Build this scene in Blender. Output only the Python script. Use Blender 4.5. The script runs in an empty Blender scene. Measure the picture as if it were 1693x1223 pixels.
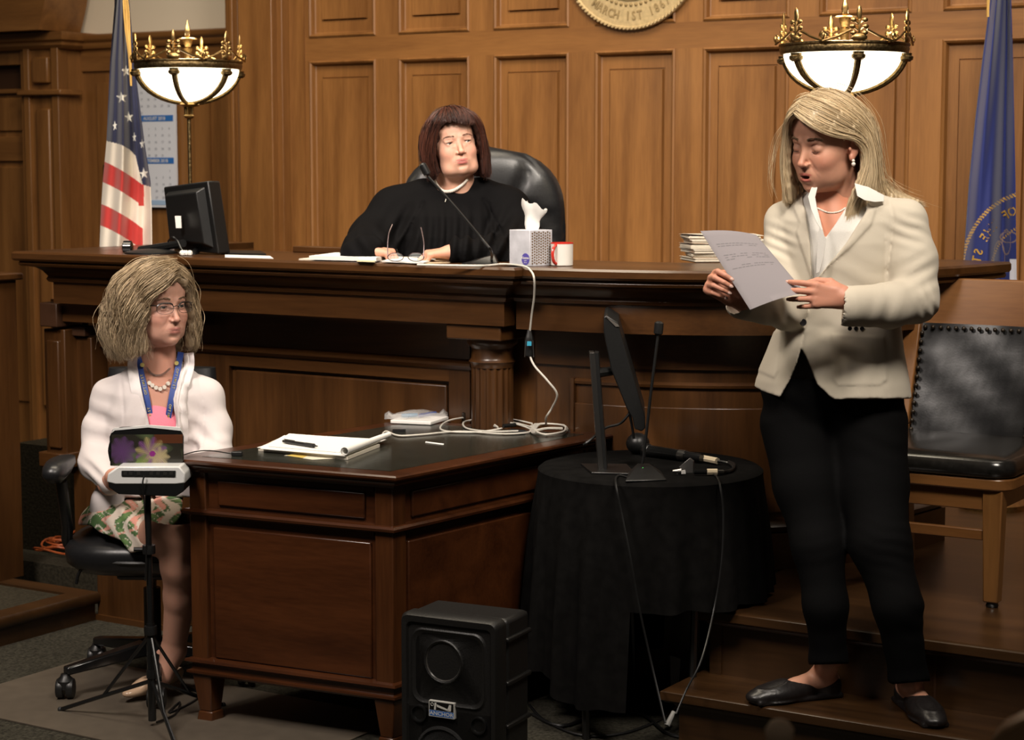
import bpy, bmesh, math, random
import numpy as np
from mathutils import Vector, Matrix
random.seed(7); RS = np.random.RandomState(11)
C = bpy.context.scene.collection
# ---------------------------------------------------------------- camera
F=3200.;CX=846.5;CY=611.5;H=1.58;P=math.atan(341/F);TH=math.atan(F/math.cos(P)/5150)
cp,sp=math.cos(P),math.sin(P);ct,st=math.cos(TH),math.sin(TH)
cam=bpy.data.objects.new('camera',bpy.data.cameras.new('camera'));C.objects.link(cam)
cam.location=(0,0,H);cam.rotation_euler=(math.pi/2-P,0,0)
cam.data.sensor_width=36;cam.data.lens=36*F/1693;cam.data.clip_start=.1
cam.data.dof.use_dof=True;cam.data.dof.focus_distance=5.25;cam.data.dof.aperture_fstop=6.3
bpy.context.scene.camera=cam
sc=bpy.context.scene
sc.view_settings.view_transform='Standard';sc.view_settings.look='None';sc.view_settings.gamma=1
sc.view_settings.use_curve_mapping=False;sc.view_settings.exposure=0.0
# ---------------------------------------------------------------- light
w=bpy.data.worlds.new('world');sc.world=w;w.use_nodes=True
w.node_tree.nodes['Background'].inputs[0].default_value=(1.0,.86,.72,1)
w.node_tree.nodes['Background'].inputs[1].default_value=.03
def area(name,loc,target,size,power,col=(1,.86,.68),sy=None,spread=180):
    l=bpy.data.lights.new(name,'AREA');l.shape='RECTANGLE';l.size=size;l.size_y=sy or size
    l.energy=power;l.color=col;l.spread=math.radians(spread)
    o=bpy.data.objects.new(name,l);C.objects.link(o);o.location=loc
    o.rotation_euler=(Vector(target)-Vector(loc)).to_track_quat('-Z','Y').to_euler();return o
area('ceiling_light_bench',(-1.1,6.0,4.7),(-.9,7.4,1.5),2.4,86,(1,.86,.66),1.2,140)
area('ceiling_light_right',(1.6,5.2,4.7),(1.2,7.4,1.7),2.0,24,(1,.87,.70),1.2,130)
area('unseen_well_light',(1.0,2.6,4.3),(.5,6.0,1.75),1.2,44,(1,.9,.78),1.0,70)  # added unseen lamp, narrowed and aimed high so the floor stays dark
area('ceiling_light_left',(-2.2,2.8,4.3),(-.9,6.0,1.5),1.0,40,(1,.89,.80),1.0,70)
# ---------------------------------------------------------------- frames
def B2W(p): return (p[0]*ct+p[1]*st,-p[0]*st+p[1]*ct,p[2])
def W2B(p): return (p[0]*ct-p[1]*st,p[0]*st+p[1]*ct,p[2])
def ray(px,py):
    u=(px-CX)/F;v=(CY-py)/F;return (u,cp+v*sp,-sp+v*cp)
def U(px,py,z):
    r=ray(px,py);t=(z-H)/r[2];return (r[0]*t,r[1]*t,z)
def Dp(px,py,d):
    r=ray(px,py);t=d/r[1];return (r[0]*t,d,H+r[2]*t)
def ub(px,py,z): return W2B(U(px,py,z))
def vb(px,py,Y):
    r=ray(px,py);b=W2B(r);t=Y/b[1];return (b[0]*t,Y,H+r[2]*t)
# ---------------------------------------------------------------- materials
def lin(c): return tuple((x/12.92 if x<=.04045 else ((x+.055)/1.055)**2.4) for x in [v/255 for v in c])
def nmat(name):
    m=bpy.data.materials.new(name);m.use_nodes=True;return m,m.node_tree.nodes,m.node_tree.links,m.node_tree.nodes['Principled BSDF']
def wood(name,dark,light,grain='Z',rough=.38,sc_=1.0,coat=.15,spec=.5):
    m,n,l,b=nmat(name);tc=n.new('ShaderNodeTexCoord');mp=n.new('ShaderNodeMapping')
    s=[9,9,9];s['XYZ'.index(grain)]=.7;mp.inputs['Scale'].default_value=[v*sc_ for v in s]
    l.new(tc.outputs['Object'],mp.inputs[0])
    a=n.new('ShaderNodeTexNoise');a.inputs['Scale'].default_value=1.1;a.inputs['Detail'].default_value=5;a.inputs['Distortion'].default_value=.7
    f=n.new('ShaderNodeTexNoise');f.inputs['Scale'].default_value=14;f.inputs['Detail'].default_value=3
    l.new(mp.outputs[0],a.inputs[0]);l.new(mp.outputs[0],f.inputs[0])
    mx=n.new('ShaderNodeMath');mx.operation='MULTIPLY_ADD';mx.inputs[1].default_value=.35
    l.new(f.outputs[0],mx.inputs[0]);l.new(a.outputs[0],mx.inputs[2])
    r=n.new('ShaderNodeValToRGB');r.color_ramp.elements[0].position=.45;r.color_ramp.elements[1].position=.9
    r.color_ramp.elements[0].color=(*dark,1);r.color_ramp.elements[1].color=(*light,1)
    l.new(mx.outputs[0],r.inputs[0]);l.new(r.outputs[0],b.inputs['Base Color'])
    b.inputs['Roughness'].default_value=rough;b.inputs['Coat Weight'].default_value=coat;b.inputs['Coat Roughness'].default_value=.2
    b.inputs['Specular IOR Level'].default_value=spec
    bp=n.new('ShaderNodeBump');bp.inputs['Strength'].default_value=.12;bp.inputs['Distance'].default_value=.002
    l.new(mx.outputs[0],bp.inputs['Height']);l.new(bp.outputs[0],b.inputs['Normal']);return m
def plain(name,col,rough=.5,metal=0,spec=.5,noise=0,nscale=40,bump=0,emit=None,es=0,alpha=1,trans=0,sheen=0,sss=0,stretch=None):
    m,n,l,b=nmat(name);b.inputs['Base Color'].default_value=(*col,1);b.inputs['Roughness'].default_value=rough
    b.inputs['Metallic'].default_value=metal;b.inputs['Specular IOR Level'].default_value=spec
    if sheen:b.inputs['Sheen Weight'].default_value=sheen
    if sss:b.inputs['Subsurface Weight'].default_value=sss;b.inputs['Subsurface Radius'].default_value=(.012,.004,.002)
    if trans:b.inputs['Transmission Weight'].default_value=trans
    if alpha<1:b.inputs['Alpha'].default_value=alpha
    if emit:b.inputs['Emission Color'].default_value=(*emit,1);b.inputs['Emission Strength'].default_value=es
    if noise or bump:
        tc=n.new('ShaderNodeTexCoord');t=n.new('ShaderNodeTexNoise');t.inputs['Scale'].default_value=nscale;t.inputs['Detail'].default_value=4
        src=tc.outputs['Object']
        if stretch:
            mp=n.new('ShaderNodeMapping');mp.inputs['Scale'].default_value=stretch;l.new(src,mp.inputs[0]);src=mp.outputs[0]
        l.new(src,t.inputs[0])
        if noise:
            r=n.new('ShaderNodeValToRGB');r.color_ramp.elements[0].position=.3;r.color_ramp.elements[1].position=.7
            r.color_ramp.elements[0].color=(*[max(0,c*(1-noise)) for c in col],1);r.color_ramp.elements[1].color=(*[min(1,c*(1+noise)) for c in col],1)
            l.new(t.outputs[0],r.inputs[0]);l.new(r.outputs[0],b.inputs['Base Color'])
        if bump:
            bp=n.new('ShaderNodeBump');bp.inputs['Strength'].default_value=bump;bp.inputs['Distance'].default_value=.004
            l.new(t.outputs[0],bp.inputs['Height']);l.new(bp.outputs[0],b.inputs['Normal'])
    return m
def vcol(name,rough=.5,sss=0,spec=.5,bump=0,nscale=200,sheen=0,coat=0):
    m,n,l,b=nmat(name);a=n.new('ShaderNodeAttribute');a.attribute_name='tone'
    l.new(a.outputs['Color'],b.inputs['Base Color']);b.inputs['Roughness'].default_value=rough;b.inputs['Specular IOR Level'].default_value=spec
    if sss:b.inputs['Subsurface Weight'].default_value=sss;b.inputs['Subsurface Radius'].default_value=(.010,.004,.002);b.inputs['Subsurface Scale'].default_value=.6
    if sheen:b.inputs['Sheen Weight'].default_value=sheen
    if coat:b.inputs['Coat Weight'].default_value=coat
    if bump:
        tc=n.new('ShaderNodeTexCoord');t=n.new('ShaderNodeTexNoise');t.inputs['Scale'].default_value=nscale;t.inputs['Detail'].default_value=4
        l.new(tc.outputs['Object'],t.inputs[0]);bp=n.new('ShaderNodeBump');bp.inputs['Strength'].default_value=bump;bp.inputs['Distance'].default_value=.002
        l.new(t.outputs[0],bp.inputs['Height']);l.new(bp.outputs[0],b.inputs['Normal'])
    return m
WALLW=wood('wall_wood',(.15,.060,.015),(.28,.123,.034),'Z',.42)
WALLH=wood('wall_wood_horizontal',(.155,.062,.016),(.28,.123,.034),'X',.42)
BENV=wood('bench_wood_vertical',(.032,.012,.0032),(.078,.031,.0085),'Z',.33)
BENH=wood('bench_wood_horizontal',(.032,.012,.0032),(.078,.031,.0085),'X',.3)
DESKV=wood('desk_wood',(.030,.0085,.0025),(.070,.021,.006),'X',.3)
DESKP=wood('desk_wood_post',(.034,.0105,.003),(.082,.027,.0075),'Z',.3)
STEPW=wood('step_wood',(.022,.0095,.003),(.058,.026,.0085),'X',.34)
CHAIRW=wood('chair_wood',(.12,.046,.012),(.22,.098,.028),'Z',.35)
CHAIRH=wood('chair_wood_rail',(.13,.05,.014),(.23,.10,.03),'X',.35)
GROOVE=plain('groove_shadow_wood',(.05,.02,.008),.5)
CARPET=plain('carpet',(.035,.032,.024),.95,noise=.55,nscale=110,bump=.6,spec=.1)
CARPET2=plain('platform_carpet',(.032,.027,.018),.95,noise=.4,nscale=90,bump=.5,spec=.1)
PLASTER=plain('plaster',(.80,.69,.54),.9)
BLACK=plain('black_plastic',(.007,.007,.007),.4,noise=.2,nscale=150)
GLOSSB=plain('gloss_black',(.008,.008,.008),.15)
RUBBER=plain('rubber',(.012,.012,.012),.6)
LEATHER=plain('black_leather',(.011,.011,.012),.36,noise=.2,nscale=160,bump=.06)
SEATLE=plain('seat_leather',(.012,.011,.010),.2,noise=.3,nscale=60,bump=.05)
INLAY=plain('desk_leather',(.016,.017,.013),.22,noise=.25,nscale=60,bump=.06)
BRASS=plain('antique_brass',(.36,.23,.09),.34,1,noise=.3,nscale=60,bump=.3)
DKBRASS=plain('dark_bronze',(.16,.11,.05),.42,1,noise=.4,nscale=120,bump=.5)
STEEL=plain('steel',(.45,.44,.42),.28,1)
DSTEEL=plain('dark_steel',(.1,.1,.1),.35,1)
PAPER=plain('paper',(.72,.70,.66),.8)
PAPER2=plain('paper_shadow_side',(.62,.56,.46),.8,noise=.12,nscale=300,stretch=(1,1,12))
WHITEP=plain('white_plastic',(.62,.61,.58),.35)
CABLEW=plain('white_cable',(.55,.52,.46),.5)
BLCLOTH=plain('black_cloth',(.0045,.0042,.004),.95,spec=.05,noise=.3,nscale=30)
GLASSLAMP=plain('lamp_glass',(.9,.85,.72),.3,emit=(1,.88,.62),es=3.2)
# ---------------------------------------------------------------- mesh helpers
ORG={};FR={}
def mesh_from(v,f,name):
    me=bpy.data.meshes.new(name);me.from_pydata([tuple(p) for p in v],[],f);me.update();return me
def finish(me,mat,name,parent,org,frame,smooth,angle):
    if mat is not None:
        for m_ in (mat if isinstance(mat,(list,tuple)) else [mat]): me.materials.append(m_)
    o=bpy.data.objects.new(name,me);C.objects.link(o)
    if smooth:
        me.polygons.foreach_set('use_smooth',[True]*len(me.polygons))
        if angle<179: me.set_sharp_from_angle(angle=math.radians(angle))
    if parent is not None: o.parent=parent;ORG[o.name]=org
    else:
        o.location=B2W(org) if frame=='B' else org
        if frame=='B':o.rotation_euler=(0,0,-TH)
        ORG[o.name]=org;FR[o.name]=frame
    return o
class M:
    def __init__(s): s.v=[];s.f=[]
    def add(s,v,f):
        b=len(s.v);s.v+= [tuple(p) for p in v];s.f+=[tuple(i+b for i in q) for q in f];return s
    def hexa(s,q): # 8 pts bottom4, top4
        return s.add(q,[(3,2,1,0),(4,5,6,7),(0,1,5,4),(1,2,6,5),(2,3,7,6),(3,0,4,7)])
    def box(s,x0,x1,y0,y1,z0,z1,mat=None):
        q=[(x0,y0,z0),(x1,y0,z0),(x1,y1,z0),(x0,y1,z0),(x0,y0,z1),(x1,y0,z1),(x1,y1,z1),(x0,y1,z1)]
        if mat is not None: q=[tuple(mat@Vector(p)) for p in q]
        return s.hexa(q)
    def prism(s,pts,z0,z1):
        n=len(pts);v=[(p[0],p[1],z0) for p in pts]+[(p[0],p[1],z1) for p in pts]
        return s.add(v,[tuple(range(n-1,-1,-1)),tuple(range(n,2*n))]+[(i,(i+1)%n,n+(i+1)%n,n+i) for i in range(n)])
    def loft(s,rings,caps=True,closed=True):
        n=len(rings[0]);v=[p for r in rings for p in r];f=[]
        for j in range(len(rings)-1):
            for i in range(n if closed else n-1):
                f.append((j*n+i,j*n+(i+1)%n,(j+1)*n+(i+1)%n,(j+1)*n+i))
        if caps: f+=[tuple(range(n-1,-1,-1)),tuple(range((len(rings)-1)*n,len(rings)*n))]
        return s.add(v,f)
    def sweep(s,prof,path,closed=False):
        # prof: closed polygon of (out,z); path in xy; out is to the RIGHT of travel
        n=len(path);rings=[]
        def nrm(a,b):
            dx,dy=b[0]-a[0],b[1]-a[1];L=math.hypot(dx,dy) or 1;return (dy/L,-dx/L)
        for i,p in enumerate(path):
            n1=nrm(path[i-1],p) if (i>0 or closed) else None
            n2=nrm(p,path[(i+1)%n]) if (i<n-1 or closed) else None
            if n1 is None:m=n2;k=1
            elif n2 is None:m=n1;k=1
            else:
                m=(n1[0]+n2[0],n1[1]+n2[1]);L=math.hypot(*m) or 1;m=(m[0]/L,m[1]/L);k=1/max(.3,m[0]*n1[0]+m[1]*n1[1])
            rings.append([(p[0]+m[0]*o*k,p[1]+m[1]*o*k,z) for o,z in prof])
        if closed:rings.append(rings[0])
        return s.loft(rings,caps=not closed)
    def tube(s,pts,r,n=8,caps=True):
        pts=[Vector(p) for p in pts];m=len(pts);rr=r if isinstance(r,(list,tuple)) else [r]*m
        T=[(pts[min(i+1,m-1)]-pts[max(i-1,0)]).normalized() for i in range(m)]
        a=T[0].orthogonal().normalized();rings=[]
        for i in range(m):
            a=(a-T[i]*a.dot(T[i]));a=a.normalized() if a.length>1e-6 else T[i].orthogonal().normalized();b=T[i].cross(a)
            rings.append([pts[i]+(a*math.cos(t)+b*math.sin(t))*rr[i] for t in [2*math.pi*k/n for k in range(n)]])
        return s.loft(rings,caps)
    def lathe(s,prof,c=(0,0,0),n=24,mat=None,a0=0,flute=0,nf=0):
        rings=[]
        for r,z in prof:
            ring=[]
            for k in range(n):
                t=a0+2*math.pi*k/n;rr=r*(1-flute*(.5+.5*math.cos(nf*t))) if flute else r
                ring.append(Vector((rr*math.cos(t),rr*math.sin(t),z)))
            rings.append([tuple((mat@p if mat else p)+Vector(c)) for p in ring])
        return s.loft(rings,True)
    def ball(s,c,r,n=12,m=8,mat=None):
        if not isinstance(r,(tuple,list)):r=(r,r,r)
        pr=[(math.sin(math.pi*i/m),-math.cos(math.pi*i/m)) for i in range(m+1)];rings=[]
        for q,z in pr:
            q=max(q,.001)
            rings.append([tuple(((mat.to_3x3() if mat else Matrix.Identity(3))@Vector((q*r[0]*math.cos(2*math.pi*k/n),q*r[1]*math.sin(2*math.pi*k/n),z*r[2])))+Vector(c)) for k in range(n)])
        return s.loft(rings,True)
    def xf(s,mat):
        s.v=[tuple(mat@Vector(p)) for p in s.v];return s
    def build(s,name,mat,parent=None,frame='W',org=None,smooth=True,angle=40,bevel=0,world=False):
        if parent is not None: org=ORG[parent.name]
        elif org is None:
            a=np.array(s.v);org=(float((a[:,0].min()+a[:,0].max())/2),float((a[:,1].min()+a[:,1].max())/2),float(a[:,2].min()))
        v=[(p[0]-org[0],p[1]-org[1],p[2]-org[2]) for p in s.v]
        o=finish(mesh_from(v,s.f,name),mat,name,parent,org,frame,smooth,angle)
        if bevel:
            b=o.modifiers.new('b','BEVEL');b.width=bevel;b.segments=2;b.limit_method='ANGLE';b.angle_limit=math.radians(35)
        return o
def tag(o,label=None,cat=None,group=None,kind=None):
    if label:o['label']=label
    if cat:o['category']=cat
    if group:o['group']=group
    if kind:o['kind']=kind
    return o
def thing(name,label,cat,org,frame='W',group=None,kind=None):
    o=bpy.data.objects.new(name,None);C.objects.link(o);o.empty_display_size=.05
    o.location=B2W(org) if frame=='B' else org
    if frame=='B':o.rotation_euler=(0,0,-TH)
    ORG[o.name]=tuple(org);FR[o.name]=frame
    return tag(o,label,cat,group,kind)
def smooth_path(pts,n=8):
    pts=[Vector(p) for p in pts];out=[]
    for i in range(len(pts)-1):
        p0=pts[max(i-1,0)];p1=pts[i];p2=pts[i+1];p3=pts[min(i+2,len(pts)-1)]
        for k in range(n):
            t=k/n;out.append(.5*((2*p1)+(p2-p0)*t+(2*p0-5*p1+4*p2-p3)*t*t+(3*p1-p0-3*p2+p3)*t**3))
    out.append(pts[-1]);return out
_tc={}
def glyph(txt,bold=False):
    if txt in _tc:return _tc[txt]
    cu=bpy.data.curves.new('t','FONT');cu.body=txt;cu.size=1;cu.align_x='CENTER';cu.resolution_u=2
    if bold:cu.offset=.02
    ob=bpy.data.objects.new('t',cu);C.objects.link(ob);dg=bpy.context.evaluated_depsgraph_get();dg.update()
    me=bpy.data.meshes.new_from_object(ob.evaluated_get(dg));v=[tuple(x.co) for x in me.vertices];f=[tuple(p.vertices) for p in me.polygons]
    bpy.data.objects.remove(ob);bpy.data.curves.remove(cu);bpy.data.meshes.remove(me);_tc[txt]=(v,f);return v,f
def text_m(m,txt,size,mat,bold=True,sx=1):
    v,f=glyph(txt,bold);return m.add([tuple(mat@Vector((p[0]*size*sx,p[1]*size,0))) for p in v],f)
# ================================================================ STRUCTURE
def struct(o): o['kind']='structure';return o
struct(M().box(-12,8,-3,14,-.06,0).build('floor',CARPET,frame='W',org=(0,0,-.06)))
YW=7.1
wb=struct(M().box(-6.05,1.2,YW+.03,YW+.2,0,3.3).build('wall_back',WALLW,frame='B',org=(-3,YW,0)))
# stiles and rails
def bpart(nm,mat,par,*b,bev=0):
    m=M()
    for q in b:m.box(*q)
    return m.build(nm,mat,par,bevel=bev)
X0=-5.528;NP=13
bpart('rail',WALLH,wb,(-5.66,1.2,YW,YW+.03,2.045,2.15));bpart('rail',WALLH,wb,(-5.66,1.2,YW,YW+.03,0,.5));bpart('rail',WALLH,wb,(-5.66,1.2,YW,YW+.03,3.1,3.3))
for k in range(NP+1):
    x=X0+.5*k
    for z0,z1 in ((.5,2.045),(2.15,3.1)):
        o=M().box(x-.125,x,YW,YW+.03,z0,z1).build('stile',WALLW,wb)
def panel_mb(w_,z0,z1,m=.062,mz=.078):
    a=M();h=YW
    ring=lambda i,y:[(i,y,z0+i),(w_-i,y,z0+i),(w_-i,y,z1-i),(i,y,z1-i)]
    R=[ring(0,h+.030),ring(0,h-.004),ring(.007,h-.009),(ring(.014,h-.003)),ring(.019,h+.018),ring(.024,h+.021)]
    a.loft([[(p[0],p[1],p[2]) for p in r] for r in R],caps=False)
    # field and raised plate
    pl=lambda ix,iz,y:[(ix,y,z0+iz),(w_-ix,y,z0+iz),(w_-ix,y,z1-iz),(ix,y,z1-iz)]
    a.loft([pl(.02,.02,h+.021),pl(m-.004,mz-.004,h+.021),pl(m-.004,mz-.004,h+.026),pl(m+.001,mz+.001,h+.026),pl(m+.004,mz+.004,h+.010),pl(m+.02,mz+.02,h+.010)],caps=False)
    a.add(pl(m+.02,mz+.02,h+.010),[(0,1,2,3)]);return a
protos=[]
for z0,z1 in ((.5,2.045),(2.15,3.1)):
    for k in range(NP):
        if k==0:
            a=panel_mb(.375,z0,z1);a.v=[(p[0]+X0,p[1],p[2]) for p in a.v];pr=a.build('panel',WALLW,wb,smooth=False)
        else:
            o=pr.copy();C.objects.link(o);o.location.x+=.5*k
# pilaster closing the panelled wall on the left
X=lambda px,Y=YW:vb(px,300,Y)[0]
pil=struct(M().box(X(397,7.0),X(452,7.0),7.0,7.6,0,3.3).build('trim_1',WALLW,frame='B',org=(X(425,7.0),7.0,0),bevel=.004))
bpart('stile',WALLW,pil,(X(452,7.04),X(469,7.04),7.04,7.3,0,3.3),(X(379,7.05),X(397,7.05),7.05,7.6,0,3.3),(X(385,7.04),X(390,7.04),7.03,7.06,0,3.3),bev=.003)
bpart('groove',GROOVE,pil,(X(469),X(483),YW+.04,7.3,0,3.3))
bpart('stile',WALLW,pil,(X(483),X(507),YW-.01,7.3,0,3.3),(X(507),X0-.01,YW+.012,7.2,0,3.3))
# left wall
YL=7.5;wl=struct(M().box(-9.5,X(396,YL),YL+.04,YL+.2,0,3.6).build('wall_left',PLASTER,frame='B',org=(-7,YL,0)))
XL=lambda px:vb(px,250,YL)[0]
bpart('panelling',WALLW,wl,(-9.5,X(396,YL),YL+.015,YL+.05,0,2.2))
bpart('rail',WALLH,wl,(XL(138),X(396,YL),YL,YL+.03,2.06,2.19))
bpart('stile',WALLW,wl,(XL(108),XL(138),YL,YL+.03,0,2.19));bpart('stile',WALLW,wl,(XL(205),XL(232),YL,YL+.03,0,2.06))
bpart('stile',WALLW,wl,(XL(322),XL(347),YL,YL+.03,0,2.06));bpart('stile',WALLW,wl,(XL(366),X(396,YL),YL,YL+.03,0,2.06))
bpart('panel',WALLW,wl,(XL(160),XL(205),YL+.006,YL+.03,.3,2.0),bev=.003)
m=M().sweep([(0,2.17),(.02,2.175),(.03,2.19),(.03,2.205),(.045,2.215),(.05,2.225),(.05,2.24),(.04,2.247),(0,2.247)],[(-9.5,YL),(X(396,YL),YL)]);m.build('cornice',WALLH,wl)
# door surround at the far left
YD=7.35;XD=lambda px:vb(px,250,YD)[0]
dr=struct(M().box(-9.5,XD(40),YD+.09,YD+.2,0,2.2).build('door_1',WALLW,frame='B',org=(-8.2,YD,0)))
z_=lambda py,Y,px=60:vb(px,py,Y)[2]
bpart('frieze',WALLW,dr,(-9.5,XD(45),YD+.02,YD+.1,z_(105,YD),2.19))
bpart('lintel',GROOVE,dr,(-9.5,XD(36),YD+.07,YD+.12,z_(148,YD),z_(107,YD)))
bpart('door_rail',WALLH,dr,(-9.5,XD(40),YD+.06,YD+.12,z_(152,YD),z_(145,YD)),(-9.5,XD(40),YD+.07,YD+.12,z_(266,YD),z_(225,YD)),bev=.003)
bpart('door_panel',WALLW,dr,(-9.5,XD(30),YD+.075,YD+.12,z_(215,YD),z_(160,YD)),bev=.004)
bpart('door_panel',WALLW,dr,(-9.5,XD(30),YD+.075,YD+.12,.3,z_(276,YD)),bev=.004)
p2_=struct(M().box(XD(38),XD(101),YD,YD+.2,0,2.19).build('trim_2',WALLW,frame='B',org=(XD(70),YD,0)))
bpart('stile',WALLW,p2_,(XD(46),XD(55),YD-.02,YD+.05,0,2.19),(XD(92),XD(103),YD-.02,YD+.05,0,2.19),bev=.003)
bpart('block_panel',WALLW,p2_,(XD(62),XD(88),YD-.03,YD+.05,z_(138,YD),z_(95,YD)),bev=.008)
bpart('long_panel',WALLW,p2_,(XD(66),XD(88),YD-.025,YD+.05,.3,z_(180,YD)),bev=.008)
bpart('capital',WALLH,p2_,(XD(40),XD(112),YD-.045,YD+.12,z_(158,YD),z_(149,YD)),bev=.006)
m=M().sweep([(0,2.17),(.02,2.175),(.035,2.19),(.035,2.205),(.055,2.215),(.06,2.23),(.06,2.255),(0,2.26)],[(-9.5,YD),(XD(106),YD),(XD(106),YD+.2)]);m.build('cornice',WALLH,p2_)
ba=M();rings=[]
for t in np.linspace(0,math.pi,13):
    r_=.30;rings.append([(x,7.22,2.28+0*t) for x in ()])
xx=XD(108);prof=[(xx-.03,2.26)]+[(xx-.02+.075*math.sin(t),2.26+.62*t/math.pi) for t in np.linspace(0,math.pi,12)]+[(xx-.03,2.9)]
pts=[(-9.5,2.26)]+prof+[(-9.5,2.9)]
ba.loft([[(x,7.2,z) for x,z in pts],[(x,7.5,z) for x,z in pts]]).build('pediment',WALLH,p2_)
# ---------------------------------------------------------------- platforms
pf=thing('witness_platform','dark wooden two-step platform under the standing woman and the leather chair','platform',(-1.8,4.555,0),'B')
def tread(nm,x0,y0,x1,y1,z):
    m=M().box(x0+.02,x1,y0+.02,y1,z-.03,z);m.sweep([(0,z-.03),(.0,z-.034),(.012,z-.034),(.022,z-.026),(.022,z-.004),(.016,z),(0,z)],[(x0+.02,y1),(x0+.02,y0+.02),(x1,y0+.02)]);return m.build(nm,STEPW,pf)
XR=.9
tread('tread',-2.36,4.535,XR,4.80,.17);tread('tread',-2.36,4.715,XR,7.08,.36)
bpart('riser',STEPW,pf,(-2.325,XR,4.575,4.83,0,.137));bpart('riser',STEPW,pf,(-2.325,XR,4.765,7.08,.14,.327))
for z,y,o_ in ((.17,4.575,0),(.36,4.765,0)):
    M().sweep([(0,z-.052),(.006,z-.05),(.014,z-.036),(.014,z-.033),(0,z-.033)],[(-2.325,y+.25),(-2.325,y),(XR,y)]).build('cove_moulding',STEPW,pf)
for x in (-1.68,-.9,-.2): bpart('riser_joint',GROOVE,pf,(x,x+.006,4.762,4.77,.17,.31))
bpart('riser_joint',STEPW,pf,(-2.325,-2.29,4.758,4.77,.17,.31))
dz=thing('judges_dais','raised carpeted dais hidden behind the judges bench','platform',(-4,6.3,0),'B')
bpart('dais_floor',CARPET2,dz,(-5.9,-2.5,5.6,7.05,0,.44))
# low platform and rail box at the far left
c_=ub(162,979,.1);lp=thing('low_platform','low carpeted platform with a wooden nosing at the left edge','platform',(c_[0]-.4,c_[1]-.4,0),'B')
bpart('platform_top',CARPET2,lp,(c_[0]-1.6,c_[0]-.07,c_[1]-1.3,c_[1],.02,.092))
M().sweep([(-.07,.0),(0,0),(.0,.055),(.01,.06),(.015,.07),(.015,.09),(.008,.1),(-.07,.1)],[(c_[0]-.015,c_[1]-1.3),(c_[0]-.015,c_[1]),(c_[0]-1.6,c_[1])]).build('nosing',STEPW,lp)
l_=ub(46,950,.1);lb=thing('wooden_partition','dark wooden partition box cut by the left edge of the picture','partition',(l_[0]-.35,l_[1]-.4,.1),'B')
bpart('body',BENV,lb,(l_[0]-.9,l_[0],l_[1]-.65,l_[1]-.02,.101,1.17))
M().box(l_[0]-.93,l_[0]+.02,l_[1]-.68,l_[1],1.17,1.195).build('ledge',BENH,lb,bevel=.006)
M().ball((l_[0]+.0,l_[1]-.18,1.1),.007).build('screw_head',BRASS,lb)
rr=thing('carpeted_riser','low dark carpet-covered riser under the bench behind the office chair','platform',(-5.1,5.2,0),'B')
bpart('riser_block',CARPET2,rr,(-5.6,-4.76,5.02,5.13,0,.12))
# ================================================================ BENCH
bn=thing('judges_bench','long dark wooden judges bench with moulded cornice and curved right end','bench',(-4,5.15,0),'B')
PR=[(-.12,1.09),(0,1.09),(0,1.163),(.012,1.166),(.017,1.176),(.012,1.186),(.018,1.194),(.026,1.206),(.042,1.217),(.062,1.222),(.078,1.223),(.084,1.231),(.080,1.239),(.094,1.242),(.100,1.249),(.100,1.267),(.093,1.274),(-.12,1.274)]
F1=[(-5.0,5.9),(-5.0,4.94),(-3.115,4.94),(-3.115,5.2)]
M().sweep(PR,F1).build('cornice',BENH,bn,angle=30)
F2=[tuple(p)[:2] for p in smooth_path([(-3.1,4.985,0),(-2.8,5.0,0),(-2.56,5.065,0),(-2.33,5.2,0),(-2.15,5.42,0),(-2.045,5.68,0),(-1.99,6.0,0)],4)]
M().sweep(PR,F2).build('cornice',BENH,bn,angle=30)
def offs(path,o):
    out=[]
    for i,p in enumerate(path):
        a=path[max(i-1,0)];b=path[min(i+1,len(path)-1)];dx,dy=b[0]-a[0],b[1]-a[1];L=math.hypot(dx,dy);out.append((p[0]+dy/L*o,p[1]-dx/L*o))
    return out
M().box(-4.9,-3.2,5.02,5.36,1.25,1.2735).box(-5.0,-4.88,5.3,5.9,1.25,1.2735).build('worktop',BENH,bn)
m=M();a=offs(F2,-.10);b=offs(F2,-.38)
m.loft([[(p[0],p[1],1.25),(p[0],p[1],1.2735),(q[0],q[1],1.2735),(q[0],q[1],1.25)] for p,q in zip(a,b)]);m.box(-3.3,-3.05,5.03,5.34,1.25,1.2734);m.build('worktop',BENH,bn)
M().box(-4.99,-3.13,4.96,5.2,1.08,1.0905).build('soffit',BENH,bn)
# main body
Yb=5.15;zm=.30
bx=lambda px:vb(px,620,Yb)[0]
bpart('wall_board',BENV,bn,(-4.93,-3.2,Yb,Yb+.05,.2,1.085))
xa,xb=bx(385),bx(748)
bpart('stile',BENV,bn,(xb,xb+.08,Yb-.02,Yb,.2,1.08));bpart('stile',BENV,bn,(-4.93,xa,Yb-.02,Yb,.2,1.08))
bpart('rail',BENH,bn,(xa,xb,Yb-.02,Yb,.885,1.08));bpart('rail',BENH,bn,(xa,xb,Yb-.02,Yb,.2,.3))
M().sweep([(0,.925),(.012,.93),(.022,.94),(.022,.948),(.008,.956),(0,.96)],[(-4.93,Yb-.02),(-3.35,Yb-.02)]).build('moulding',BENH,bn)
bpart('raised_panel',BENV,bn,(xa+.02,xb-.015,Yb-.012,Yb,.32,.872),bev=.006)
bpart('base_board',BENH,bn,(-4.74,-3.2,5.1,5.2,0,.2))
bpart('plinth',BENV,bn,(-4.735,-4.39,4.85,5.1,0,.235),bev=.004);bpart('plinth_foot',BENH,bn,(-4.74,-4.385,4.84,4.86,0,.02))
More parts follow.
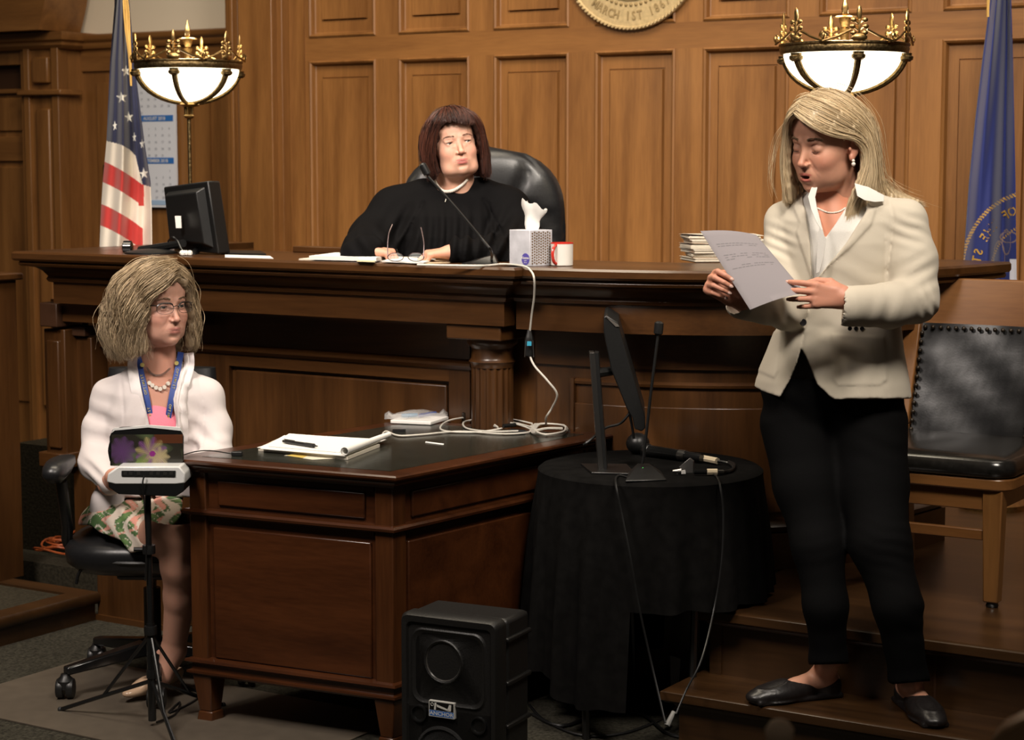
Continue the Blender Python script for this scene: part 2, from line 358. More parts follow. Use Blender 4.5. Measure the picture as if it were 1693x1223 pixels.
bpart('cavity_shade_sheet',BLACK,bn,(-5.6,-4.74,5.6,5.62,0,.62))  # black sheet standing in for the shade inside the open recess
# left end pilasters
P1=lambda px:vb(px,620,5.0)[0]
M().box(P1(74),P1(108),5.0,5.1,.5,.99).build('pilaster',BENV,bn,bevel=.004)
bpart('pilaster_panel',BENV,bn,(P1(81),P1(101),4.988,5.01,.56,.95),bev=.005)
bpart('pilaster_block',GROOVE,bn,(P1(78),P1(106),4.97,5.1,1.0,1.085),bev=.004)
bpart('pilaster_foot',BENH,bn,(P1(70),P1(112),4.97,5.1,.49,.545),bev=.005)
P2=lambda px:vb(px,620,5.06)[0]
M().box(P2(117),P2(152),5.06,5.2,.2,.96).build('pilaster',BENV,bn,bevel=.004)
bpart('pilaster_block',GROOVE,bn,(P2(119),P2(148),5.04,5.1,.965,1.0),bev=.003)
bpart('rail',BENH,bn,(P2(150),bx(330),5.10,5.2,.925,.96))
bpart('lintel',BENH,bn,(P1(72),P1(300),5.0,5.12,1.02,1.085))
bpart('end_board',BENV,bn,(P1(60),P1(74),5.08,5.9,.48,1.09),(P1(108),P2(117),5.12,5.2,.45,1.09))
bpart('shelf_board',BENH,bn,(P1(64),P2(152),5.06,5.9,.46,.49))
# column
cx_,cy_=vb(814,620,5.06)[0],5.06
cz=lambda py:vb(814,py,5.0)[2]
M().lathe([(.058,.0),(.066,.02),(.066,.10),(.058,.12)],(cx_,cy_,0),32).lathe([(.066,0),(.066,cz(610))],(cx_,cy_,0),96,flute=.10,nf=18).build('column_shaft',BENV,bn,angle=60)
M().lathe([(.066,cz(610)),(.069,cz(603)),(.074,cz(600)),(.069,cz(597)),(.066,cz(594)),(.066,cz(578)),(.070,cz(575)),(.078,cz(571)),(.080,cz(567)),(.078,cz(563)),(.07,cz(560))],(cx_,cy_,0),32).build('column_capital',BENV,bn,angle=35)
M().box(cx_-.1,cx_+.1,4.95,5.2,cz(561),1.09).build('column_block',BENH,bn,bevel=.005)
# right curved body
G=offs(F2,-.13)
def strip(nm,mat,path,o0,o1,z0,z1,bev=0):
    return M().sweep([(o0,z0),(o1,z0),(o1,z1),(o0,z1)],path).build(nm,mat,bn,bevel=bev)
strip('curved_wall',BENV,G,-.05,0,.36,1.09);strip('curved_rail',BENH,G,-.01,.012,.965,1.088)
strip('curved_soffit',BENH,F2,-.2,-.0,1.08,1.0905)
M().sweep([(0,.47),(.02,.475),(.026,.49),(.012,.505),(0,.51)],G).build('base_moulding',BENH,bn);strip('base_board',BENH,G,0,.022,.36,.47)
bpart('wall_board',BENV,bn,(-3.2,-2.9,5.13,5.2,0,1.09),(-2.95,-2.5,5.19,5.25,0,.37))
def gseg(px0,px1,Y=5.15):
    x0,x1=vb(px0,620,Y)[0],vb(px1,620,Y)[0];return [p for p in G if x0-.02<=p[0]<=x1+.02]
gs=gseg(948,1330);M().sweep([(0,.905),(.010,.91),(.012,.918),(.004,.926),(0,.926)],gs).build('panel_moulding',BENH,bn)
strip('raised_panel',BENV,gs,0,.008,.53,.85,bev=.003)
bpart('panel_moulding',BENV,bn,(gs[0][0]-.008,gs[0][0]+.004,gs[0][1]-.016,gs[0][1]+.02,.51,.926))
# low ledge on bench top
a=ub(366,424,1.274);bpart('back_ledge',BENH,bn,(a[0],ub(533,424,1.274)[0]-.02,5.31,5.36,1.2735,1.295),bev=.003)
# ================================================================ DESK (clerk's table)
A_=ub(268,757,.76);B_=ub(655,788,.76);C_=ub(1024,716,.76);
A2,B2,C2=[np.array(p[:2]) for p in (A_,B_,C_)];D2=A2+(C2-B2)*.99
dk=thing('clerks_desk','dark wooden desk with black leather top in front of the bench','desk',(float((A2[0]+C2[0])/2),float((A2[1]+C2[1])/2),0),'B')
quad=[tuple(A2),tuple(B2),tuple(C2),tuple(D2)]   # counter-clockwise seen from above -> out is right of travel
def inset(q,o):
    n=len(q);out=[]
    for i in range(n):
        p0,p1,p2=np.array(q[i-1]),np.array(q[i]),np.array(q[(i+1)%n])
        d1=(p1-p0)/np.linalg.norm(p1-p0);d2=(p2-p1)/np.linalg.norm(p2-p1);n1=np.array([d1[1],-d1[0]]);n2=np.array([d2[1],-d2[0]])
        m=n1+n2;m/=np.linalg.norm(m);out.append(tuple(p1+m*o/m.dot(n1)))
    return out
q0=inset(quad,-.028)
M().sweep([(-.05,.722),(-.004,.722),(-.002,.728),(.006,.732),(.010,.738),(.010,.741),(.020,.744),(.027,.750),(.027,.756),(.022,.760),(-.05,.7602)],q0,closed=True).build('top_nosing',DESKV,dk,angle=30)
M().prism(inset(quad,-.07),.75,.7608).build('leather_inlay',INLAY,dk)
bq=inset(quad,-.052)
def fb(nm,mat,e,a0,a1,z0,z1,o0,o1,bev=0,z00=None):
    p,q=np.array(bq[e]),np.array(bq[(e+1)%4]);L=np.linalg.norm(q-p);d=(q-p)/L;n=np.array([d[1],-d[0]])
    if a1<=0:a1=L+a1
    if a0<0:a0=L+a0
    P_=lambda a,o,z:tuple(p+d*a+n*o)+(z,)
    m=M().hexa([P_(a0,o1,z0),P_(a1,o1,z0),P_(a1,o0,z0),P_(a0,o0,z0),P_(a0,o1,z1),P_(a1,o1,z1),P_(a1,o0,z1),P_(a0,o0,z1)])
    return m.build(nm,mat,dk,bevel=bev)
pw=.055
for e in range(4):
    fb('end_panel',DESKV,e,0,0,.155,.72,-.03,-.008)
    fb('frieze_panel',DESKV,e,pw+.03,-pw-.03,.628,.70,-.012,.0,.004)
    fb('frame_rail',DESKV,e,pw,-pw,.585,.615,-.012,.004);fb('frame_rail',DESKV,e,pw,-pw,.705,.722,-.012,.002)
    fb('raised_panel',DESKV,e,pw+.012,-pw-.012,.19,.565,-.012,.0,.004)
M().sweep([(-.02,.594),(.004,.594),(.010,.598),(.020,.602),(.022,.609),(.016,.615),(-.02,.618)],bq,closed=True).build('waist_moulding',DESKV,dk,angle=30)
M().sweep([(-.02,.135),(.004,.135),(.010,.139),(.016,.144),(.016,.150),(.006,.154),(.006,.168),(.012,.172),(.020,.177),(.018,.184),(.004,.188),(-.02,.19)],bq,closed=True).build('base_moulding',DESKV,dk,angle=30)
for i in range(4):
    c=np.array(bq[i]);cc=np.array([(bq[0][k]+bq[2][k])/2 for k in (0,1)])
    nx=np.array(bq[(i+1)%4])-c;nx/=np.linalg.norm(nx);pv=np.array(bq[i-1])-c;pv/=np.linalg.norm(pv)
    def post(z0,z1,t0,t1,o0=.006,o1=.006):
        r=[]
        for z,t,o in ((z0,t0,o0),(z1,t1,o1)):
            s0=c-(nx+pv)*o;r.append([tuple(s0)+(z,),tuple(s0+nx*t)+(z,),tuple(s0+nx*t+pv*t)+(z,),tuple(s0+pv*t)+(z,)])
        return M().loft(r)
    post(.155,.722,pw,pw).build('corner_post',DESKP,dk,bevel=.003)
    post(.03,.137,.040,.062,-.006,.006).build('leg',DESKP,dk,bevel=.003)
    post(.0,.03,.052,.046,.0,-.004).build('foot',DESKP,dk,bevel=.004)
# ================================================================ OTHER FURNITURE
# chair mat
k=ub(-110,1166,0)
tag(M().box(k[0],k[0]+1.25,k[1],k[1]+.62,0.001,.005).build('chair_mat',plain('mat',(.085,.068,.05),.55,noise=.1,nscale=20),frame='B',smooth=False),'grey plastic chair mat under the office chair','mat')
# round table with cloth
tx,ty,tr=.395,5.47,.315
rt=thing('round_table','small round folding table hidden under a black cloth','table',(tx,ty,0))
M().lathe([(tr-.01,.690),(tr,.695),(tr,.712),(tr-.005,.716)],(tx,ty,0),48).build('table_top',BLACK,rt)
for dx,dy,ex,ey in ((-.2,-.18,-.19,-.26),(.12,-.2,.10,-.25),(-.2,.18,-.19,.26),(-.05,.2,-.02,.26)):
    M().tube([(tx+dx,ty+dy,.70),(tx+ex,ty+ey,.0)],.011).build('leg',DSTEEL,rt)
N=260;rings=[];zz=[.724,.7245,.722,.714,.70,.66,.6,.52,.44,.38,.30,.22,.15,.10]
for j,z in enumerate(zz):
    ring=[]
    for i in range(N):
        t=2*math.pi*i/N
        drop=max(0,(.70-z)/.6)
        onplat=False
        hem=.11+.05*math.sin(2.1*t+1)+.015*math.sin(9*t)
        wx,wy=tx+math.cos(t)*.33,ty+math.sin(t)*.33;bb_=W2B((wx,wy,0))
        if bb_[0]>-2.46: hem=.372+.004*math.sin(13*t)
        zc=max(z,hem) if z<.7 else z
        dr_=max(0,(.70-zc)/.6)
        fold=math.sin(17*t+1.5*math.sin(3*t))*.5+math.sin(29*t+2*math.sin(2*t))*.3
        r=tr+.006+.012*min(1,dr_*4)+dr_*.03*(1+.3*math.sin(5*t))+fold*.028*min(1,dr_*1.6)
        if j==0:r=.01
        elif j==1:r=tr*.9
        elif j==2:r=tr-.004
        ring.append((tx+r*math.cos(t),ty+r*math.sin(t),zc+ (0 if j>3 else 0)))
    rings.append(ring)
tag(M().loft(rings,caps=False).build('tablecloth',BLCLOTH,org=(tx,ty,.1)),'black cloth draped over the small round table','tablecloth')
# witness chair
wc=thing('witness_armchair','light wooden armchair with studded black leather back and seat','chair',(-1.9,5.4,.36),'B')
zs=.70
def lbar(nm,a,b,w1,d1,w2=None,d2=None,mat=CHAIRW,bev=.004):
    w2=w2 or w1;d2=d2 or d1
    r=[[(p[0]-w_/2,p[1]-d_/2,p[2]),(p[0]+w_/2,p[1]-d_/2,p[2]),(p[0]+w_/2,p[1]+d_/2,p[2]),(p[0]-w_/2,p[1]+d_/2,p[2])] for p,w_,d_ in ((a,w1,d1),(b,w2,d2))]
    return M().loft(r).build(nm,mat,wc,bevel=bev)
xl,xr=-2.17,-1.63
lbar('front_leg',(xr-.03,5.165,.375),(xr-.03,5.165,zs),.042,.042,.058,.05);lbar('front_leg',(xl+.03,5.165,.375),(xl+.03,5.165,zs),.042,.042,.058,.05)
for x in (xr-.03,xl+.03): M().lathe([(.016,.36),(.018,.365),(.014,.376)],(x,5.165,0),12).build('glide',DSTEEL,wc)
# slanted back stiles: from seat to top
for x,s_ in ((-2.075,1),(-1.665,-1)):
    lbar('back_stile',(x,5.60,.361),(x,5.56,.80),.045,.05);lbar('back_stile',(x,5.56,.80),(x+ .0,5.66,1.22),.045,.05,.055,.03)
mm=M();r=[]
for x in np.linspace(-2.10,-1.64,9):
    b_=.02*(1-((x+1.87)/.23)**2);r.append([(x,5.63+b_,1.09),(x,5.655+b_,1.09),(x,5.685+b_,1.235),(x,5.66+b_,1.235)])
mm.loft(r).build('top_rail',CHAIRH,wc,bevel=.005)
mm=M();r=[]
for z in np.linspace(.745,1.10,10):
    yy=5.535+(z-.745)*.27
    r.append([(x,yy+.018*math.sin((x+2.05)/.36*math.pi)+.004*math.sin(z*40+x*30)-(.004 if .03<x+2.05<.33 else -.004),z) for x in np.linspace(-2.05,-1.69,14)]+[(x,yy+.045,z) for x in np.linspace(-1.69,-2.05,14)])
bk=mm.loft(r).build('leather_back',LEATHER,wc)
m=M()
for x in np.linspace(-2.038,-1.702,15):m.ball((x,5.628,1.088),.0072,8,5)
for z in np.linspace(.76,1.07,13):
    for x in (-2.043,-1.697):m.ball((x,5.527+(z-.745)*.27,z),.0072,8,5)
st_=m.build('leather_studs',plain('dark_stud',(.03,.022,.015),.4,.6),bk);st_['kind']='stuff'
lbar('lower_rail',(-2.07,5.56,.735),(-1.67,5.56,.735),.04,.03) if False else None
seatpts=[]
def rrect(x0,x1,y0,y1,r,n=5):
    o=[]
    for cx,cy,a in ((x1-r,y0+r,-90),(x1-r,y1-r,0),(x0+r,y1-r,90),(x0+r,y0+r,180)):
        for k in range(n+1):
            t=math.radians(a+90*k/n);o.append((cx+r*math.cos(t),cy+r*math.sin(t)))
    return o
def cushion(nm,mat,par,x0,x1,y0,y1,z0,z1,r=.05,puff=.012,frame='B',org=None):
    R=[];H_=z1-z0
    for f,ins in ((0,.012),(.15,.003),(.5,0),(.85,.004),(1,.016),(1.0,.05)):
        R.append([(p[0],p[1],z0+H_*f+(puff if ins==.05 else 0)) for p in rrect(x0+ins,x1-ins,y0+ins,y1-ins,max(.01,r-ins*.4))])
    return M().loft(R).build(nm,mat,par,frame=frame,org=org,angle=60)
cushion('seat_cushion',SEATLE,wc,-2.2,-1.605,5.12,5.60,.722,.775,.06,.01)
M().prism(rrect(-2.195,-1.61,5.13,5.6,.05),zs-.012,.722).build('seat_board',CHAIRH,wc,bevel=.005)
bpart('apron',CHAIRH,wc,(xl+.05,xr-.05,5.15,5.172,.63,zs),bev=.003)
bpart('apron',CHAIRW,wc,(xr-.045,xr-.02,5.17,5.56,.63,zs));bpart('apron',CHAIRW,wc,(xl+.02,xl+.045,5.17,5.56,.63,zs))
bpart('stretcher',CHAIRH,wc,(xl+.04,xr-.04,5.155,5.172,.545,.575),bev=.003)
lbar('arm_post',(-1.60,5.36,.70),(-1.59,5.36,1.06),.03,.045);lbar('arm_post',(-2.2,5.36,.70),(-2.21,5.36,1.06),.03,.045)
for s_,x in ((1,-1.60),(-1,-2.2)):
    r=[]
    for t in np.linspace(0,1,10):
        y=5.28+.38*t;z=1.065+.02*math.sin(t*3);w_=.055-.025*t;x2=x+s_*.02*(1-t)-s_*.04*t
        r.append([(x2-w_/2,y,z-.012),(x2+w_/2,y,z-.012),(x2+w_/2,y,z+.012),(x2-w_/2,y,z+.012)])
    M().loft(r).build('arm',CHAIRW,wc,bevel=.005)
# judge's high-back chair
jx,jy=Dp(797,300,6.95)[0],6.98
jc=thing('judges_chair','tall tufted black leather office chair behind the seated judge','chair',(jx,jy,.44))
def jback():
    R=[];z0,z1=.80,1.645
    nx_=34
    rows=[]
    for side in (0,1):
        g=[]
        for z in np.linspace(z0,z1,30):
            hw=.30
            tz=(z-1.36)/(z1-1.36)
            if tz>0: hw=.30*(1-max(0,tz)**3.0)**.5*.98+.004
            row=[]
            for u in np.linspace(-1,1,nx_):
                e=1-abs(u)**4;ez=1-max(0,tz)**6 if tz>0 else 1
                x=u*hw
                th=.055*math.sqrt(max(.0,e*ez))
                crease=0
                if side==0:
                    for (ax,az,bx_,bz) in ((.10,1.43,.19,1.60),(.10,1.43,.30,1.36),(.10,1.43,.02,1.2),(-.1,1.43,-.2,1.6),(-.1,1.43,-.3,1.36),(.2,1.33,.3,1.30)):
                        px_,pz_=x-ax,z-az;dx,dz2=bx_-ax,bz-az;L2=dx*dx+dz2*dz2;t=max(0,min(1,(px_*dx+pz_*dz2)/L2));d=math.hypot(px_-t*dx,pz_-t*dz2)
                        crease+=.022*math.exp(-(d/.016)**2)
                row.append((jx+x,jy+(-1 if side==0 else 1)*max(.0,th)+min(crease,.03)-.03*(1-u*u)*0,z))
            g.append(row)
        rows.append(g)
    m=M();f,b=rows;nz=len(f)
    rings=[f[j]+b[j][::-1] for j in range(nz)]
    m.loft(rings);return m
jback().build('backrest',LEATHER,jc,angle=80)
M().box(jx-.3,jx+.3,jy-.5,jy,.78,.90).build('seat',LEATHER,jc,bevel=.03)
M().lathe([(.03,.5),(.03,.78)],(jx,jy-.25,0),12).build('gas_column',DSTEEL,jc)
for k in range(5):
    t=k*2*math.pi/5;M().tube([(jx,jy-.25,.52),(jx+.28*math.cos(t),jy-.25+.28*math.sin(t),.475)],[.03,.018]).build('base_arm',BLACK,jc)
    M().ball((jx+.28*math.cos(t),jy-.25+.28*math.sin(t),.4655),.025).build('caster',BLACK,jc)
# ================================================================ LAMPS
def lamp(px,py,d,label,rot,tilt):
    c=Dp(px,py,d);zb=1.274;cz_=c[2]
    SC=1.0;L=thing('bench_lamp',label,'lamp',(c[0],c[1],zb),group='bowl lamps on the bench')
    o=lambda z:cz_+z
    bowl=M().lathe([(.178*math.cos(t),o(-.018-.118*math.sin(t))) for t in np.linspace(0,math.pi/2-.02,14)],(c[0],c[1],0),40)
    g=bowl.build('glass_bowl',GLASSLAMP,L,angle=170)
    M().lathe([(.176,o(-.024)),(.186,o(-.024)),(.188,o(-.018)),(.190,o(-.010)),(.188,o(-.004)),(.192,o(.0)),(.192,o(.004)),(.186,o(.006)),(.176,o(.006)),(.176,o(-.024))],(c[0],c[1],0),48).build('rim_band',DKBRASS,L)
    fl=M()
    fl.ball((0,0,.062),(.007,.004,.02),8,6)
    for s in (-1,1):
        for zz,q in ((.048,.014),(.033,.016),(.018,.014)): fl.ball((s*q,0,zz),(.0085,.004,.0065),8,5);fl.tube([(0,0,zz-.01),(s*q*.6,0,zz-.004),(s*q,0,zz+.003)],.0028,5)
    fl.ball((0,0,.035),(.005,.004,.03),6,5).ball((0,0,.008),(.022,.006,.010),8,5)
    fl.tube([(-.09,.01,.0),(-.075,.006,.004),(-.05,.003,.012),(-.02,0,.026)],.003,5).tube([(.09,.01,.0),(.075,.006,.004),(.05,.003,.012),(.02,0,.026)],.003,5)
    for s in (-1,1): fl.tube([(s*(.085+.008*math.cos(t)),.01,.012+.008*math.sin(t)) for t in np.linspace(-1.5,3.4,8)],.0032,5)
    fl.v=[(x*1.15,y*1.2,z*1.22) for x,y,z in fl.v]
    rb=M()
    ang=np.linspace(.12,1.45,10)
    rb.tube([(0,-(.186*math.cos(t)),-.018-.124*math.sin(t)) for t in ang],[.011,.0105,.010,.010,.0095,.009,.0085,.008,.0075,.007],8)
    rb.lathe([(.012,-.05),(.020,-.044),(.021,-.036),(.016,-.032),(.017,-.026)],(0,-.186,0),10)
    pf_=pr=None
    for k in range(6):
        a=rot+k*math.pi/3
        if k==0:
            fo=fl.build('leaf_ornament',BRASS,L,frame='W');ro=rb.build('rib',DKBRASS,L)
            # local coordinates: undo origin shift
            fo.data.transform(Matrix.Translation((-c[0]*0,0,0)))
            for ob in (fo,ro):
                ob.data.transform(Matrix.Translation((c[0],c[1],zb)))
            f1,r1=fo,ro
        else:
            f1,r1=fo.copy(),ro.copy();C.objects.link(f1);C.objects.link(r1)
        f1.location=(-math.sin(-a)*0+.188*math.sin(a),-.188*math.cos(a),cz_-zb+.004);f1.rotation_euler=(0,0,a)
        r1.location=(0,0,cz_-zb);r1.rotation_euler=(0,0,a)
    M().lathe([(.012,o(-.14)),(.034,o(-.14)),(.040,o(-.146)),(.034,o(-.152)),(.016,o(-.154))],(c[0],c[1],0),24).lathe([(.016,o(-.18)),(.018,o(-.154))],(c[0],c[1],0),24,flute=.2,nf=12).lathe([(.008,o(-.196)),(.014,o(-.194)),(.020,o(-.186)),(.016,o(-.18))],(c[0],c[1],0),20).build('bottom_finial',BRASS,L)
    M().lathe([(.020,o(-.01)),(.014,o(.01)),(.012,o(.03)),(.016,o(.05)),(.010,o(.055)),(.016,o(.07)),(.018,o(.082))],(c[0],c[1],0),20).lathe([(.030,o(.082)),(.036,o(.084)),(.028,o(.087))],(c[0],c[1],0),16,flute=.25,nf=8).build('stem',BRASS,L)
    M().lathe([(.008,o(.087)),(.012,o(.094)),(.010,o(.100)),(.0125,o(.108)),(.010,o(.12)),(.005,o(.135)),(.001,o(.15))],(c[0],c[1],0),16,flute=.2,nf=4).build('flame_finial',BRASS,L)
    M().lathe([(.007,zb+.02),(.007,o(-.19))],(c[0],c[1],0),12).lathe([(.06,zb),(.06,zb+.008),(.02,zb+.02),(.009,zb+.03)],(c[0],c[1],0),24).build('pole',DKBRASS,L)
    l=bpy.data.lights.new('lamp_bulb','POINT');l.energy=5;l.color=(1,.8,.5);l.shadow_soft_size=.04
    lo=bpy.data.objects.new('lamp_bulb',l);C.objects.link(lo);lo.location=(0,0,cz_-zb+.10);lo.parent=L;ORG[lo.name]=ORG[L.name]
    return L
lamp(311,104,6.9,'glowing bowl lamp with brass crown beside the striped flag',-.1,0)
lamp(1396,76,5.77,'glowing bowl lamp with brass crown above the standing woman',.05,0)
# ================================================================ helper for attribute-coloured meshes
def set_tone(me,col):
    a=me.color_attributes.new('tone','FLOAT_COLOR','POINT');c=np.ones((len(col),4),dtype=np.float32);c[:,:3]=col
    a.data.foreach_set('color',c.ravel())
def in_star(x,y,cx,cy,r,rot=0,sx=1):
    dx=(x-cx)/sx;dy=y-cy;a=np.arctan2(dx,-dy)+rot;d=np.hypot(dx,dy)
    k=2*np.pi/5;a=np.abs((a+k/2)%k-k/2);ri=r*.39
    # edge between tip (r at 0) and inner (ri at k/2)
    x1,y1=r,0;x2,y2=ri*math.cos(k/2),ri*math.sin(k/2)
    px,py=d*np.cos(a),d*np.sin(a)
    return ((x2-x1)*(py-y1)-(y2-y1)*(px-x1))>0
FLAGM=vcol('flag_cloth',.75,bump=.1,nscale=400,sheen=.2)
def flag_grid(yl,le,re,depth,fold,nu,nv,colf,name,parent):
    ys=np.linspace(yl[0],yl[-1],nv);us=np.linspace(0,1,nu)
    V=[];cols=[]
    for back in (0,):
        for y in ys:
            a=np.interp(y,yl,le);b=np.interp(y,yl,re)
            for u in us:
                x=a+(b-a)*u;V.append(Dp(x,y,depth+fold(u,y)))
    XX=np.array([[np.interp(y,yl,le)+(np.interp(y,yl,re)-np.interp(y,yl,le))*u for u in us] for y in ys]);YY=np.repeat(ys[:,None],nu,1)
    col=colf(XX,YY,np.repeat(us[None],nv,0)).reshape(-1,3)
    n=nu*nv;V+= [(p[0],p[1]+.012,p[2]) for p in V]
    f=[]
    for j in range(nv-1):
        for i in range(nu-1):
            q=(j*nu+i,(j+1)*nu+i,(j+1)*nu+i+1,j*nu+i+1);f.append(q);f.append(tuple(n+k for k in q[::-1]))
    for j in range(nv-1):
        f.append((j*nu,n+j*nu,n+(j+1)*nu,(j+1)*nu));f.append((j*nu+nu-1,(j+1)*nu+nu-1,n+(j+1)*nu+nu-1,n+j*nu+nu-1))
    m=M();m.v=V;m.f=f;o=m.build(name,FLAGM,parent,angle=180);set_tone(o.data,np.vstack([col,col]));return o
# US flag
b0=Dp(205,300,7.45);zbase=0.44
fu=thing('national_flag','red white and blue striped flag with white stars hanging on a pole','flag',(b0[0]+.03,b0[1]+.05,zbase))
M().tube([(b0[0]-.02,b0[1]+.06,zbase),(b0[0]-.02,b0[1]+.06,2.75)],.014,10).lathe([(.16,zbase),(.16,zbase+.02),(.04,zbase+.05),(.02,zbase+.1)],(b0[0]-.02,b0[1]+.06,0),24).build('pole',BRASS,fu)
YL_=[-60,0,100,235,300,345,420,470];LE=[196,190,182,176,170,167,164,163];RE=[208,213,221,238,248,250,251,252]
NAVY=np.array(lin((30,34,66)));NAVY2=np.array(lin((62,68,88)));RED=np.array(lin((186,48,44)));WH=np.array(lin((222,212,198)))
def uscol(X_,Y_,u):
    col=np.zeros(X_.shape+(3,));col[:]=WH
    # stripe coordinate follows the drape
    bend=(X_-170)*.42+ ((X_-170).clip(0)/60)**2*10
    s=Y_-bend
    red=((s>266)&(s<301))|((s>338)&(s<374))|((s>410)&(s<446))
    red&=X_<236
    col[red]=RED
    tip=(X_>229)&(X_<238)&(Y_>305)&(Y_<340);col[tip]=RED
    canton=(Y_<233+np.interp(X_,[165,176,200,214,224,230,236,250],[0,0,6,14,24,50,72,76]))
    col[canton]=NAVY
    col[canton&(X_>np.interp(Y_,[0,100,230],[200,201,190]))]=NAVY*1.1  # fold shading put into the blue: back fold darker, front part lighter
    for cx,cy,r,sx in ((208,117,10,.8),(201,161,10,.9),(213,194,10,.8),(190,208,9,.45),(222,227,9,.4),(235,238,9,.45),(238,287,10,.85)):
        col[canton&in_star(X_,Y_,cx,cy,r,.1,sx)]=np.array(lin((230,228,220)))
    return col
flag_grid(YL_,LE,RE,7.42,lambda u,y:.045*math.sin(u*8+.6+y*.004)+.02*math.sin(u*19+y*.01)-.03*u,110,420,uscol,'cloth',fu)
def fringe(pts,d,parent,n=26,w_=5):
    m=M()
    for k in range(n):
        j=(k/(n-1)-.5)*w_
        m.tube([Dp(x+j*ww+random.uniform(-.5,.5),y,d-.06+random.uniform(-.01,.01)) for x,y,ww in pts],.0022,4)
    o=m.build('gold_fringe',plain('gold_fringe',(.55,.33,.08),.6),parent);o['kind']='stuff'
fringe([(205,-30,1.2),(209,20,1.8),(211,50,1.6),(215,90,.8),(217,142,.25)],7.38,fu)
# state flag
b1=Dp(1655,300,6.75)
fs=thing('state_flag','plain deep blue flag with a gold ringed seal hanging on a pole','flag',(b1[0]+.01,b1[1]+.05,.36))
M().tube([(b1[0]+.02,b1[1]+.07,.36),(b1[0]+.02,b1[1]+.07,2.5)],.014,10).lathe([(.12,.36),(.12,.38),(.04,.41),(.02,.46)],(b1[0]+.02,b1[1]+.07,0),24).build('pole',BRASS,fs)
YS=[-60,0,100,200,300,400,470,560];LS=[1643,1638,1625,1613,1603,1596,1591,1588];RS_=[1670,1672,1675,1677,1679,1680,1681,1682]
BLU=np.array(lin((22,36,104)));GO=np.array(lin((180,140,60)))
sc0=(1712,448);sr=(121,131)
def stcol(X_,Y_,u):
    col=np.zeros(X_.shape+(3,));col[:]=BLU
    e=np.hypot((X_-sc0[0])/sr[0],(Y_-sc0[1])/sr[1]);an=np.arctan2(Y_-sc0[1],X_-sc0[0])
    ro=(np.abs(e-1)<.024)&(np.sin(an*150+e*90)>-.35);col[ro]=GO
    ri=(np.abs(e-.60)<.016)&(np.sin(an*110)>-.2);col[ri]=GO*.8
    for k,(cx,cy,rx,ry,w_) in enumerate(((1668,392,14,9,.10),(1652,425,9,26,.07),(1664,400,7,20,.06))):
        q=np.hypot((X_-cx)/rx,(Y_-cy)/ry);col[(np.abs(q-1)<w_)]=BLU*.5+GO*.35+.03
    wp=(X_>1669)&(Y_>428)&(Y_<520)&(X_<1690);col[wp]=np.array(lin((205,205,215)))
    return col
ffold=lambda u,y:.05*math.cos(u*7.5+.9-y*.0012)+.014*math.sin(u*17+y*.006)
flag_grid(YS,LS,RS_,6.72,ffold,90,460,stcol,'cloth',fs)
GTH=plain('gold_thread',tuple(GO),.6)
def flag_pt(x,y,off):
    a=np.interp(y,YS,LS);b=np.interp(y,YS,RS_);u=(x-a)/(b-a);return Dp(x,y,6.72+ffold(u,y)-off)
for ch,an in zip('OF THE STAT',np.linspace(math.radians(247),math.radians(176),11)):
    if ch==' ':continue
    v,f=glyph(ch,True);cx=sc0[0]+sr[0]*.82*math.cos(an);cy=sc0[1]+sr[1]*.82*math.sin(an)
    ou=np.array([math.cos(an),math.sin(an)]);tg=np.array([ou[1],-ou[0]])
    if tg[1]<0: tg=-tg
    S_=21
    vv=[]
    for p in v:
        q=np.array([cx,cy])+ou*(p[1]-.35)*S_+tg*p[0]*S_*.9   # reads from the reverse of the cloth
        q[0]=min(q[0],np.interp(q[1],YS,RS_)-.5);vv.append(flag_pt(q[0],q[1],.0015))
    M().add(vv,f).build('seal_letter',GTH,fs,smooth=False)
fringe([(1637,-40,.5),(1634,0,.6),(1633,28,.5)],6.70,fs,10,5)
# ================================================================ WALL SEAL, CALENDAR
sb=vb(1047,50,YW);R_=.324;sx_,sz_=sb[0],sb[2]+R_
sl=thing('wall_seal','round golden wall seal with raised lettering reading MARCH 1ST 1867','seal',(sx_,YW-.02,sz_),'B')
GOLD=plain('seal_gold',(.56,.42,.22),.45,.35,noise=.15,nscale=60);GOLD2=plain('seal_letters',(.34,.24,.11),.5,.3);GREYS=plain('seal_silver',(.5,.48,.44),.5,.1)
RX=Matrix.Rotation(math.pi/2,4,'X')
def yd(prof,mat,nm,n=64,sm=40,par=sl,c=(sx_,YW,sz_)): # lathe about Y, z of profile becomes -Y
    return M().lathe(prof,(0,0,0),n).xf(Matrix.Translation(c)@RX).build(nm,mat,par,angle=sm)
yd([(R_-.02,0),(R_,.004),(R_,.02),(R_-.01,.026),(R_-.016,.02),(.001,.02)],GOLD,'disc')
m=M()
for k in range(110):
    t=2*math.pi*k/110;m.ball((sx_+(R_-.006)*math.cos(t),YW-.026,sz_+(R_-.006)*math.sin(t)),(.011,.006,.006),6,4,Matrix.Rotation(-t+.9,4,'Y'))
o=m.build('rope_rim',GOLD,sl);o['kind']='stuff'
yd([(.205,.02),(.205,.027),(.195,.027),(.19,.02)],GOLD2,'inner_ring')
yd([(.18,.02),(.18,.023),(.001,.023)],GREYS,'picture_disc')
m=M()
for k in range(60):
    t=2*math.pi*k/60;m.ball((sx_+.222*math.cos(t),YW-.022,sz_+.222*math.sin(t)),(.008,.005,.008),6,4)
o=m.build('scallop_ring',GOLD2,sl);o['kind']='stuff'
m=M();txt='MARCH 1ST 1867'
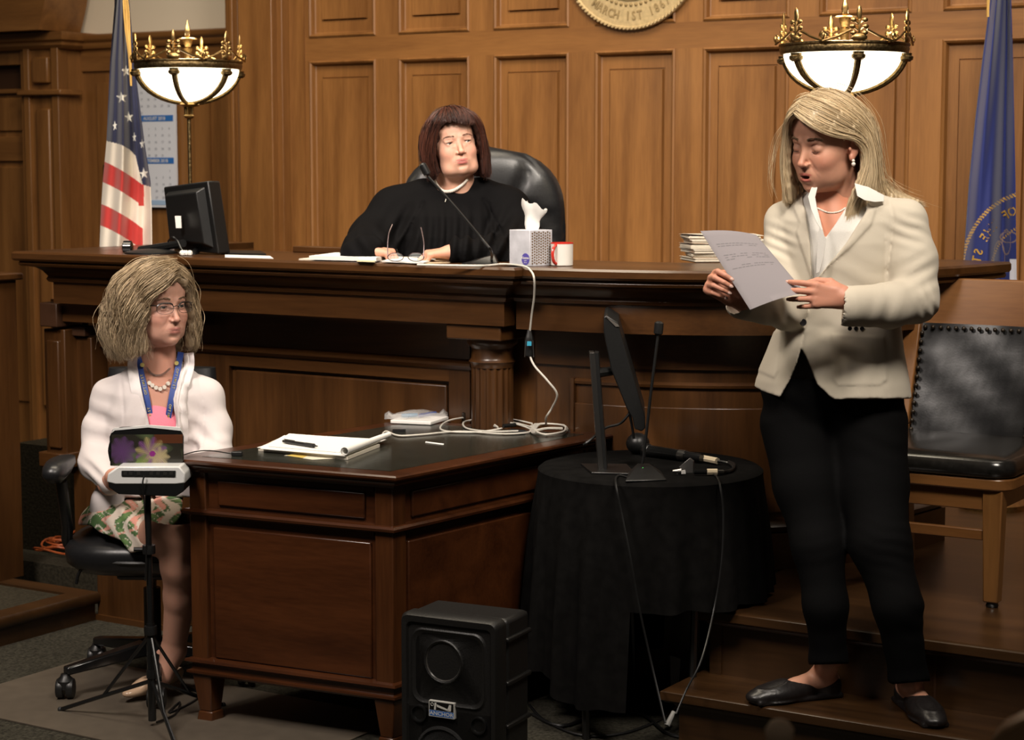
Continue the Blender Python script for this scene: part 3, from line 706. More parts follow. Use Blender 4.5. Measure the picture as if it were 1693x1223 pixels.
for i,ch in enumerate(txt):
    if ch==' ':continue
    t=math.radians(-90+(i-(len(txt)-1)/2)*5.9+(0));rr=.283
    mt=Matrix.Translation((sx_+rr*math.cos(t),YW-.024,sz_+rr*math.sin(t)))@Matrix.Rotation(-(t+math.pi/2),4,'Y')@RX
    text_m(M(),ch,.05,mt,sx=.8).build('raised_letter',GOLD2,sl,smooth=False)
m=M()
for dx,h_ in ((-.07,.05),(-.03,.09),(.01,.12),(.05,.07)): m.box(sx_+dx-.014,sx_+dx+.014,YW-.032,YW-.02,sz_-.16,sz_-.16+h_)
m.build('relief_figure',GOLD,sl,bevel=.004)
# calendar
cl=vb(225,140,YL-.02);cr=vb(291,343,YL-.02);cxl=cl[0]-.04;cxr=cr[0]
ca=thing('wall_calendar','large white wall calendar with blue month bars behind the striped flag','calendar',((cxl+cxr)/2,YL,cr[2]),'B')
ztop=vb(250,130,YL-.02)[2];zbot=cr[2]
M().box(cxl,cxr,YL-.016,YL-.002,zbot,ztop).build('sheet',plain('calendar_paper',(.74,.76,.84),.7),ca)
BLUEB=plain('calendar_blue',(.03,.16,.5),.6);INK=plain('calendar_ink',(.25,.27,.33),.7)
for k,py in enumerate((195,265)):
    z=vb(260,py,YL-.02)[2]
    M().box(cxl,cxr-.012,YL-.018,YL-.015,z-.017,z+.014).build('month_bar',BLUEB,ca)
    tmm=M();text_m(tmm,('AUGUST 2018','SEPTEMBER 2018')[k],.024,Matrix.Translation(((cxl+cxr)/2+.01,YL-.0185,z-.01))@RX,sx=1.0);tmm.build('month_name',PAPER,ca,smooth=False)
m=M();day=0
for k,(pz,first) in enumerate(((129,0),(200,3),(270,6))):
    z0=vb(260,pz,YL-.02)[2];n_=1
    for r in range(6):
        for c in range(7):
            if r==0 and c<first:continue
            if n_>31:continue
            xx=cxr-.04-(6-c)*.046;zz=z0-.045-.034*r
            if zz<zbot+.04:continue
            if xx>cxl: text_m(m,str(n_),.017,Matrix.Translation((xx,YL-.0168,zz))@RX)
            n_+=1
o=m.build('day_numbers',INK,ca,smooth=False);o['kind']='stuff'
M().box(cxl,cxr-.012,YL-.018,YL-.015,zbot+.012,zbot+.036).build('footer_band',plain('pale_blue',(.35,.5,.72),.7),ca)
# small hook on wall
tag(M().box(XL(172),XL(176),YL-.01,YL+.006,vb(173,292,YL)[2],vb(173,272,YL)[2]).build('wall_latch',DSTEEL,frame='B',bevel=.002),'small dark latch on the wood panelling left of the striped flag','latch')
# ================================================================ ON THE BENCH
ZT=1.274
mo=thing('bench_monitor','black computer monitor seen from behind on the bench beside the striped flag','monitor',(-1.13,6.62,ZT))
q=[Dp(281,411,6.78),Dp(361,420,6.52),Dp(343,299,6.52),Dp(270,309,6.78)];n_=Vector((.035,.05,0))
qa=[Vector(p) for p in q];qb=[p+n_ for p in qa]
def slab(nm,a,b,mat,par,bev=.004,**k):
    return M().loft([[tuple(p) for p in a],[tuple(p) for p in b]]).build(nm,mat,par,bevel=bev,**k)
slab('screen_housing',qa,qb,BLACK,mo,.006)
cen=sum(qa,Vector())/4;ins=[cen+(p-cen)*.82-n_*.25 for p in qa];slab('rear_cover',[cen+(p-cen)*.7-n_*.5 for p in qa],[cen+(p-cen)*.86+n_*.1 for p in qa],BLACK,mo,.004)
slab('screen_face',[cen+(p-cen)*.93+n_*1.02 for p in qa],[cen+(p-cen)*.93+n_*.9 for p in qa],GLOSSB,mo,.001)
stk=[Vector(Dp(x,y,6.60)) for x,y in ((289,357),(299,357),(300,377),(291,377))]
o_=slab('white_label',stk,[p+Vector((0,.01,0)) for p in stk],PAPER,mo,.0003);o_['label']='small white sticker with print'
M().tube([Dp(303,402,6.6),Dp(275,407,6.68),Dp(232,414,6.75)],[.014,.014,.016],8).build('arm',BLACK,mo)
M().lathe([(.016,0),(.024,.004),(.024,.03),(.016,.034)],(0,0,0),16).xf(Matrix.Translation(Dp(203,409,6.74))@Matrix.Rotation(math.pi/2,4,'Y')).build('arm_joint',GLOSSB,mo)
ba_=U(250,419,ZT);M().lathe([(.09,ZT),(.09,ZT+.006),(.06,ZT+.012),(.02,ZT+.016)],(ba_[0],ba_[1],0),28).build('base',BLACK,mo)
M().tube(smooth_path([Dp(330,408,6.7),Dp(322,418,6.6),Dp(318,422,6.55)],5),.012,8).build('neck',BLACK,mo)
M().tube(smooth_path([Dp(278,399,6.55),Dp(285,392,6.5),Dp(293,398,6.5),Dp(300,412,6.48),Dp(308,419,6.47)],5),.0035,6).build('cable',BLACK,mo)
def flat(nm,pts,mat,label,cat,z,t=.002,group=None,frame='W',bev=0):
    P_=[U(x,y,z) for x,y in pts];o=M().prism([(p[0],p[1]) for p in P_],z,z+t).build(nm,mat,smooth=False,bevel=bev);return tag(o,label,cat,group)
m=M();c=U(308,423,ZT)
for k in range(7):m.ball((c[0]+random.uniform(-.016,.016),c[1]+random.uniform(-.008,.008),ZT+.010),(random.uniform(.006,.012),.008,.0095),6,4)
tag(m.build('crumpled_tissue',PAPER),'small crumpled white tissue beside the monitor foot','tissue')
flat('loose_sheet',[(372,425.5),(452,427.5),(446,423.5),(372,421.5)],PAPER,'flat sheet of paper on the bench top right of the monitor','paper',ZT,.0015)
flat('dark_folder',[(366,420.5),(440,422),(430,417),(372,416)],BLACK,'thin black folder behind the loose sheet next to the monitor','folder',ZT,.006)
# papers / binder in front of judge
bi=thing('ring_binder','open white ring binder full of papers in front of the judge','binder',U(580,427,ZT))
def pf_(nm,pts,z0,z1,mat,par):
    P_=[U(x,y,z0) for x,y in pts];return M().prism([(p[0],p[1]) for p in P_],z0,z1).build(nm,mat,par,smooth=False)
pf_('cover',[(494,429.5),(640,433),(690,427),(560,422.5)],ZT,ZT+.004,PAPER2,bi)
pf_('page_stack',[(511,429),(622,432),(650,426),(556,423)],ZT+.004,ZT+.016,PAPER,bi)
pf_('page_stack',[(632,433),(700,436),(720,430),(652,427)],ZT+.004,ZT+.008,PAPER,bi)
for x in (617,644):
    c=U(x,427,ZT);M().tube([(c[0]+.026*math.cos(t),c[1]+.01*math.cos(t),ZT+.016+.024*math.sin(t)) for t in np.linspace(0,math.pi,12)],.0022,6).build('ring',STEEL,bi)
flat('manila_folder',[(646,434.5),(700,437.5),(752,434),(716,431.5)],plain('manila',(.55,.42,.26),.8),'thin tan folder under the right hand of the judge','folder',ZT,.003)
flat('yellow_tab_sheet',[(590,432.5),(620,433.6),(620,431),(592,430)],plain('pale_yellow',(.62,.55,.33),.8),'small pale yellow note at the front edge of the binder','note',ZT+.0045,.003)
# spectacles with temples up
sp_=thing('reading_glasses','thin wire reading glasses lying with raised temples before the judge','glasses',U(668,429,ZT+.012))
WIRE=plain('wire_frame',(.16,.12,.12),.3,.8)
a=Dp(641,416,5.93);b=Dp(648,371,5.99)
M().tube(smooth_path([Dp(641,424,5.93),Dp(641,405,5.95),Dp(643,386,5.97),Dp(649,371,5.99)],5),.0018,6).build('temple',WIRE,sp_)
M().tube(smooth_path([Dp(700,426,5.83),Dp(701,405,5.85),Dp(699,390,5.87),Dp(696,376,5.89)],5),.0018,6).build('temple',WIRE,sp_)
for x,d in ((654,5.91),(688,5.85)):
    c=Dp(x,426,d);M().tube([(c[0]+.024*math.cos(t),c[1]-.006*math.sin(t),c[2]+.002+.013*math.sin(t)) for t in np.linspace(0,2*math.pi,20)],.0014,5).build('rim',WIRE,sp_)
    M().lathe([(.023,0),(.023,.001)],(0,0,0),16).xf(Matrix.Translation((c[0],c[1],c[2]+.002))@Matrix.Rotation(math.pi/2-.3,4,'X')@Matrix.Diagonal((1,.55,1,1))).build('lens',plain('lens',(.8,.85,.85),.05,alpha=.12),sp_)
# bench microphone
def gooseneck(nm,label,base,neck,head,rbase,mat=BLACK,led=False,hr=.0125):
    c=base;t=thing(nm,label,'microphone',c)
    M().tube(smooth_path(neck,6),.0042,8).build('gooseneck',mat,t)
    a,b=Vector(head[0]),Vector(head[1]);M().tube([a,a+(b-a)*.12,a+(b-a)*.5,a+(b-a)*.88,b],[.006,hr,hr*1.05,hr,.006],12).build('capsule',BLACK,t)
    return t
cb=U(808,436,ZT)
mc=gooseneck('bench_microphone','black gooseneck microphone on the bench in front of the judge',cb,[(cb[0]+.008,cb[1]-.0,ZT+.01),Dp(812,415,5.72),Dp(795,393,5.72),Dp(755,345,5.72),Dp(707,291,5.72)],[Dp(708,290,5.72),Dp(697,270,5.72)],0,hr=.0115)
M().loft([[(cb[0]-.085,cb[1]-.04,ZT),(cb[0]+.03,cb[1]-.05,ZT),(cb[0]+.03,cb[1]+.05,ZT),(cb[0]-.085,cb[1]+.05,ZT)],[(cb[0]-.06,cb[1]-.03,ZT+.006),(cb[0]+.028,cb[1]-.04,ZT+.008),(cb[0]+.028,cb[1]+.04,ZT+.008),(cb[0]-.06,cb[1]+.04,ZT+.006)],[(cb[0]-.01,cb[1]-.02,ZT+.022),(cb[0]+.018,cb[1]-.02,ZT+.03),(cb[0]+.018,cb[1]+.02,ZT+.03),(cb[0]-.01,cb[1]+.02,ZT+.022)]]).build('base',BLACK,mc,bevel=.003)
# tissue box
tb0=Vector(U(842,438.5,ZT));tb1=Vector(U(893,441.5,ZT));ex=(tb1-tb0);wd=.092;ex=ex.normalized();ey=Vector((-ex.y,ex.x,0));tc_=tb0+ex*wd/2+ey*wd/2
tbx=thing('tissue_box','white and grey cube tissue box with a violet round logo beside the mug','tissue box',tuple(tc_))
Mx=Matrix(((ex.x,ey.x,0,tb0.x),(ex.y,ey.y,0,tb0.y),(0,0,1,ZT),(0,0,0,1)))
TBM=plain('tissue_box_card',(.50,.50,.54),.6,noise=.18,nscale=22)
M().box(0,wd,0,wd,0,.108).xf(Mx).build('carton',TBM,tbx,bevel=.0015)
m=M()
for i in range(9):
    for j in range(12):
        m.box(wd-.001,wd+.0012,.008+i*.0088,.008+i*.0088+.0052,.006+j*.0082+(i%2)*.003,.006+j*.0082+.0045+(i%2)*.003)
o=m.xf(Mx).build('hatched_side_print',plain('brown_print',(.16,.11,.07),.6),tbx,smooth=False);o['kind']='stuff'
def ydisc(c,r,n=24):return [(c[0]+r*math.cos(2*math.pi*k/n),c[1],c[2]+r*math.sin(2*math.pi*k/n)) for k in range(n)]
VIO=plain('violet',(.09,.07,.33),.5)
M().loft([ydisc((.074,-.0008,.0215),.0175),ydisc((.074,.001,.0215),.0175)]).xf(Mx).build('logo_disc',VIO,tbx,smooth=False)
m=M();text_m(m,'Kleenex',.0105,Mx@Matrix.Translation((.074,-.0012,.022))@RX);text_m(m,'BRAND',.0035,Mx@Matrix.Translation((.074,-.0012,.016))@RX);text_m(m,'soft care',.004,Mx@Matrix.Translation((.074,-.0012,.010))@RX);m.build('logo_lettering',PAPER,tbx,smooth=False)
m=M();r=[]
for t in np.linspace(0,1,9):
    z=.10+t*.082;ww=.018+.026*t+.004*math.sin(t*9);row=[]
    for k in range(28):
        a_=2*math.pi*k/28;rr=ww*(1+.22*math.sin(3*a_+t*2)+.10*math.sin(7*a_+2*t));row.append((.046+.012*t*t*1.3+rr*math.cos(a_)*1.0,.046+rr*.45*math.sin(a_),z+(.016*math.cos(a_+2.4)*t+.006*math.sin(5*a_)*t)))
    r.append(row)
tag(m.loft(r,caps=False).xf(Mx).build('tissue',plain('tissue',(.78,.76,.72),.9),tbx,angle=60),None)
# mug
mgp=U(929,439.5,ZT);mg=thing('mug','white mug with a red rim and red handle beside the tissue box','mug',mgp)
MUG=plain('mug_glaze',(.66,.63,.58),.2);MRED=plain('mug_red',(.5,.03,.02),.25)
M().lathe([(.030,ZT),(.0335,ZT+.003),(.034,ZT+.069),(.0315,ZT+.069),(.031,ZT+.006),(.001,ZT+.005)],(mgp[0],mgp[1],0),36).build('cup',MUG,mg)
M().lathe([(.0344,ZT+.067),(.0344,ZT+.071),(.0312,ZT+.071),(.0312,ZT+.067),(.0344,ZT+.067)],(mgp[0],mgp[1],0),36).build('rim',MRED,mg)
ha=Vector((-.55,-.83,0));hb=Vector((mgp[0],mgp[1],ZT))
M().tube([hb+ha*(.031+.022*math.sin(t))+Vector((0,0,.036-.028*math.cos(t))) for t in np.linspace(0,math.pi,12)],.0048,8).build('handle',MRED,mg)
# file stack
fcx=U(1200,432,ZT);fz=ZT
cols=[(.62,.55,.45),(.60,.42,.30),(.66,.6,.52),(.6,.46,.36),(.66,.62,.55)]
for k in range(6):
    a_=random.uniform(-.08,.08)+.1;th=.014;mt=Matrix.Translation((fcx[0]-.005+random.uniform(-.008,.008),fcx[1]+.02,fz))@Matrix.Rotation(a_,4,'Z')
    fo=thing('case_file',['lowest case file of the stack beside the held sheet','second case file from the bottom of the stack','third case file from the bottom of the stack','fourth case file from the bottom of the stack','second case file from the top of the stack','topmost case file of the stack beside the held sheet'][k],'file',(fcx[0],fcx[1]+.02,fz),group='case files stacked on the bench')
    cm=plain('folder_%d'%k,cols[k%5],.8)
    M().box(-.115,.115,-.09,.09,0,.0012).box(-.115,-.112,-.09,.09,0,th-.001).xf(mt).build('cover',cm,fo)
    m=M()
    for j in range(5):
        dx=random.uniform(-.004,.004);m.box(-.117+dx,.108,-.092+dx,.086,.0015+j*.0022,.0015+j*.0022+.0019)
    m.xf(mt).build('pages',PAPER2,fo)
    m=M();r=[]
    for t in np.linspace(0,1,5):r.append([(-.122+.24*t,-.094,th-.0012+.006*(1-t)**3*(k%2)),(-.122+.24*t,.09,th-.0012),(-.122+.24*t,.09,th-.0002),(-.122+.24*t,-.094,th-.0002+.006*(1-t)**3*(k%2))])
    m.loft(r).xf(mt).build('cover_flap',cm,fo);fz+=th
# white cable across bench edge
wc_=thing('white_cable','white cable hanging over the bench edge through a black adapter to the desk','cable',U(860,441,ZT))
hang=vb(883,470,4.80)
M().tube(smooth_path([U(690,437.5,ZT+.004),U(740,438.5,ZT+.004),U(800,439,ZT+.004),U(833,436.5,ZT+.006),U(866,440,ZT+.004),B2W(vb(877,447,4.86)),B2W(vb(883,460,4.84)),B2W(vb(883,490,4.87)),B2W(vb(879,520,4.90)),B2W(vb(876,548,4.92))],6),.0032,8).build('cord',CABLEW,wc_)
M().tube([B2W(vb(875,545,4.92)),B2W(vb(875,556,4.92)),B2W(vb(875,560,4.92)),B2W(vb(875,588,4.92))],[.006,.011,.0135,.0125],8).build('adapter_plug',BLACK,wc_)
p=Vector(B2W(vb(875,568,4.90)));M().box(p.x-.0065,p.x+.0065,p.y-.003,p.y+.001,p.z-.006,p.z+.007).build('blue_label',plain('cyan_label',(.03,.28,.42),.5),wc_)
for s in (-1,1):M().tube([(p.x+s*.011,p.y,p.z+.01),(p.x+s*.0135,p.y,p.z-.04)],.0015,6).build('connector_screw',STEEL,wc_)
zd=.7615
dk_pt=U(903,706,zd)
M().tube(smooth_path([B2W(vb(876,588,4.92)),B2W(vb(884,605,4.9)),B2W(vb(906,630,4.9)),B2W(vb(921,652,4.92)),B2W(vb(912,675,4.95)),B2W(vb(903,690,4.97)),(dk_pt[0],dk_pt[1],zd+.005)],6),.0032,8).build('cord',CABLEW,wc_)
# coil bundles on desk
cc=thing('cable_coil','bundle of white cables coiled on the far end of the desk','cable',U(830,702,zd))
def loops(pts,r,nm='cord',mat=CABLEW,par=None):
    return M().tube(smooth_path(pts,6),r,6).build(nm,mat,par)
u_=lambda x,y,h_=.004:(lambda p:(p[0],p[1],p[2]))(U(x,y,zd+h_))
loops([u_(633,716),u_(640,713),u_(660,720),u_(700,718),u_(760,713),u_(830,717),u_(870,715),u_(880,710)],.0027,par=cc)
loops([u_(880,706,.012),u_(840,696,.012),u_(790,689,.012),u_(745,694,.008),u_(728,706,.004),u_(740,713,.004),u_(790,714,.004),u_(830,708,.010)],.0028,par=cc)
loops([u_(875,708,.010),u_(850,700,.016),u_(800,693,.012),u_(768,697,.004),u_(772,708,.004),u_(810,713,.008),u_(866,712,.008)],.0028,par=cc)
loops([u_(800,688,.016),u_(815,700,.016),u_(822,706,.01),u_(790,690,.02),u_(840,692,.018),u_(880,700,.014)],.0026,par=cc)
for k in range(5):
    dx=k*2.2;dy=k*.9
    loops([u_(876+dx,708+dy*.6,.005+.003*k),u_(884+dx,700+dy*.4,.006+.003*k),u_(915,699+dy*.5,.006+.003*k),u_(936-dx*.3,704,.006+.003*k),u_(934-dx*.3,714-dy*.3,.005+.003*k),u_(905,719-dy*.3,.005+.003*k),u_(882+dx,716-dy*.2,.005+.003*k),u_(876+dx,708+dy*.6,.005+.003*k)],.003,par=cc)
loops([u_(884,712,.02),u_(905,708,.022),u_(930,708,.02)],.004,'cable_tie_strap',par=cc)
M().tube([u_(845,712,.006),u_(868,714,.006)],.007,8).build('ferrite_bead',BLACK,cc);M().tube([u_(832,704,.02),u_(852,702,.02)],.006,8).build('plug',BLACK,cc);M().tube([u_(935,708,.006),u_(941,713,.003)],.004,8).build('plug',STEEL,cc)
p=u_(660,714,.0);M().box(p[0]-.02,p[0]+.02,p[1]-.008,p[1]+.008,zd,zd+.008).build('usb_plug',BLACK,cc)
p=U(798,699,zd);tag(M().box(p[0]-.022,p[0]+.022,p[1]-.02,p[1]+.02,zd,zd+.024).build('clear_case',plain('clear_plastic',(.4,.37,.34),.1,alpha=.45),bevel=.003),'small clear plastic case behind the coiled white cables','case')
p=U(769,697,zd);tag(M().lathe([(.011,0),(.012,.003),(.012,.025),(.006,.032),(.006,.04)],(p[0],p[1]+.03,zd),16).build('dark_bottle',plain('dark_glass',(.02,.014,.01),.1)),'tiny dark bottle standing behind the bag of pens','bottle')
# notepad with pages
np_=thing('legal_pad','white writing pad with a curled page on the desk','notepad',U(520,742,zd))
def upts(l,z):return [tuple(U(x,y,z)) for x,y in l]
pad=[(427,745),(575,760),(628,739),(470,725)]
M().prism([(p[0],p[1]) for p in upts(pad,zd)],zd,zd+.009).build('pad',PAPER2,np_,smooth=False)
m=M()
for k,(pts) in enumerate(([(425,740),(572,752.5),(640,727),(497,719)],[(430,742),(570,754),(630,730),(470,720)],[(444,738),(560,748),(612,727),(478,717)])):
    P_=upts(pts,zd+.009+k*.002);m.prism([(p[0],p[1]) for p in P_],zd+.009+k*.002,zd+.0102+k*.002)
m.build('page',PAPER,np_,smooth=False)
a=Vector(U(570,752,zd+.014));b=Vector(U(643,724,zd+.014));ax=(b-a).normalized();ay=Vector((-ax.y,ax.x,0));r=[]
for s in (0,1):
    o_=a+(b-a)*s;rr=.013 if s==0 else .009;r.append([tuple(o_+ay*(rr*math.cos(t)*(1-.05*t))+Vector((0,0,.010+rr*math.sin(t)*(1-.05*t)))) for t in np.linspace(-.6,7.2,22)]+[tuple(o_+ay*((rr-.0012)*math.cos(t)*(1-.05*t))+Vector((0,0,.010+(rr-.0012)*math.sin(t)*(1-.05*t)))) for t in np.linspace(7.2,-.6,22)])
M().loft(r).build('curled_page',PAPER,np_)
def pen(nm,label,a,b,col,parent=None,r=.0055,cat='pen'):
    a,b=Vector(a),Vector(b);d=b-a
    t=thing(nm,label,cat,tuple((a+b)/2-Vector((0,0,r)))) if parent is None else parent
    M().tube([a,a+d*.08,a+d*.12,a+d*.9,b],[.0015,r*.5,r,r,r*.7],10).build('barrel',col,t)
    M().tube([a+d*.66+Vector((0,0,r*1.1)),a+d*.97+Vector((0,0,r*1.1))],.0012,6).build('clip',DSTEEL,t);M().tube([a+d*.10,a+d*.34],r*1.12,10).build('grip',RUBBER,t);return t
pen('ballpoint_pen','black ballpoint pen lying on the white writing pad',U(525,737.5,zd+.021),U(468,729,zd+.021),BLACK)
flat('printed_card',[(470,753),(516,760),(572,757),(530,748)],plain('card',(.60,.56,.44),.6),'yellow and white printed card partly under the writing pad','card',zd,.001)
flat('yellow_print',[(474,753),(500,757),(514,751),(490,749)],plain('yellow_print',(.5,.36,.08),.6),'yellow print patch on the card under the pad','print',zd+.0012,.0004)
flat('paper_strip',[(703,731.5),(733,735.5),(734,733.8),(704,730)],PAPER,'narrow white paper strip lying alone on the desk top','paper',zd,.001)
us=thing('usb_stick','small black box plug on the left corner of the desk with thin cable','plug',U(392,752,zd))
p=U(392,753,zd);M().box(p[0]-.015,p[0]+.015,p[1]-.012,p[1]+.012,zd,zd+.012).build('body',BLACK,us,bevel=.002)
M().tube(smooth_path([U(383,750,zd+.006),U(350,745,zd+.01),U(325,746,zd+.006),U(303,752,zd+.004)],6),.0018,6).build('cable',BLACK,us)
# bag of pens
bg=thing('bag_of_pens','clear plastic bag holding blue pens on the far edge of the desk','bag',U(690,697,zd))
m=M();r=[]
for t in np.linspace(0,1,16):
    x0=636+t*104;ww=math.sin(math.pi*min(1,max(0,t)))**.5
    row=[]
    for k in range(14):
        a_=2*math.pi*k/14;c=U(x0,694+3*math.sin(t*5)*.4,zd);h=.002+.013*ww
        row.append((c[0],c[1]+(.012+.05*ww)*math.cos(a_),zd+.002+h*(1+math.sin(a_))*(1+.2*math.sin(9*t+3*a_))*.9+(.016 if t<.12 or t>.9 else 0)*abs(math.sin(a_))))
    r.append(row)
m.loft(r).build('clear_bag',plain('bag_plastic',(.75,.73,.7),.12,alpha=.38,bump=.8,nscale=50),bg)
pp=[U(x,y,zd) for x,y in ((645,700),(712,703),(742,694),(672,692))];M().prism([(p[0],p[1]) for p in pp],zd,zd+.012).build('paper_insert',PAPER,bg,bevel=.003)
for k,(a_,b_,c_2) in enumerate((((664,687),(690,686),(.02,.19,.36)),((694,687),(720,683),(.02,.05,.22)))):
    a=Vector(U(*a_,zd+.018));b=Vector(U(*b_,zd+.018));M().tube([a,b],.0065,8).build('blue_pen',plain('pen_blue_%d'%k,c_2,.3),bg)
# ================================================================ ON THE ROUND TABLE
ZR=.7245
sm=thing('table_monitor','black tilted monitor seen edge-on with a metal post on the round table','monitor',U(1005,776,ZR))
bp_=[U(x,y,ZR) for x,y in ((960,769),(978,784),(1052,786),(1036,770))]
M().prism([(p[0],p[1]) for p in bp_],ZR,ZR+.006).build('base_plate',DSTEEL,sm,bevel=.001)
dd=U(992,779,ZR)[1]
pa=[Dp(x,y,dd) for x,y in ((975,583),(983,583),(999,783),(990,783))]
M().loft([[p for p in pa],[(p[0],p[1]+.06,p[2]) for p in pa]]).build('post',plain('brushed_post',(.10,.095,.09),.35,.9),sm,bevel=.001)
pa=[Dp(x,y,dd+.001) for x,y in ((982.5,583),(989,584),(1004,783),(998.5,783))];M().loft([[p for p in pa],[(p[0]+.005,p[1]+.06,p[2]) for p in pa]]).build('post_side',BLACK,sm)
pr_=[(998,524),(1003,521),(1023,534),(1025,545),(1067,690),(1067,708),(1061,713),(1049,709),(1045,690),(1036,675),(1010,610),(998,548)]
d1=dd+.02;M().loft([[Dp(x,y,d1) for x,y in pr_],[(lambda p:(p[0]+.02,p[1]+.34,p[2]))(Dp(x,y,d1)) for x,y in pr_]]).build('screen_housing',BLACK,sm,bevel=.003)
pf2=[(1001,523),(1022,536),(1024,540),(1018,540)];M().loft([[Dp(x,y,d1-.003) for x,y in pf2],[Dp(x,y,d1+.01) for x,y in pf2]]).build('top_edge_trim',plain('grey_trim',(.09,.08,.07),.4),sm)
M().tube([Dp(986,617,dd+.03),Dp(1012,613,dd+.06)],.013,8).build('tilt_arm',BLACK,sm)
M().tube(smooth_path([Dp(1040,684,dd+.1),Dp(1025,700,dd+.08),Dp(1000,708,dd+.06),(lambda p:p)(Dp(975,728,dd+.0)),Dp(965,735,dd+.0)],6),.004,6).build('cable',BLACK,sm)
M().tube(smooth_path([Dp(1040,680,dd+.1),Dp(1045,705,dd+.1),Dp(1048,725,dd+.1)],6),.004,6).build('cable',BLACK,sm)
pc=U(1055,752,ZR);M().ball((pc[0],pc[1]+.02,ZR+.032),(.035,.035,.032),16,10).build('pivot_hub',BLACK,sm)
cb=U(1068,785,ZR)
gm=gooseneck('table_microphone','black gooseneck microphone with a green light on the round table',cb,[Dp(1062,766,cb[1]),Dp(1066,740,cb[1]),Dp(1076,650,cb[1]),Dp(1088,553,cb[1])],[Dp(1088,554,cb[1]),Dp(1090,531,cb[1])],0,hr=.0125)
bb=[U(x,y,ZR) for x,y in ((1034,797),(1102,795),(1092,781),(1040,782))];tp=[Dp(x,y,cb[1]) for x,y in ((1050,770),(1080,769),(1074,763),(1056,764))]
M().loft([bb,[(p[0],p[1],ZR+.005) for p in bb],[(tp[0][0],cb[1]-.01,ZR+.024),(tp[1][0],cb[1]-.01,ZR+.024),(tp[2][0],cb[1]+.03,ZR+.028),(tp[3][0],cb[1]+.03,ZR+.028)]]).build('base',BLACK,gm,bevel=.002)
M().ball((Dp(1063,773,cb[1]-.02)[0],cb[1]-.016,ZR+.0215),(.0018,.0018,.0018),6,4).build('green_light',plain('led',(.05,.5,.05),.3,emit=(.1,1,.15),es=4),gm)
M().tube(smooth_path([U(1038,789,ZR+.003),U(1022,786,ZR+.003),Dp(1018,800,5.13),Dp(1028,850,5.11),Dp(1042,920,5.09),Dp(1056,1000,5.09),Dp(1078,1100,5.08),Dp(1100,1195,5.0)],6),.0032,6).build('cable',BLACK,gm)
hm=thing('handheld_microphone','black handheld microphone with tape on its cable on the round table','microphone',U(1110,745,ZR))
a=Vector(U(1070,745,ZR+.016));b=Vector(U(1160,757,ZR+.016));d=b-a
M().tube([a,a+d*.6,b],[.019,.016,.012],12).build('body',GLOSSB,hm);M().ball(tuple(a),.0165+.0055,12,8).build('grille',DSTEEL,hm)
M().tube([a+d*.6,a+d*.72],.0168,12).build('silver_band',STEEL,hm)
TAPE=plain('masking_tape',(.62,.52,.36),.8)
a2=Vector(U(1160,757,ZR+.012));b2=Vector(U(1186,762,ZR+.012));M().tube([a2,b2],.0095,8).build('tape',TAPE,hm)
M().tube(smooth_path([b2,U(1205,766,ZR+.006),U(1213,773,ZR+.006),U(1205,779,ZR+.006),U(1188,781,ZR+.006)],6),.0045,6).build('cable',BLACK,hm)
cn=thing('cable_connector','silver plug and flared metal plate with taped cable on the round table','connector',U(1135,782,ZR))
a=Vector(U(1112,779,ZR+.010));b=Vector(U(1126,779,ZR+.010));M().tube([a,b],[.004,.009],10).build('plug_tip',STEEL,cn)
pl=[Dp(x,y,5.33) for x,y in ((1122,772),(1140,757),(1146,762),(1146,788),(1138,786),(1130,779))]
M().loft([pl,[(p[0]+.004,p[1]+.006,p[2]) for p in pl]]).build('flared_plate',plain('dull_steel',(.25,.24,.23),.4,.8),cn,bevel=.001)
pl=[Dp(x,y,5.31) for x,y in ((1120,779),(1133,777),(1135,790),(1118,787))];M().loft([pl,[(p[0],p[1]+.004,p[2]) for p in pl]]).build('paper_tag',PAPER,cn)
M().tube([U(1147,780,ZR+.010),U(1170,780,ZR+.010)],.0065,8).build('plug_body',GLOSSB,cn);M().tube([U(1169,780,ZR+.010),U(1186,780,ZR+.010)],.009,8).build('tape',TAPE,cn)
M().tube([U(1186,780,ZR+.010),U(1196,780,ZR+.009)],.006,8).build('silver_collar',STEEL,cn)
M().tube(smooth_path([U(1196,780,ZR+.008),U(1210,776,ZR+.006),U(1214,768,ZR+.006),U(1205,763,ZR+.006)],6),.0045,6).build('cable',BLACK,cn)
M().tube(smooth_path([U(1180,784,ZR+.006),U(1186,789,ZR+.003),Dp(1191,805,5.16),Dp(1196,850,5.145),Dp(1193,930,5.13),Dp(1180,1010,5.11),Dp(1160,1090,5.0),Dp(1135,1140,4.98),Dp(1118,1180,4.95)],6),.003,6).build('cable',BLACK,cn)
# ================================================================ LOUDSPEAKER
s0=Vector(B2W(ub(660,1012,.46)));s1=Vector(B2W(ub(822,1031,.46)));s0.z=s1.z=0;ex=(s1-s0);wd=ex.length;ex.normalize();ey=Vector((-ex.y,ex.x,0))
Sm=Matrix(((ex.x,ey.x,0,s0.x),(ex.y,ey.y,0,s0.y),(0,0,1,0),(0,0,0,1)))
sk=thing('loudspeaker','black plastic loudspeaker with a blue and white badge beside the desk','loudspeaker',tuple(s0+ex*wd/2+ey*.1))
SPM=plain('speaker_plastic',(.010,.0095,.009),.42,noise=.15,nscale=200,bump=.15)
hS=.462
M().box(.004,wd-.004,.062,.19,0,hS-.006).xf(Sm).build('cabinet',SPM,sk,bevel=.012)
def rrect3(x0,x1,z0,z1,r,y):return [(p[0],y,p[1]) for p in rrect(x0,x1,z0,z1,r)]
def rings_(L_,caps=False):return M().loft(L_,caps=caps)
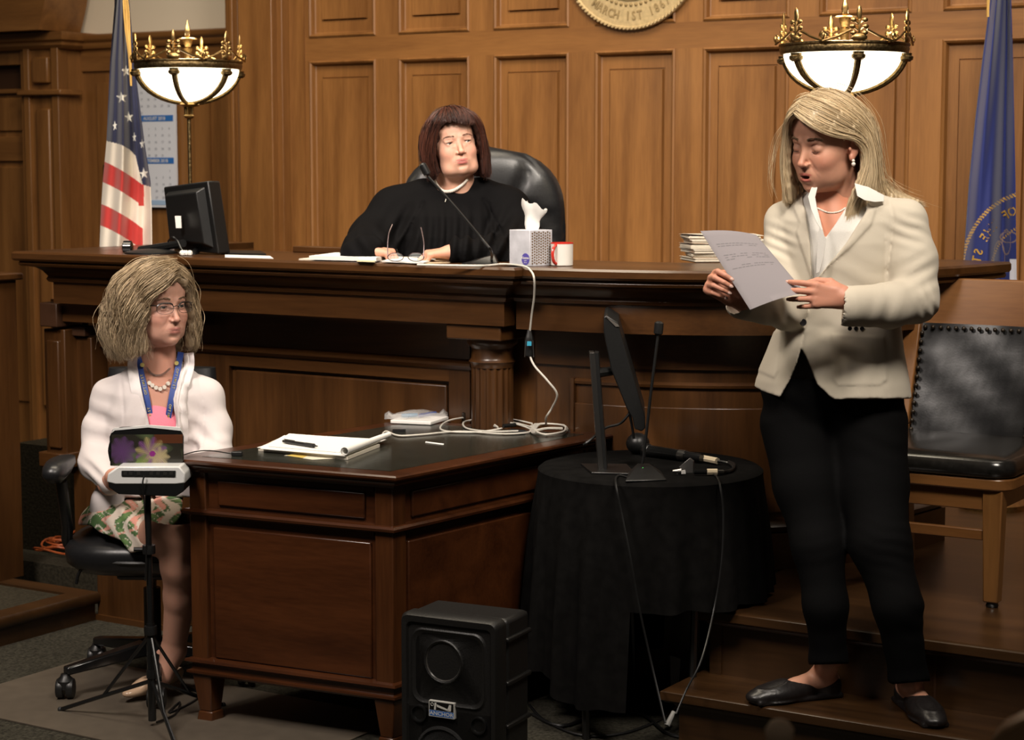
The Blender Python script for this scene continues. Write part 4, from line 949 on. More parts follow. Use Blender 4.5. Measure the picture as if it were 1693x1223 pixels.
M().loft([rrect3(0,wd,-.0,hS,.02,.05),rrect3(0,wd,-.0,hS,.02,.012),rrect3(.006,wd-.006,.006,hS-.006,.018,.0),rrect3(.018,wd-.018,.018,hS-.022,.015,.002),rrect3(.022,wd-.022,.022,hS-.026,.014,.009),rrect3(.05,wd-.05,.05,hS-.05,.01,.009)]).xf(Sm).build('front_bezel',SPM,sk)
xc=wd*.44;zc_=.345
def yl(prof,mat,nm,cx,cz,n=36,par=sk,ang=60):
    return M().lathe(prof,(0,0,0),n).xf(Sm@Matrix.Translation((cx,0,cz))@RX).build(nm,mat,par,angle=ang)
def circ3(cx,cz,r,y):return [(cx+r*math.cos(math.radians(a)),y,cz+r*math.sin(math.radians(a))) for a0 in (-90,0,90,180) for a in np.linspace(a0+6,a0+84,6)]
M().box(.02,wd-.02,.009,.06,.02,.222).xf(Sm).build('lower_panel',SPM,sk)
M().loft([rrect3(.02,wd-.02,.222,hS-.024,.014,.010),rrect3(.03,wd-.035,.232,hS-.036,.03,.009),rrect3(.034,wd-.039,.236,hS-.040,.03,.004),rrect3(.042,wd-.047,.244,hS-.048,.03,.009),circ3(xc,zc_,.056,.009),circ3(xc,zc_,.053,.004),circ3(xc,zc_,.049,.006)],caps=False).xf(Sm).build('horn_surround',SPM,sk,angle=60)
M().loft([circ3(xc,zc_,.049,.006),circ3(xc,zc_,.042,.016),circ3(xc,zc_,.033,.032),circ3(xc,zc_,.024,.046),circ3(xc,zc_,.018,.058),circ3(xc,zc_,.001,.059)],caps=False).xf(Sm).build('horn_flare',plain('horn',(.05,.046,.042),.3),sk,angle=80)
for cx,cz in ((.052,.205),(wd-.055,.195)):yl([(.023,-.0085),(.022,-.002),(.019,-.002),(.016,-.0084),(.001,-.0085)],GLOSSB,'bass_port',cx,cz,24)
yl([(.075,-.008),(.074,-.003),(.068,-.002),(.064,-.007),(.001,-.004)],plain('woofer_mesh',(.012,.012,.012),.6,bump=1,nscale=600),'woofer',xc-.005,.105)
BDG=plain('badge_white',(.55,.54,.5),.5);BBL=plain('badge_blue',(.03,.12,.38),.5)
bx0,bx1,bz0,bz1=xc-.042+.005,xc+.030+.005,.205,.245
M().box(bx0,bx1,-.001,.009,bz0,bz1).xf(Sm).build('badge_plate',BDG,sk,smooth=False)
M().box(bx0+.002,bx1-.002,-.0014,0,bz0+.002,bz0+.016).xf(Sm).build('badge_band',BBL,sk,smooth=False)
M().box(bx0+.002,bx1-.002,-.0014,0,bz0+.017,bz1-.002).xf(Sm).build('badge_field',GLOSSB,sk,smooth=False)
m=M();text_m(m,'ANCHOR',.0135,Sm@Matrix.Translation(((bx0+bx1)/2,-.0017,bz0+.0045))@RX,sx=1.15);m.build('badge_lettering',BDG,sk,smooth=False)
m=M()
m.tube([(bx0+.010+.004*math.cos(t),-.0018,bz1-.009+.004*math.sin(t)) for t in np.linspace(0,6.28,12)],.0009,4)
m.loft([[(bx0+.017,-.0022,bz1-.004),(bx0+.022,-.0022,bz1-.004),(bx0+.020,-.0022,bz1-.022),(bx0+.015,-.0022,bz1-.022)],[(bx0+.017,-.001,bz1-.004),(bx0+.022,-.001,bz1-.004),(bx0+.020,-.001,bz1-.022),(bx0+.015,-.001,bz1-.022)]])
m.loft([[(bx0+.022,-.0022,bz1-.008),(bx0+.058,-.0022,bz1-.018),(bx0+.058,-.0022,bz1-.022),(bx0+.024,-.0022,bz1-.014)],[(bx0+.022,-.001,bz1-.008),(bx0+.058,-.001,bz1-.018),(bx0+.058,-.001,bz1-.022),(bx0+.024,-.001,bz1-.014)]])
m.loft([[(bx0+.058,-.0022,bz1-.005),(bx0+.064,-.0022,bz1-.005),(bx0+.063,-.0022,bz1-.021),(bx0+.052,-.0022,bz1-.021)],[(bx0+.058,-.001,bz1-.005),(bx0+.064,-.001,bz1-.005),(bx0+.063,-.001,bz1-.021),(bx0+.052,-.001,bz1-.021)]])
m.xf(Sm).build('anchor_logo',BDG,sk,smooth=False)
for z in (.40,.29,.18,.08):M().box(wd-.006,wd+.006,.05,.185,z,z+.012).xf(Sm).build('side_rib',SPM,sk,bevel=.004)
# ================================================================ STENO STAND AND SCREEN
sp0=Dp(244,800,5.32);px_,py_=sp0[0],sp0[1]
tr_=thing('tripod_stand','thin black tripod stand holding the stenotype machine','stand',(px_,py_,0))
M().tube([(px_,py_,.06),(px_,py_,.70)],.0085,10).build('pole',GLOSSB,tr_);M().tube([(px_,py_,.02),(px_,py_,.30)],.0115,10).build('outer_tube',GLOSSB,tr_)
for z,r_ in ((.28,.018),(.51,.018),(.155,.014)):M().lathe([(r_,z-.012),(r_*1.05,z),(r_,z+.012)],(px_,py_,0),12).build('collar',BLACK,tr_)
M().lathe([(.006,0),(.006,.03)],(0,0,0),8).xf(Matrix.Translation((px_-.012,py_,.51))@Matrix.Rotation(-math.pi/2,4,'Y')).build('knob',BLACK,tr_)
for k,(fx,fy) in enumerate(((lambda p:(p[0]-px_,p[1]-py_))(U(100,1177,0)),(.10,-.20),(.17,.20))):
    M().tube([(px_,py_,.135),(px_+fx,py_+fy,.008)],.006,8).build('leg',GLOSSB,tr_)
    M().tube([(px_,py_,.27),(px_+fx*.52,py_+fy*.52,.07)],.005,8).build('brace',GLOSSB,tr_)
    M().ball((px_+fx,py_+fy,.008),.0085,8,6).build('foot',RUBBER,tr_)
sg=thing('stenotype_machine','stenotype machine with a floral backed screen on the tripod stand','stenotype',(px_,py_,.70))
def hx(nm,front,dep,mat,d=5.26,bev=.003,dz=0):
    a=[Dp(x,y,d) for x,y in front];b=[(p[0],p[1]+dep,p[2]+dz) for p in a];return M().loft([a,b]).build(nm,mat,sg,bevel=bev)
WG=plain('steno_white',(.58,.58,.57),.25)
hx('machine_body',[(176,797),(178,783),(196,771),(297,771),(306,783),(306,799),(290,801),(190,801)],.22,WG,bev=.004)
hx('black_underside',[(178,795),(305,797),(304,812),(290,821),(196,817),(180,806)],.20,GLOSSB,d=5.262)
hx('port_strip',[(201,778),(290,778),(290,788),(201,787)],.01,BLACK,d=5.257,bev=.0005)
m=M()
for x in (204,213,226,247,258,270,280):
    a=[Dp(px,py,5.2565) for px,py in ((x,780),(x+6,780),(x+6,785),(x,785))];m.loft([a,[(p[0],p[1]+.003,p[2]) for p in a]])
m.build('ports',STEEL,sg)
lid=[(182,770),(181,722),(186,710),(200,706),(245,704),(285,706),(298,710),(303,722),(303,770)]
dl=5.33
hx('screen_lid',lid,.012,GLOSSB,d=dl,bev=.002,dz=.0)
hx('lid_edge',[(184,716),(188,708),(245,703),(297,707),(302,716),(299,712),(245,706.5),(190,711.5)],.014,WG,d=dl-.002,bev=.0)
# floral print plate
n=90;xs=np.linspace(184,302,n);ys=np.linspace(718,769,n//2);Xg,Yg=np.meshgrid(xs,ys)
col=np.zeros(Xg.shape+(3,));col[:]=lin((38,36,30))
def noise2(x,y,s=1.,ph=0):return (np.sin(x*.13*s+2*np.sin(y*.09*s+ph))+np.sin(y*.17*s+1.7*np.sin(x*.07*s+ph*2)))*.5
nn=noise2(Xg,Yg,1.,.4);col+=np.clip(nn,0,1)[...,None]*np.array(lin((60,74,46)))
def petal(cx,cy,ang_,L,W_,c,base=.3):
    global col
    dx,dy=Xg-cx,Yg-cy;u=dx*math.cos(ang_)+dy*math.sin(ang_);v=-dx*math.sin(ang_)+dy*math.cos(ang_)
    t=u/L;m_=(t>0)&(t<1);w_=W_*np.sqrt(np.clip(t*(1-t)*4,0,1));a=np.where(m_,np.clip(1.2-np.abs(v)/np.maximum(w_,.01),0,1),0)*(.75+.25*np.sin(v*2.2))
    col=col*(1-a[...,None])+np.array(lin(c))*a[...,None]
for k in range(9):petal(202,745,k*.7,24,8,(79, 53, 90))
for k in range(12):petal(250,748,k*math.pi/6+.2,27,7,((108, 68, 115) if k%2 else (147, 136, 93)))
for k in range(8):petal(264,755,k*math.pi/4,17,5,(154, 141, 108))
for k in range(5):petal(226,762,-.6+k*.55,20,5,(86, 108, 43))
d_=np.hypot(Xg-252,Yg-750);col[d_<5]=lin((120,40,110))
sp3=(Yg<732)&(Xg>255);col[sp3]=col[sp3]*.5+np.array(lin((120,60,30)))*.35
m=M();m.v=[Dp(x,y,dl-.003) for y in ys for x in xs];m.f=[(j*n+i,(j+1)*n+i,(j+1)*n+i+1,j*n+i+1) for j in range(len(ys)-1) for i in range(n-1)]
o=m.build('floral_print',vcol('floral_print',.25,coat=.5),sg,smooth=False);set_tone(o.data,col.reshape(-1,3))
hx('hinge',[(212,769),(290,769),(290,773),(212,773)],.02,BLACK,d=dl-.01,bev=.001)
M().tube(smooth_path([Dp(239,786,5.25),Dp(236,800,5.25),Dp(239,840,5.27),Dp(242,900,5.30),Dp(240,960,5.305)],6),.0022,6).build('cable',BLACK,sg)
M().tube(smooth_path([Dp(183,730,dl+.01),Dp(180,745,dl+.01),Dp(183,762,dl+.01)],4),.003,6).build('side_cable',BLACK,sg)
# floor power cable
tag(M().tube(smooth_path([(px_+.01,py_+.01,.012),U(290,1180,.009),U(297,1160,.009),U(280,1178,.009),U(330,1150,.009),U(300,1130,.009)],6),.003,6).build('thin_cable',BLACK),'thin black cable trailing on the mat beside the shoe','cable')
# ================================================================ OFFICE CHAIR
ox,oy=Dp(250,900,5.78)[0],5.78
oc=thing('office_chair','black leather office chair on casters under the seated woman','chair',(ox,oy,0))
sr_=[];Zs=.475
def ell_ring(cx,cy,rx,ry,z,n=36,p=3):
    o=[]
    for k in range(n):
        t=2*math.pi*k/n;c_,s_=math.cos(t),math.sin(t);o.append((cx+rx*math.copysign(abs(c_)**(2/p),c_),cy+ry*math.copysign(abs(s_)**(2/p),s_),z))
    return o
M().loft([ell_ring(ox,oy,.12,.12,Zs-.105),ell_ring(ox,oy,.21,.21,Zs-.095),ell_ring(ox,oy,.24,.24,Zs-.07),ell_ring(ox,oy,.245,.245,Zs-.03),ell_ring(ox,oy,.23,.235,Zs-.008),ell_ring(ox,oy,.18,.2,Zs)]).build('seat',LEATHER,oc,angle=60)
M().tube([(ox+.245*math.cos(t),oy+.245*math.sin(t),Zs-.05) for t in np.linspace(0,2*math.pi,40)],.006,6).build('seat_piping',BLACK,oc)
M().loft([ell_ring(ox-.02,oy+.27+.02*k,.19-.01*abs(k-2),.04,Zs+.10+.09*k,24) for k in range(5)]).build('backrest',LEATHER,oc,angle=60)
M().tube([(ox,oy+.1,Zs-.1),(ox,oy+.3,Zs-.08),(ox,oy+.33,Zs+.2)],.02,8).build('back_bracket',BLACK,oc)
ar=Dp(101,778,5.62)
M().loft([ell_ring(ar[0],ar[1]-.09,.022,.02,ar[2]-.02,16,2),ell_ring(ar[0],ar[1]-.06,.038,.07,ar[2]+.0,16,2.4),ell_ring(ar[0],ar[1]-.02,.040,.11,ar[2]+.02,16,2.4),ell_ring(ar[0],ar[1],.034,.10,ar[2]+.034,16,2.4),ell_ring(ar[0],ar[1],.012,.05,ar[2]+.038,16,2.4)]).build('armrest',LEATHER,oc,angle=70)
M().tube(smooth_path([Dp(101,795,5.60),Dp(106,830,5.62),Dp(111,868,5.66),Dp(118,905,5.7),(ox-.12,oy-.02,Zs-.10)],5),[.017]*21,10).build('arm_post',BLACK,oc)
a2=(2*ox-ar[0],ar[1]+.06,ar[2]);M().tube(smooth_path([a2,(a2[0],a2[1],a2[2]-.14),(a2[0]-.04,a2[1]+.02,Zs-.12),(ox+.12,oy,Zs-.10)],5),.017,8).build('arm_post',BLACK,oc)
M().loft([ell_ring(a2[0],a2[1],.03,.09,a2[2]-.02,16,2.4),ell_ring(a2[0],a2[1],.038,.11,a2[2],16,2.4),ell_ring(a2[0],a2[1],.02,.06,a2[2]+.02,16,2.4)]).build('armrest',LEATHER,oc,angle=70)
M().tube([(ox,oy,.10),(ox,oy,.30)],.026,14).build('column_cover',BLACK,oc);M().tube([(ox,oy,.29),(ox,oy,.38)],.014,14).build('gas_column',STEEL,oc)
M().box(ox-.09,ox+.07,oy-.09,oy+.09,Zs-.135,Zs-.1).build('tilt_housing',BLACK,oc,bevel=.01)
M().tube(smooth_path([(ox-.08,oy-.05,Zs-.12),Dp(160,932,5.62),Dp(140,936,5.6),Dp(130,948,5.6),Dp(126,965,5.6)],4),.005,8).build('lever',BLACK,oc)
for k in range(5):
    t=math.radians(-150+72*k+ (8 if k==0 else 0));c_,s_=math.cos(t),math.sin(t);r0=.29
    a_=(ox+.03*c_,oy+.03*s_);b_=(ox+r0*c_,oy+r0*s_);n_=(-s_,c_)
    M().loft([[(a_[0]+n_[0]*.025,a_[1]+n_[1]*.025,.095),(a_[0]-n_[0]*.025,a_[1]-n_[1]*.025,.095),(a_[0]-n_[0]*.025,a_[1]-n_[1]*.025,.14),(a_[0]+n_[0]*.025,a_[1]+n_[1]*.025,.14)],
      [(b_[0]+n_[0]*.016,b_[1]+n_[1]*.016,.075),(b_[0]-n_[0]*.016,b_[1]-n_[1]*.016,.075),(b_[0]-n_[0]*.016,b_[1]-n_[1]*.016,.10),(b_[0]+n_[0]*.016,b_[1]+n_[1]*.016,.10)]]).build('base_arm',GLOSSB,oc,bevel=.006)
    for s in (-1,1):
        M().lathe([(.028,-.010),(.030,-.006),(.030,.006),(.028,.010)],(0,0,0),18).xf(Matrix.Translation((b_[0]+s*.015,b_[1],.036))@Matrix.Rotation(math.pi/2,4,'Y')).build('caster_wheel',BLACK,oc)
    M().lathe([(.026,.036),(.027,.06),(.015,.072),(.012,.08)],(b_[0],b_[1],0),14).build('caster_hood',BLACK,oc)
# ================================================================ ORANGE CORD AND FLOOR CABLES
ORM=plain('orange_cord',(.42,.09,.02),.5);oc2=U(100,915,.125);m=M()
for k in range(7):
    cx=oc2[0]+random.uniform(-.03,.03);cy=oc2[1]+.06;rx=.07+random.uniform(-.02,.03);pts=[]
    for t in np.linspace(0,2*math.pi,22):pts.append((cx+rx*math.cos(t+k),cy+.05*math.sin(t+k)*1.1,.13+.010*k*.8+.012*math.sin(2*t+k)+(.02 if k>4 else 0)*math.cos(t+k)))
    m.tube(pts,.0042,6)
tag(m.build('orange_extension_cord',ORM),'orange extension cord heaped in loops on the riser behind the office chair','cord')
def floorcable(pts,r,label,mat=BLACK):
    return tag(M().tube(smooth_path([U(x,y,r+.001) for x,y in pts],6),r,6).build('floor_cable',mat),label,'cable')
floorcable([(880,1180),(930,1200),(1000,1175),(1060,1180),(1100,1210),(1125,1218)],.005,'black cable curving over the carpet under the round table')
floorcable([(875,1165),(900,1190),(960,1215),(1030,1212),(1090,1190),(1116,1170)],.004,'thin black cable lying flat between loudspeaker and steps')
m=M()
p=U(1118,1135,.02);m.loft([[(p[0]-.012,p[1]+.05,0.001),(p[0]+.012,p[1]+.05,.001),(p[0]+.018,p[1]+.06,.09),(p[0]-.014,p[1]+.06,.10)],[(p[0]-.012,p[1]+.053,.001),(p[0]+.012,p[1]+.053,.001),(p[0]+.018,p[1]+.063,.09),(p[0]-.014,p[1]+.063,.10)]])
tag(m.build('white_tag',PAPER,smooth=False),'white paper tag standing behind the corner of the lower step','tag')
p=U(1103,1208,.0);tag(M().tube([(p[0],p[1],.015),(p[0]+.02,p[1]+.02,.05)],[.009,.006],8).build('white_plug',WHITEP),'white cable plug on the floor left of the lower step','plug')
# foreground: wooden rail corner and a blurred knob
fg=thing('gallery_rail','wooden rail of the public seating cut by the lower right corner','rail',(.53,2.1,.0))
a=[Dp(x,y,2.1) for x,y in ((1636,1226),(1655,1207),(1700,1186),(1760,1170),(1760,1300),(1636,1300))]
M().loft([a,[(p[0]+.02,p[1]+.05,p[2]) for p in a]]).build('rail_cap',wood('rail_wood',(.35,.2,.09),(.55,.33,.16),'X',.4),fg,bevel=.004)
p=Dp(1700,1290,2.12);M().box(p[0]-.03,p[0]+.0,2.11,2.145,0,p[2]).build('rail_post',CHAIRH,fg)
kb=Dp(1289,1208,2.1)
kn=thing('rail_knob','pale rounded wooden knob blurred at the lower edge of the picture','knob',(kb[0],kb[1],0))
M().lathe([(.012,kb[2]-.05),(.010,kb[2]-.02),(.015,kb[2]-.008),(.016,kb[2]+.002),(.010,kb[2]+.011),(.002,kb[2]+.014)],(kb[0],kb[1],0),16).build('knob_top',plain('pale_wood',(.85,.62,.42),.5),kn)
M().lathe([(.012,0),(.012,kb[2]-.05)],(kb[0],kb[1],0),12).build('post',CHAIRH,kn)
# ================================================================ IMPLICIT SURFACE SCULPTING (people)
def rotm(ax=0,ay=0,az=0):
    ax,ay,az=map(math.radians,(ax,ay,az))
    return np.array((Matrix.Rotation(az,3,'Z')@Matrix.Rotation(ay,3,'Y')@Matrix.Rotation(ax,3,'X')))
def frame(origin,fwd,up=(0,0,1)):
    """4x4: local +Y = fwd, +Z ~ up, +X = right of the figure's own forward"""
    f=np.array(fwd,float);f/=np.linalg.norm(f);u=np.array(up,float);x=np.cross(f,u);x/=np.linalg.norm(x);u=np.cross(x,f)
    T=np.eye(4);T[:3,0]=x;T[:3,1]=f;T[:3,2]=u;T[:3,3]=origin;return T
class Fld:
    def __init__(s,lo,hi,h):
        s.h=h;s.lo=np.array(lo,np.float32);s.n=np.ceil((np.array(hi)-s.lo)/h).astype(int)+1
        s.ax=[(s.lo[i]+h*np.arange(s.n[i])).astype(np.float32) for i in range(3)]
        s.V=np.full(tuple(s.n),.5,np.float32)
    def _sub(s,lo,hi):
        a=np.clip(np.floor((np.array(lo)-s.lo)/s.h).astype(int),0,s.n);b=np.clip(np.ceil((np.array(hi)-s.lo)/s.h).astype(int)+1,0,s.n)
        if (b<=a).any():return None,None
        sl=tuple(slice(a[i],b[i]) for i in range(3))
        return sl,(s.ax[0][sl[0]][:,None,None],s.ax[1][sl[1]][None,:,None],s.ax[2][sl[2]][None,None,:])
    def _mix(s,sl,d,k,op):
        v=s.V[sl]
        if op=='u':
            if k<=0:s.V[sl]=np.minimum(v,d)
            else:
                h=np.clip(.5+.5*(v-d)/k,0,1);s.V[sl]=v+(d-v)*h-k*h*(1-h)
        elif op=='s':
            if k<=0:s.V[sl]=np.maximum(v,-d)
            else:
                h=np.clip(.5-.5*(v+d)/k,0,1);s.V[sl]=v+(-d-v)*h+k*h*(1-h)
    def ell(s,c,r,k=.01,R=None,op='u',T=None):
        c=np.array(c,float);r=np.array(r,float)
        R=np.eye(3) if R is None else R
        if T is not None:c=(T@np.append(c,1))[:3];R=T[:3,:3]@R
        e=np.sqrt(((R*r)**2).sum(1))+k+2.5*s.h;sl,g=s._sub(c-e,c+e)
        if sl is None:return s
        x,y,z=[g[i]-np.float32(c[i]) for i in range(3)];q=[(R[0,i]*x+R[1,i]*y+R[2,i]*z) for i in range(3)]
        k0=np.sqrt((q[0]/r[0])**2+(q[1]/r[1])**2+(q[2]/r[2])**2);k1=np.sqrt((q[0]/r[0]**2)**2+(q[1]/r[1]**2)**2+(q[2]/r[2]**2)**2)
        s._mix(sl,k0*(k0-1)/np.maximum(k1,1e-6),k,op);return s
    def cap(s,a,b,ra,rb,k=.01,op='u',T=None,sq=None):
        a=np.array(a,float);b=np.array(b,float)
        if T is not None:a=(T@np.append(a,1))[:3];b=(T@np.append(b,1))[:3]
        e=max(ra,rb)+k+2.5*s.h
        if sq is not None:e*=max(1,max(sq))
        sl,g=s._sub(np.minimum(a,b)-e,np.maximum(a,b)+e)
        if sl is None:return s
        x,y,z=[g[i]-np.float32(a[i]) for i in range(3)];d=b-a;L=max(d.dot(d),1e-9)
        t=np.clip((x*d[0]+y*d[1]+z*d[2])/L,0,1)
        rr=ra+(rb-ra)*t
        if sq is None: D_=np.sqrt((x-t*d[0])**2+(y-t*d[1])**2+(z-t*d[2])**2)-rr
        else: D_=np.sqrt(((x-t*d[0])/sq[0])**2+((y-t*d[1])/sq[1])**2+((z-t*d[2])/sq[2])**2)-rr
        s._mix(sl,D_,k,op);return s
    def chain(s,pts,rs,k=.01,k0=None,op='u',T=None):
        for i in range(len(pts)-1):s.cap(pts[i],pts[i+1],rs[i],rs[i+1],k if i or k0 is None else k0,op,T)
        return s
    def box(s,c,hf,rd=.005,k=.01,R=None,op='u',T=None):
        c=np.array(c,float);hf=np.array(hf,float)-rd;R=np.eye(3) if R is None else R
        if T is not None:c=(T@np.append(c,1))[:3];R=T[:3,:3]@R
        e=np.abs(R)@(hf+rd)+k+2.5*s.h;sl,g=s._sub(c-e,c+e)
        if sl is None:return s
        x,y,z=[g[i]-np.float32(c[i]) for i in range(3)];q=[np.abs(R[0,i]*x+R[1,i]*y+R[2,i]*z)-hf[i] for i in range(3)]
        d=np.sqrt(np.maximum(q[0],0)**2+np.maximum(q[1],0)**2+np.maximum(q[2],0)**2)+np.minimum(np.maximum(np.maximum(q[0],q[1]),q[2]),0)-rd
        s._mix(sl,d,k,op);return s
    def disp(s,fn):
        g=(s.ax[0][:,None,None],s.ax[1][None,:,None],s.ax[2][None,None,:]);m=np.abs(s.V)<.05
        P_=np.stack([np.broadcast_to(a,s.V.shape)[m] for a in g],1);s.V[m]+=fn(P_).astype(np.float32);return s
    def cut(s,fn,k=.004): # keep where fn(P)<0
        g=(s.ax[0][:,None,None],s.ax[1][None,:,None],s.ax[2][None,None,:]);m=s.V<.03
        P_=np.stack([np.broadcast_to(a,s.V.shape)[m] for a in g],1);s.V[m]=np.maximum(s.V[m],fn(P_).astype(np.float32));return s
    def mesh(s,sm=1):
        V=s.V;S=V<0;n=V.shape;c=tuple(i-1 for i in n)
        cnt=np.zeros(c,np.int8)
        offs=[(i,j,k) for i in (0,1) for j in (0,1) for k in (0,1)]
        sl=lambda o:tuple(slice(o[i],n[i]-1+o[i]) for i in range(3))
        for o in offs:cnt+=S[sl(o)]
        act=(cnt>0)&(cnt<8);I=np.argwhere(act);idx=np.full(c,-1,np.int32);idx[act]=np.arange(len(I))
        acc=np.zeros((len(I),3),np.float32);num=np.zeros(len(I),np.float32)
        for a in offs:
            for ax in range(3):
                if a[ax]:continue
                b=list(a);b[ax]=1;va=V[I[:,0]+a[0],I[:,1]+a[1],I[:,2]+a[2]];vb_=V[I[:,0]+b[0],I[:,1]+b[1],I[:,2]+b[2]]
                m=(va<0)!=(vb_<0);t=np.where(m,va/np.where(m,va-vb_,1),0);p=np.array(a,np.float32)[None]+np.zeros((len(I),3),np.float32);p[:,ax]+=t
                acc[m]+=p[m];num+=m
        P_=(acc/num[:,None]+I)*s.h+s.lo
        Q=[]
        for ax in range(3):
            o1,o2=[(1,2),(2,0),(0,1)][ax];a=[slice(1,n[i]-1) for i in range(3)];b=list(a);a[ax]=slice(0,n[ax]-1);b[ax]=slice(1,n[ax])
            A=S[tuple(a)];B_=S[tuple(b)];E_=np.argwhere(A!=B_);
            if len(E_)==0:continue
            base=E_.copy();base[:,o1]+=1;base[:,o2]+=1
            fl=A[E_[:,0],E_[:,1],E_[:,2]]
            def ix(d1,d2):
                q=base.copy();q[:,o1]-=d1;q[:,o2]-=d2;return idx[q[:,0],q[:,1],q[:,2]]
            q=np.stack([ix(0,0),ix(1,0),ix(1,1),ix(0,1)],1);q[~fl]=q[~fl][:,::-1];Q.append(q)
        Q=np.vstack(Q);Q=Q[(Q>=0).all(1)]
        for _ in range(sm):
            nb=np.zeros_like(P_);nn_=np.zeros(len(P_),np.float32)
            for i in range(4):
                for a_,b_ in ((Q[:,i],Q[:,(i+1)%4]),(Q[:,(i+1)%4],Q[:,i])):
                    for d in range(3):nb[:,d]+=np.bincount(a_,P_[b_,d],len(P_)).astype(np.float32)
                    nn_+=np.bincount(a_,minlength=len(P_))
            P_=P_*.4+.6*nb/np.maximum(nn_,1)[:,None]
        return P_,Q
def np_mesh(name,P_,Q,mat,parent=None,org=None,tone=None,smooth=True):
    if parent is not None:org=ORG[parent.name]
    elif org is None:org=(float(P_[:,0].mean()),float(P_[:,1].mean()),float(P_[:,2].min()))
    me=bpy.data.meshes.new(name);P_=np.asarray(P_,np.float32)-np.array(org,np.float32);k=Q.shape[1]
    me.vertices.add(len(P_));me.vertices.foreach_set('co',P_.ravel());me.loops.add(Q.size);me.loops.foreach_set('vertex_index',Q.astype(np.int32).ravel())
    me.polygons.add(len(Q));me.polygons.foreach_set('loop_start',np.arange(0,Q.size,k,dtype=np.int32));me.polygons.foreach_set('loop_total',np.full(len(Q),k,np.int32))
    me.update(calc_edges=True);me.validate()
    if smooth:me.polygons.foreach_set('use_smooth',[True]*len(me.polygons))
    if tone is not None:set_tone(me,tone)
    me.materials.append(mat);o=bpy.data.objects.new(name,me);C.objects.link(o)
    if parent is not None:o.parent=parent
    else:o.location=org
    ORG[o.name]=tuple(org);return o
def join_pq(L):
    Ps,Qs,b=[],[],0
    for p,q in L:Ps.append(p);Qs.append(q+b);b+=len(p)
    return np.vstack(Ps),np.vstack(Qs)
def tf(T,P_):return P_@T[:3,:3].T.astype(np.float32)+T[:3,3].astype(np.float32)
def itf(T,P_):return (P_-T[:3,3])@T[:3,:3]
def pt(T,p):return tuple((T@np.append(np.array(p,float),1))[:3])
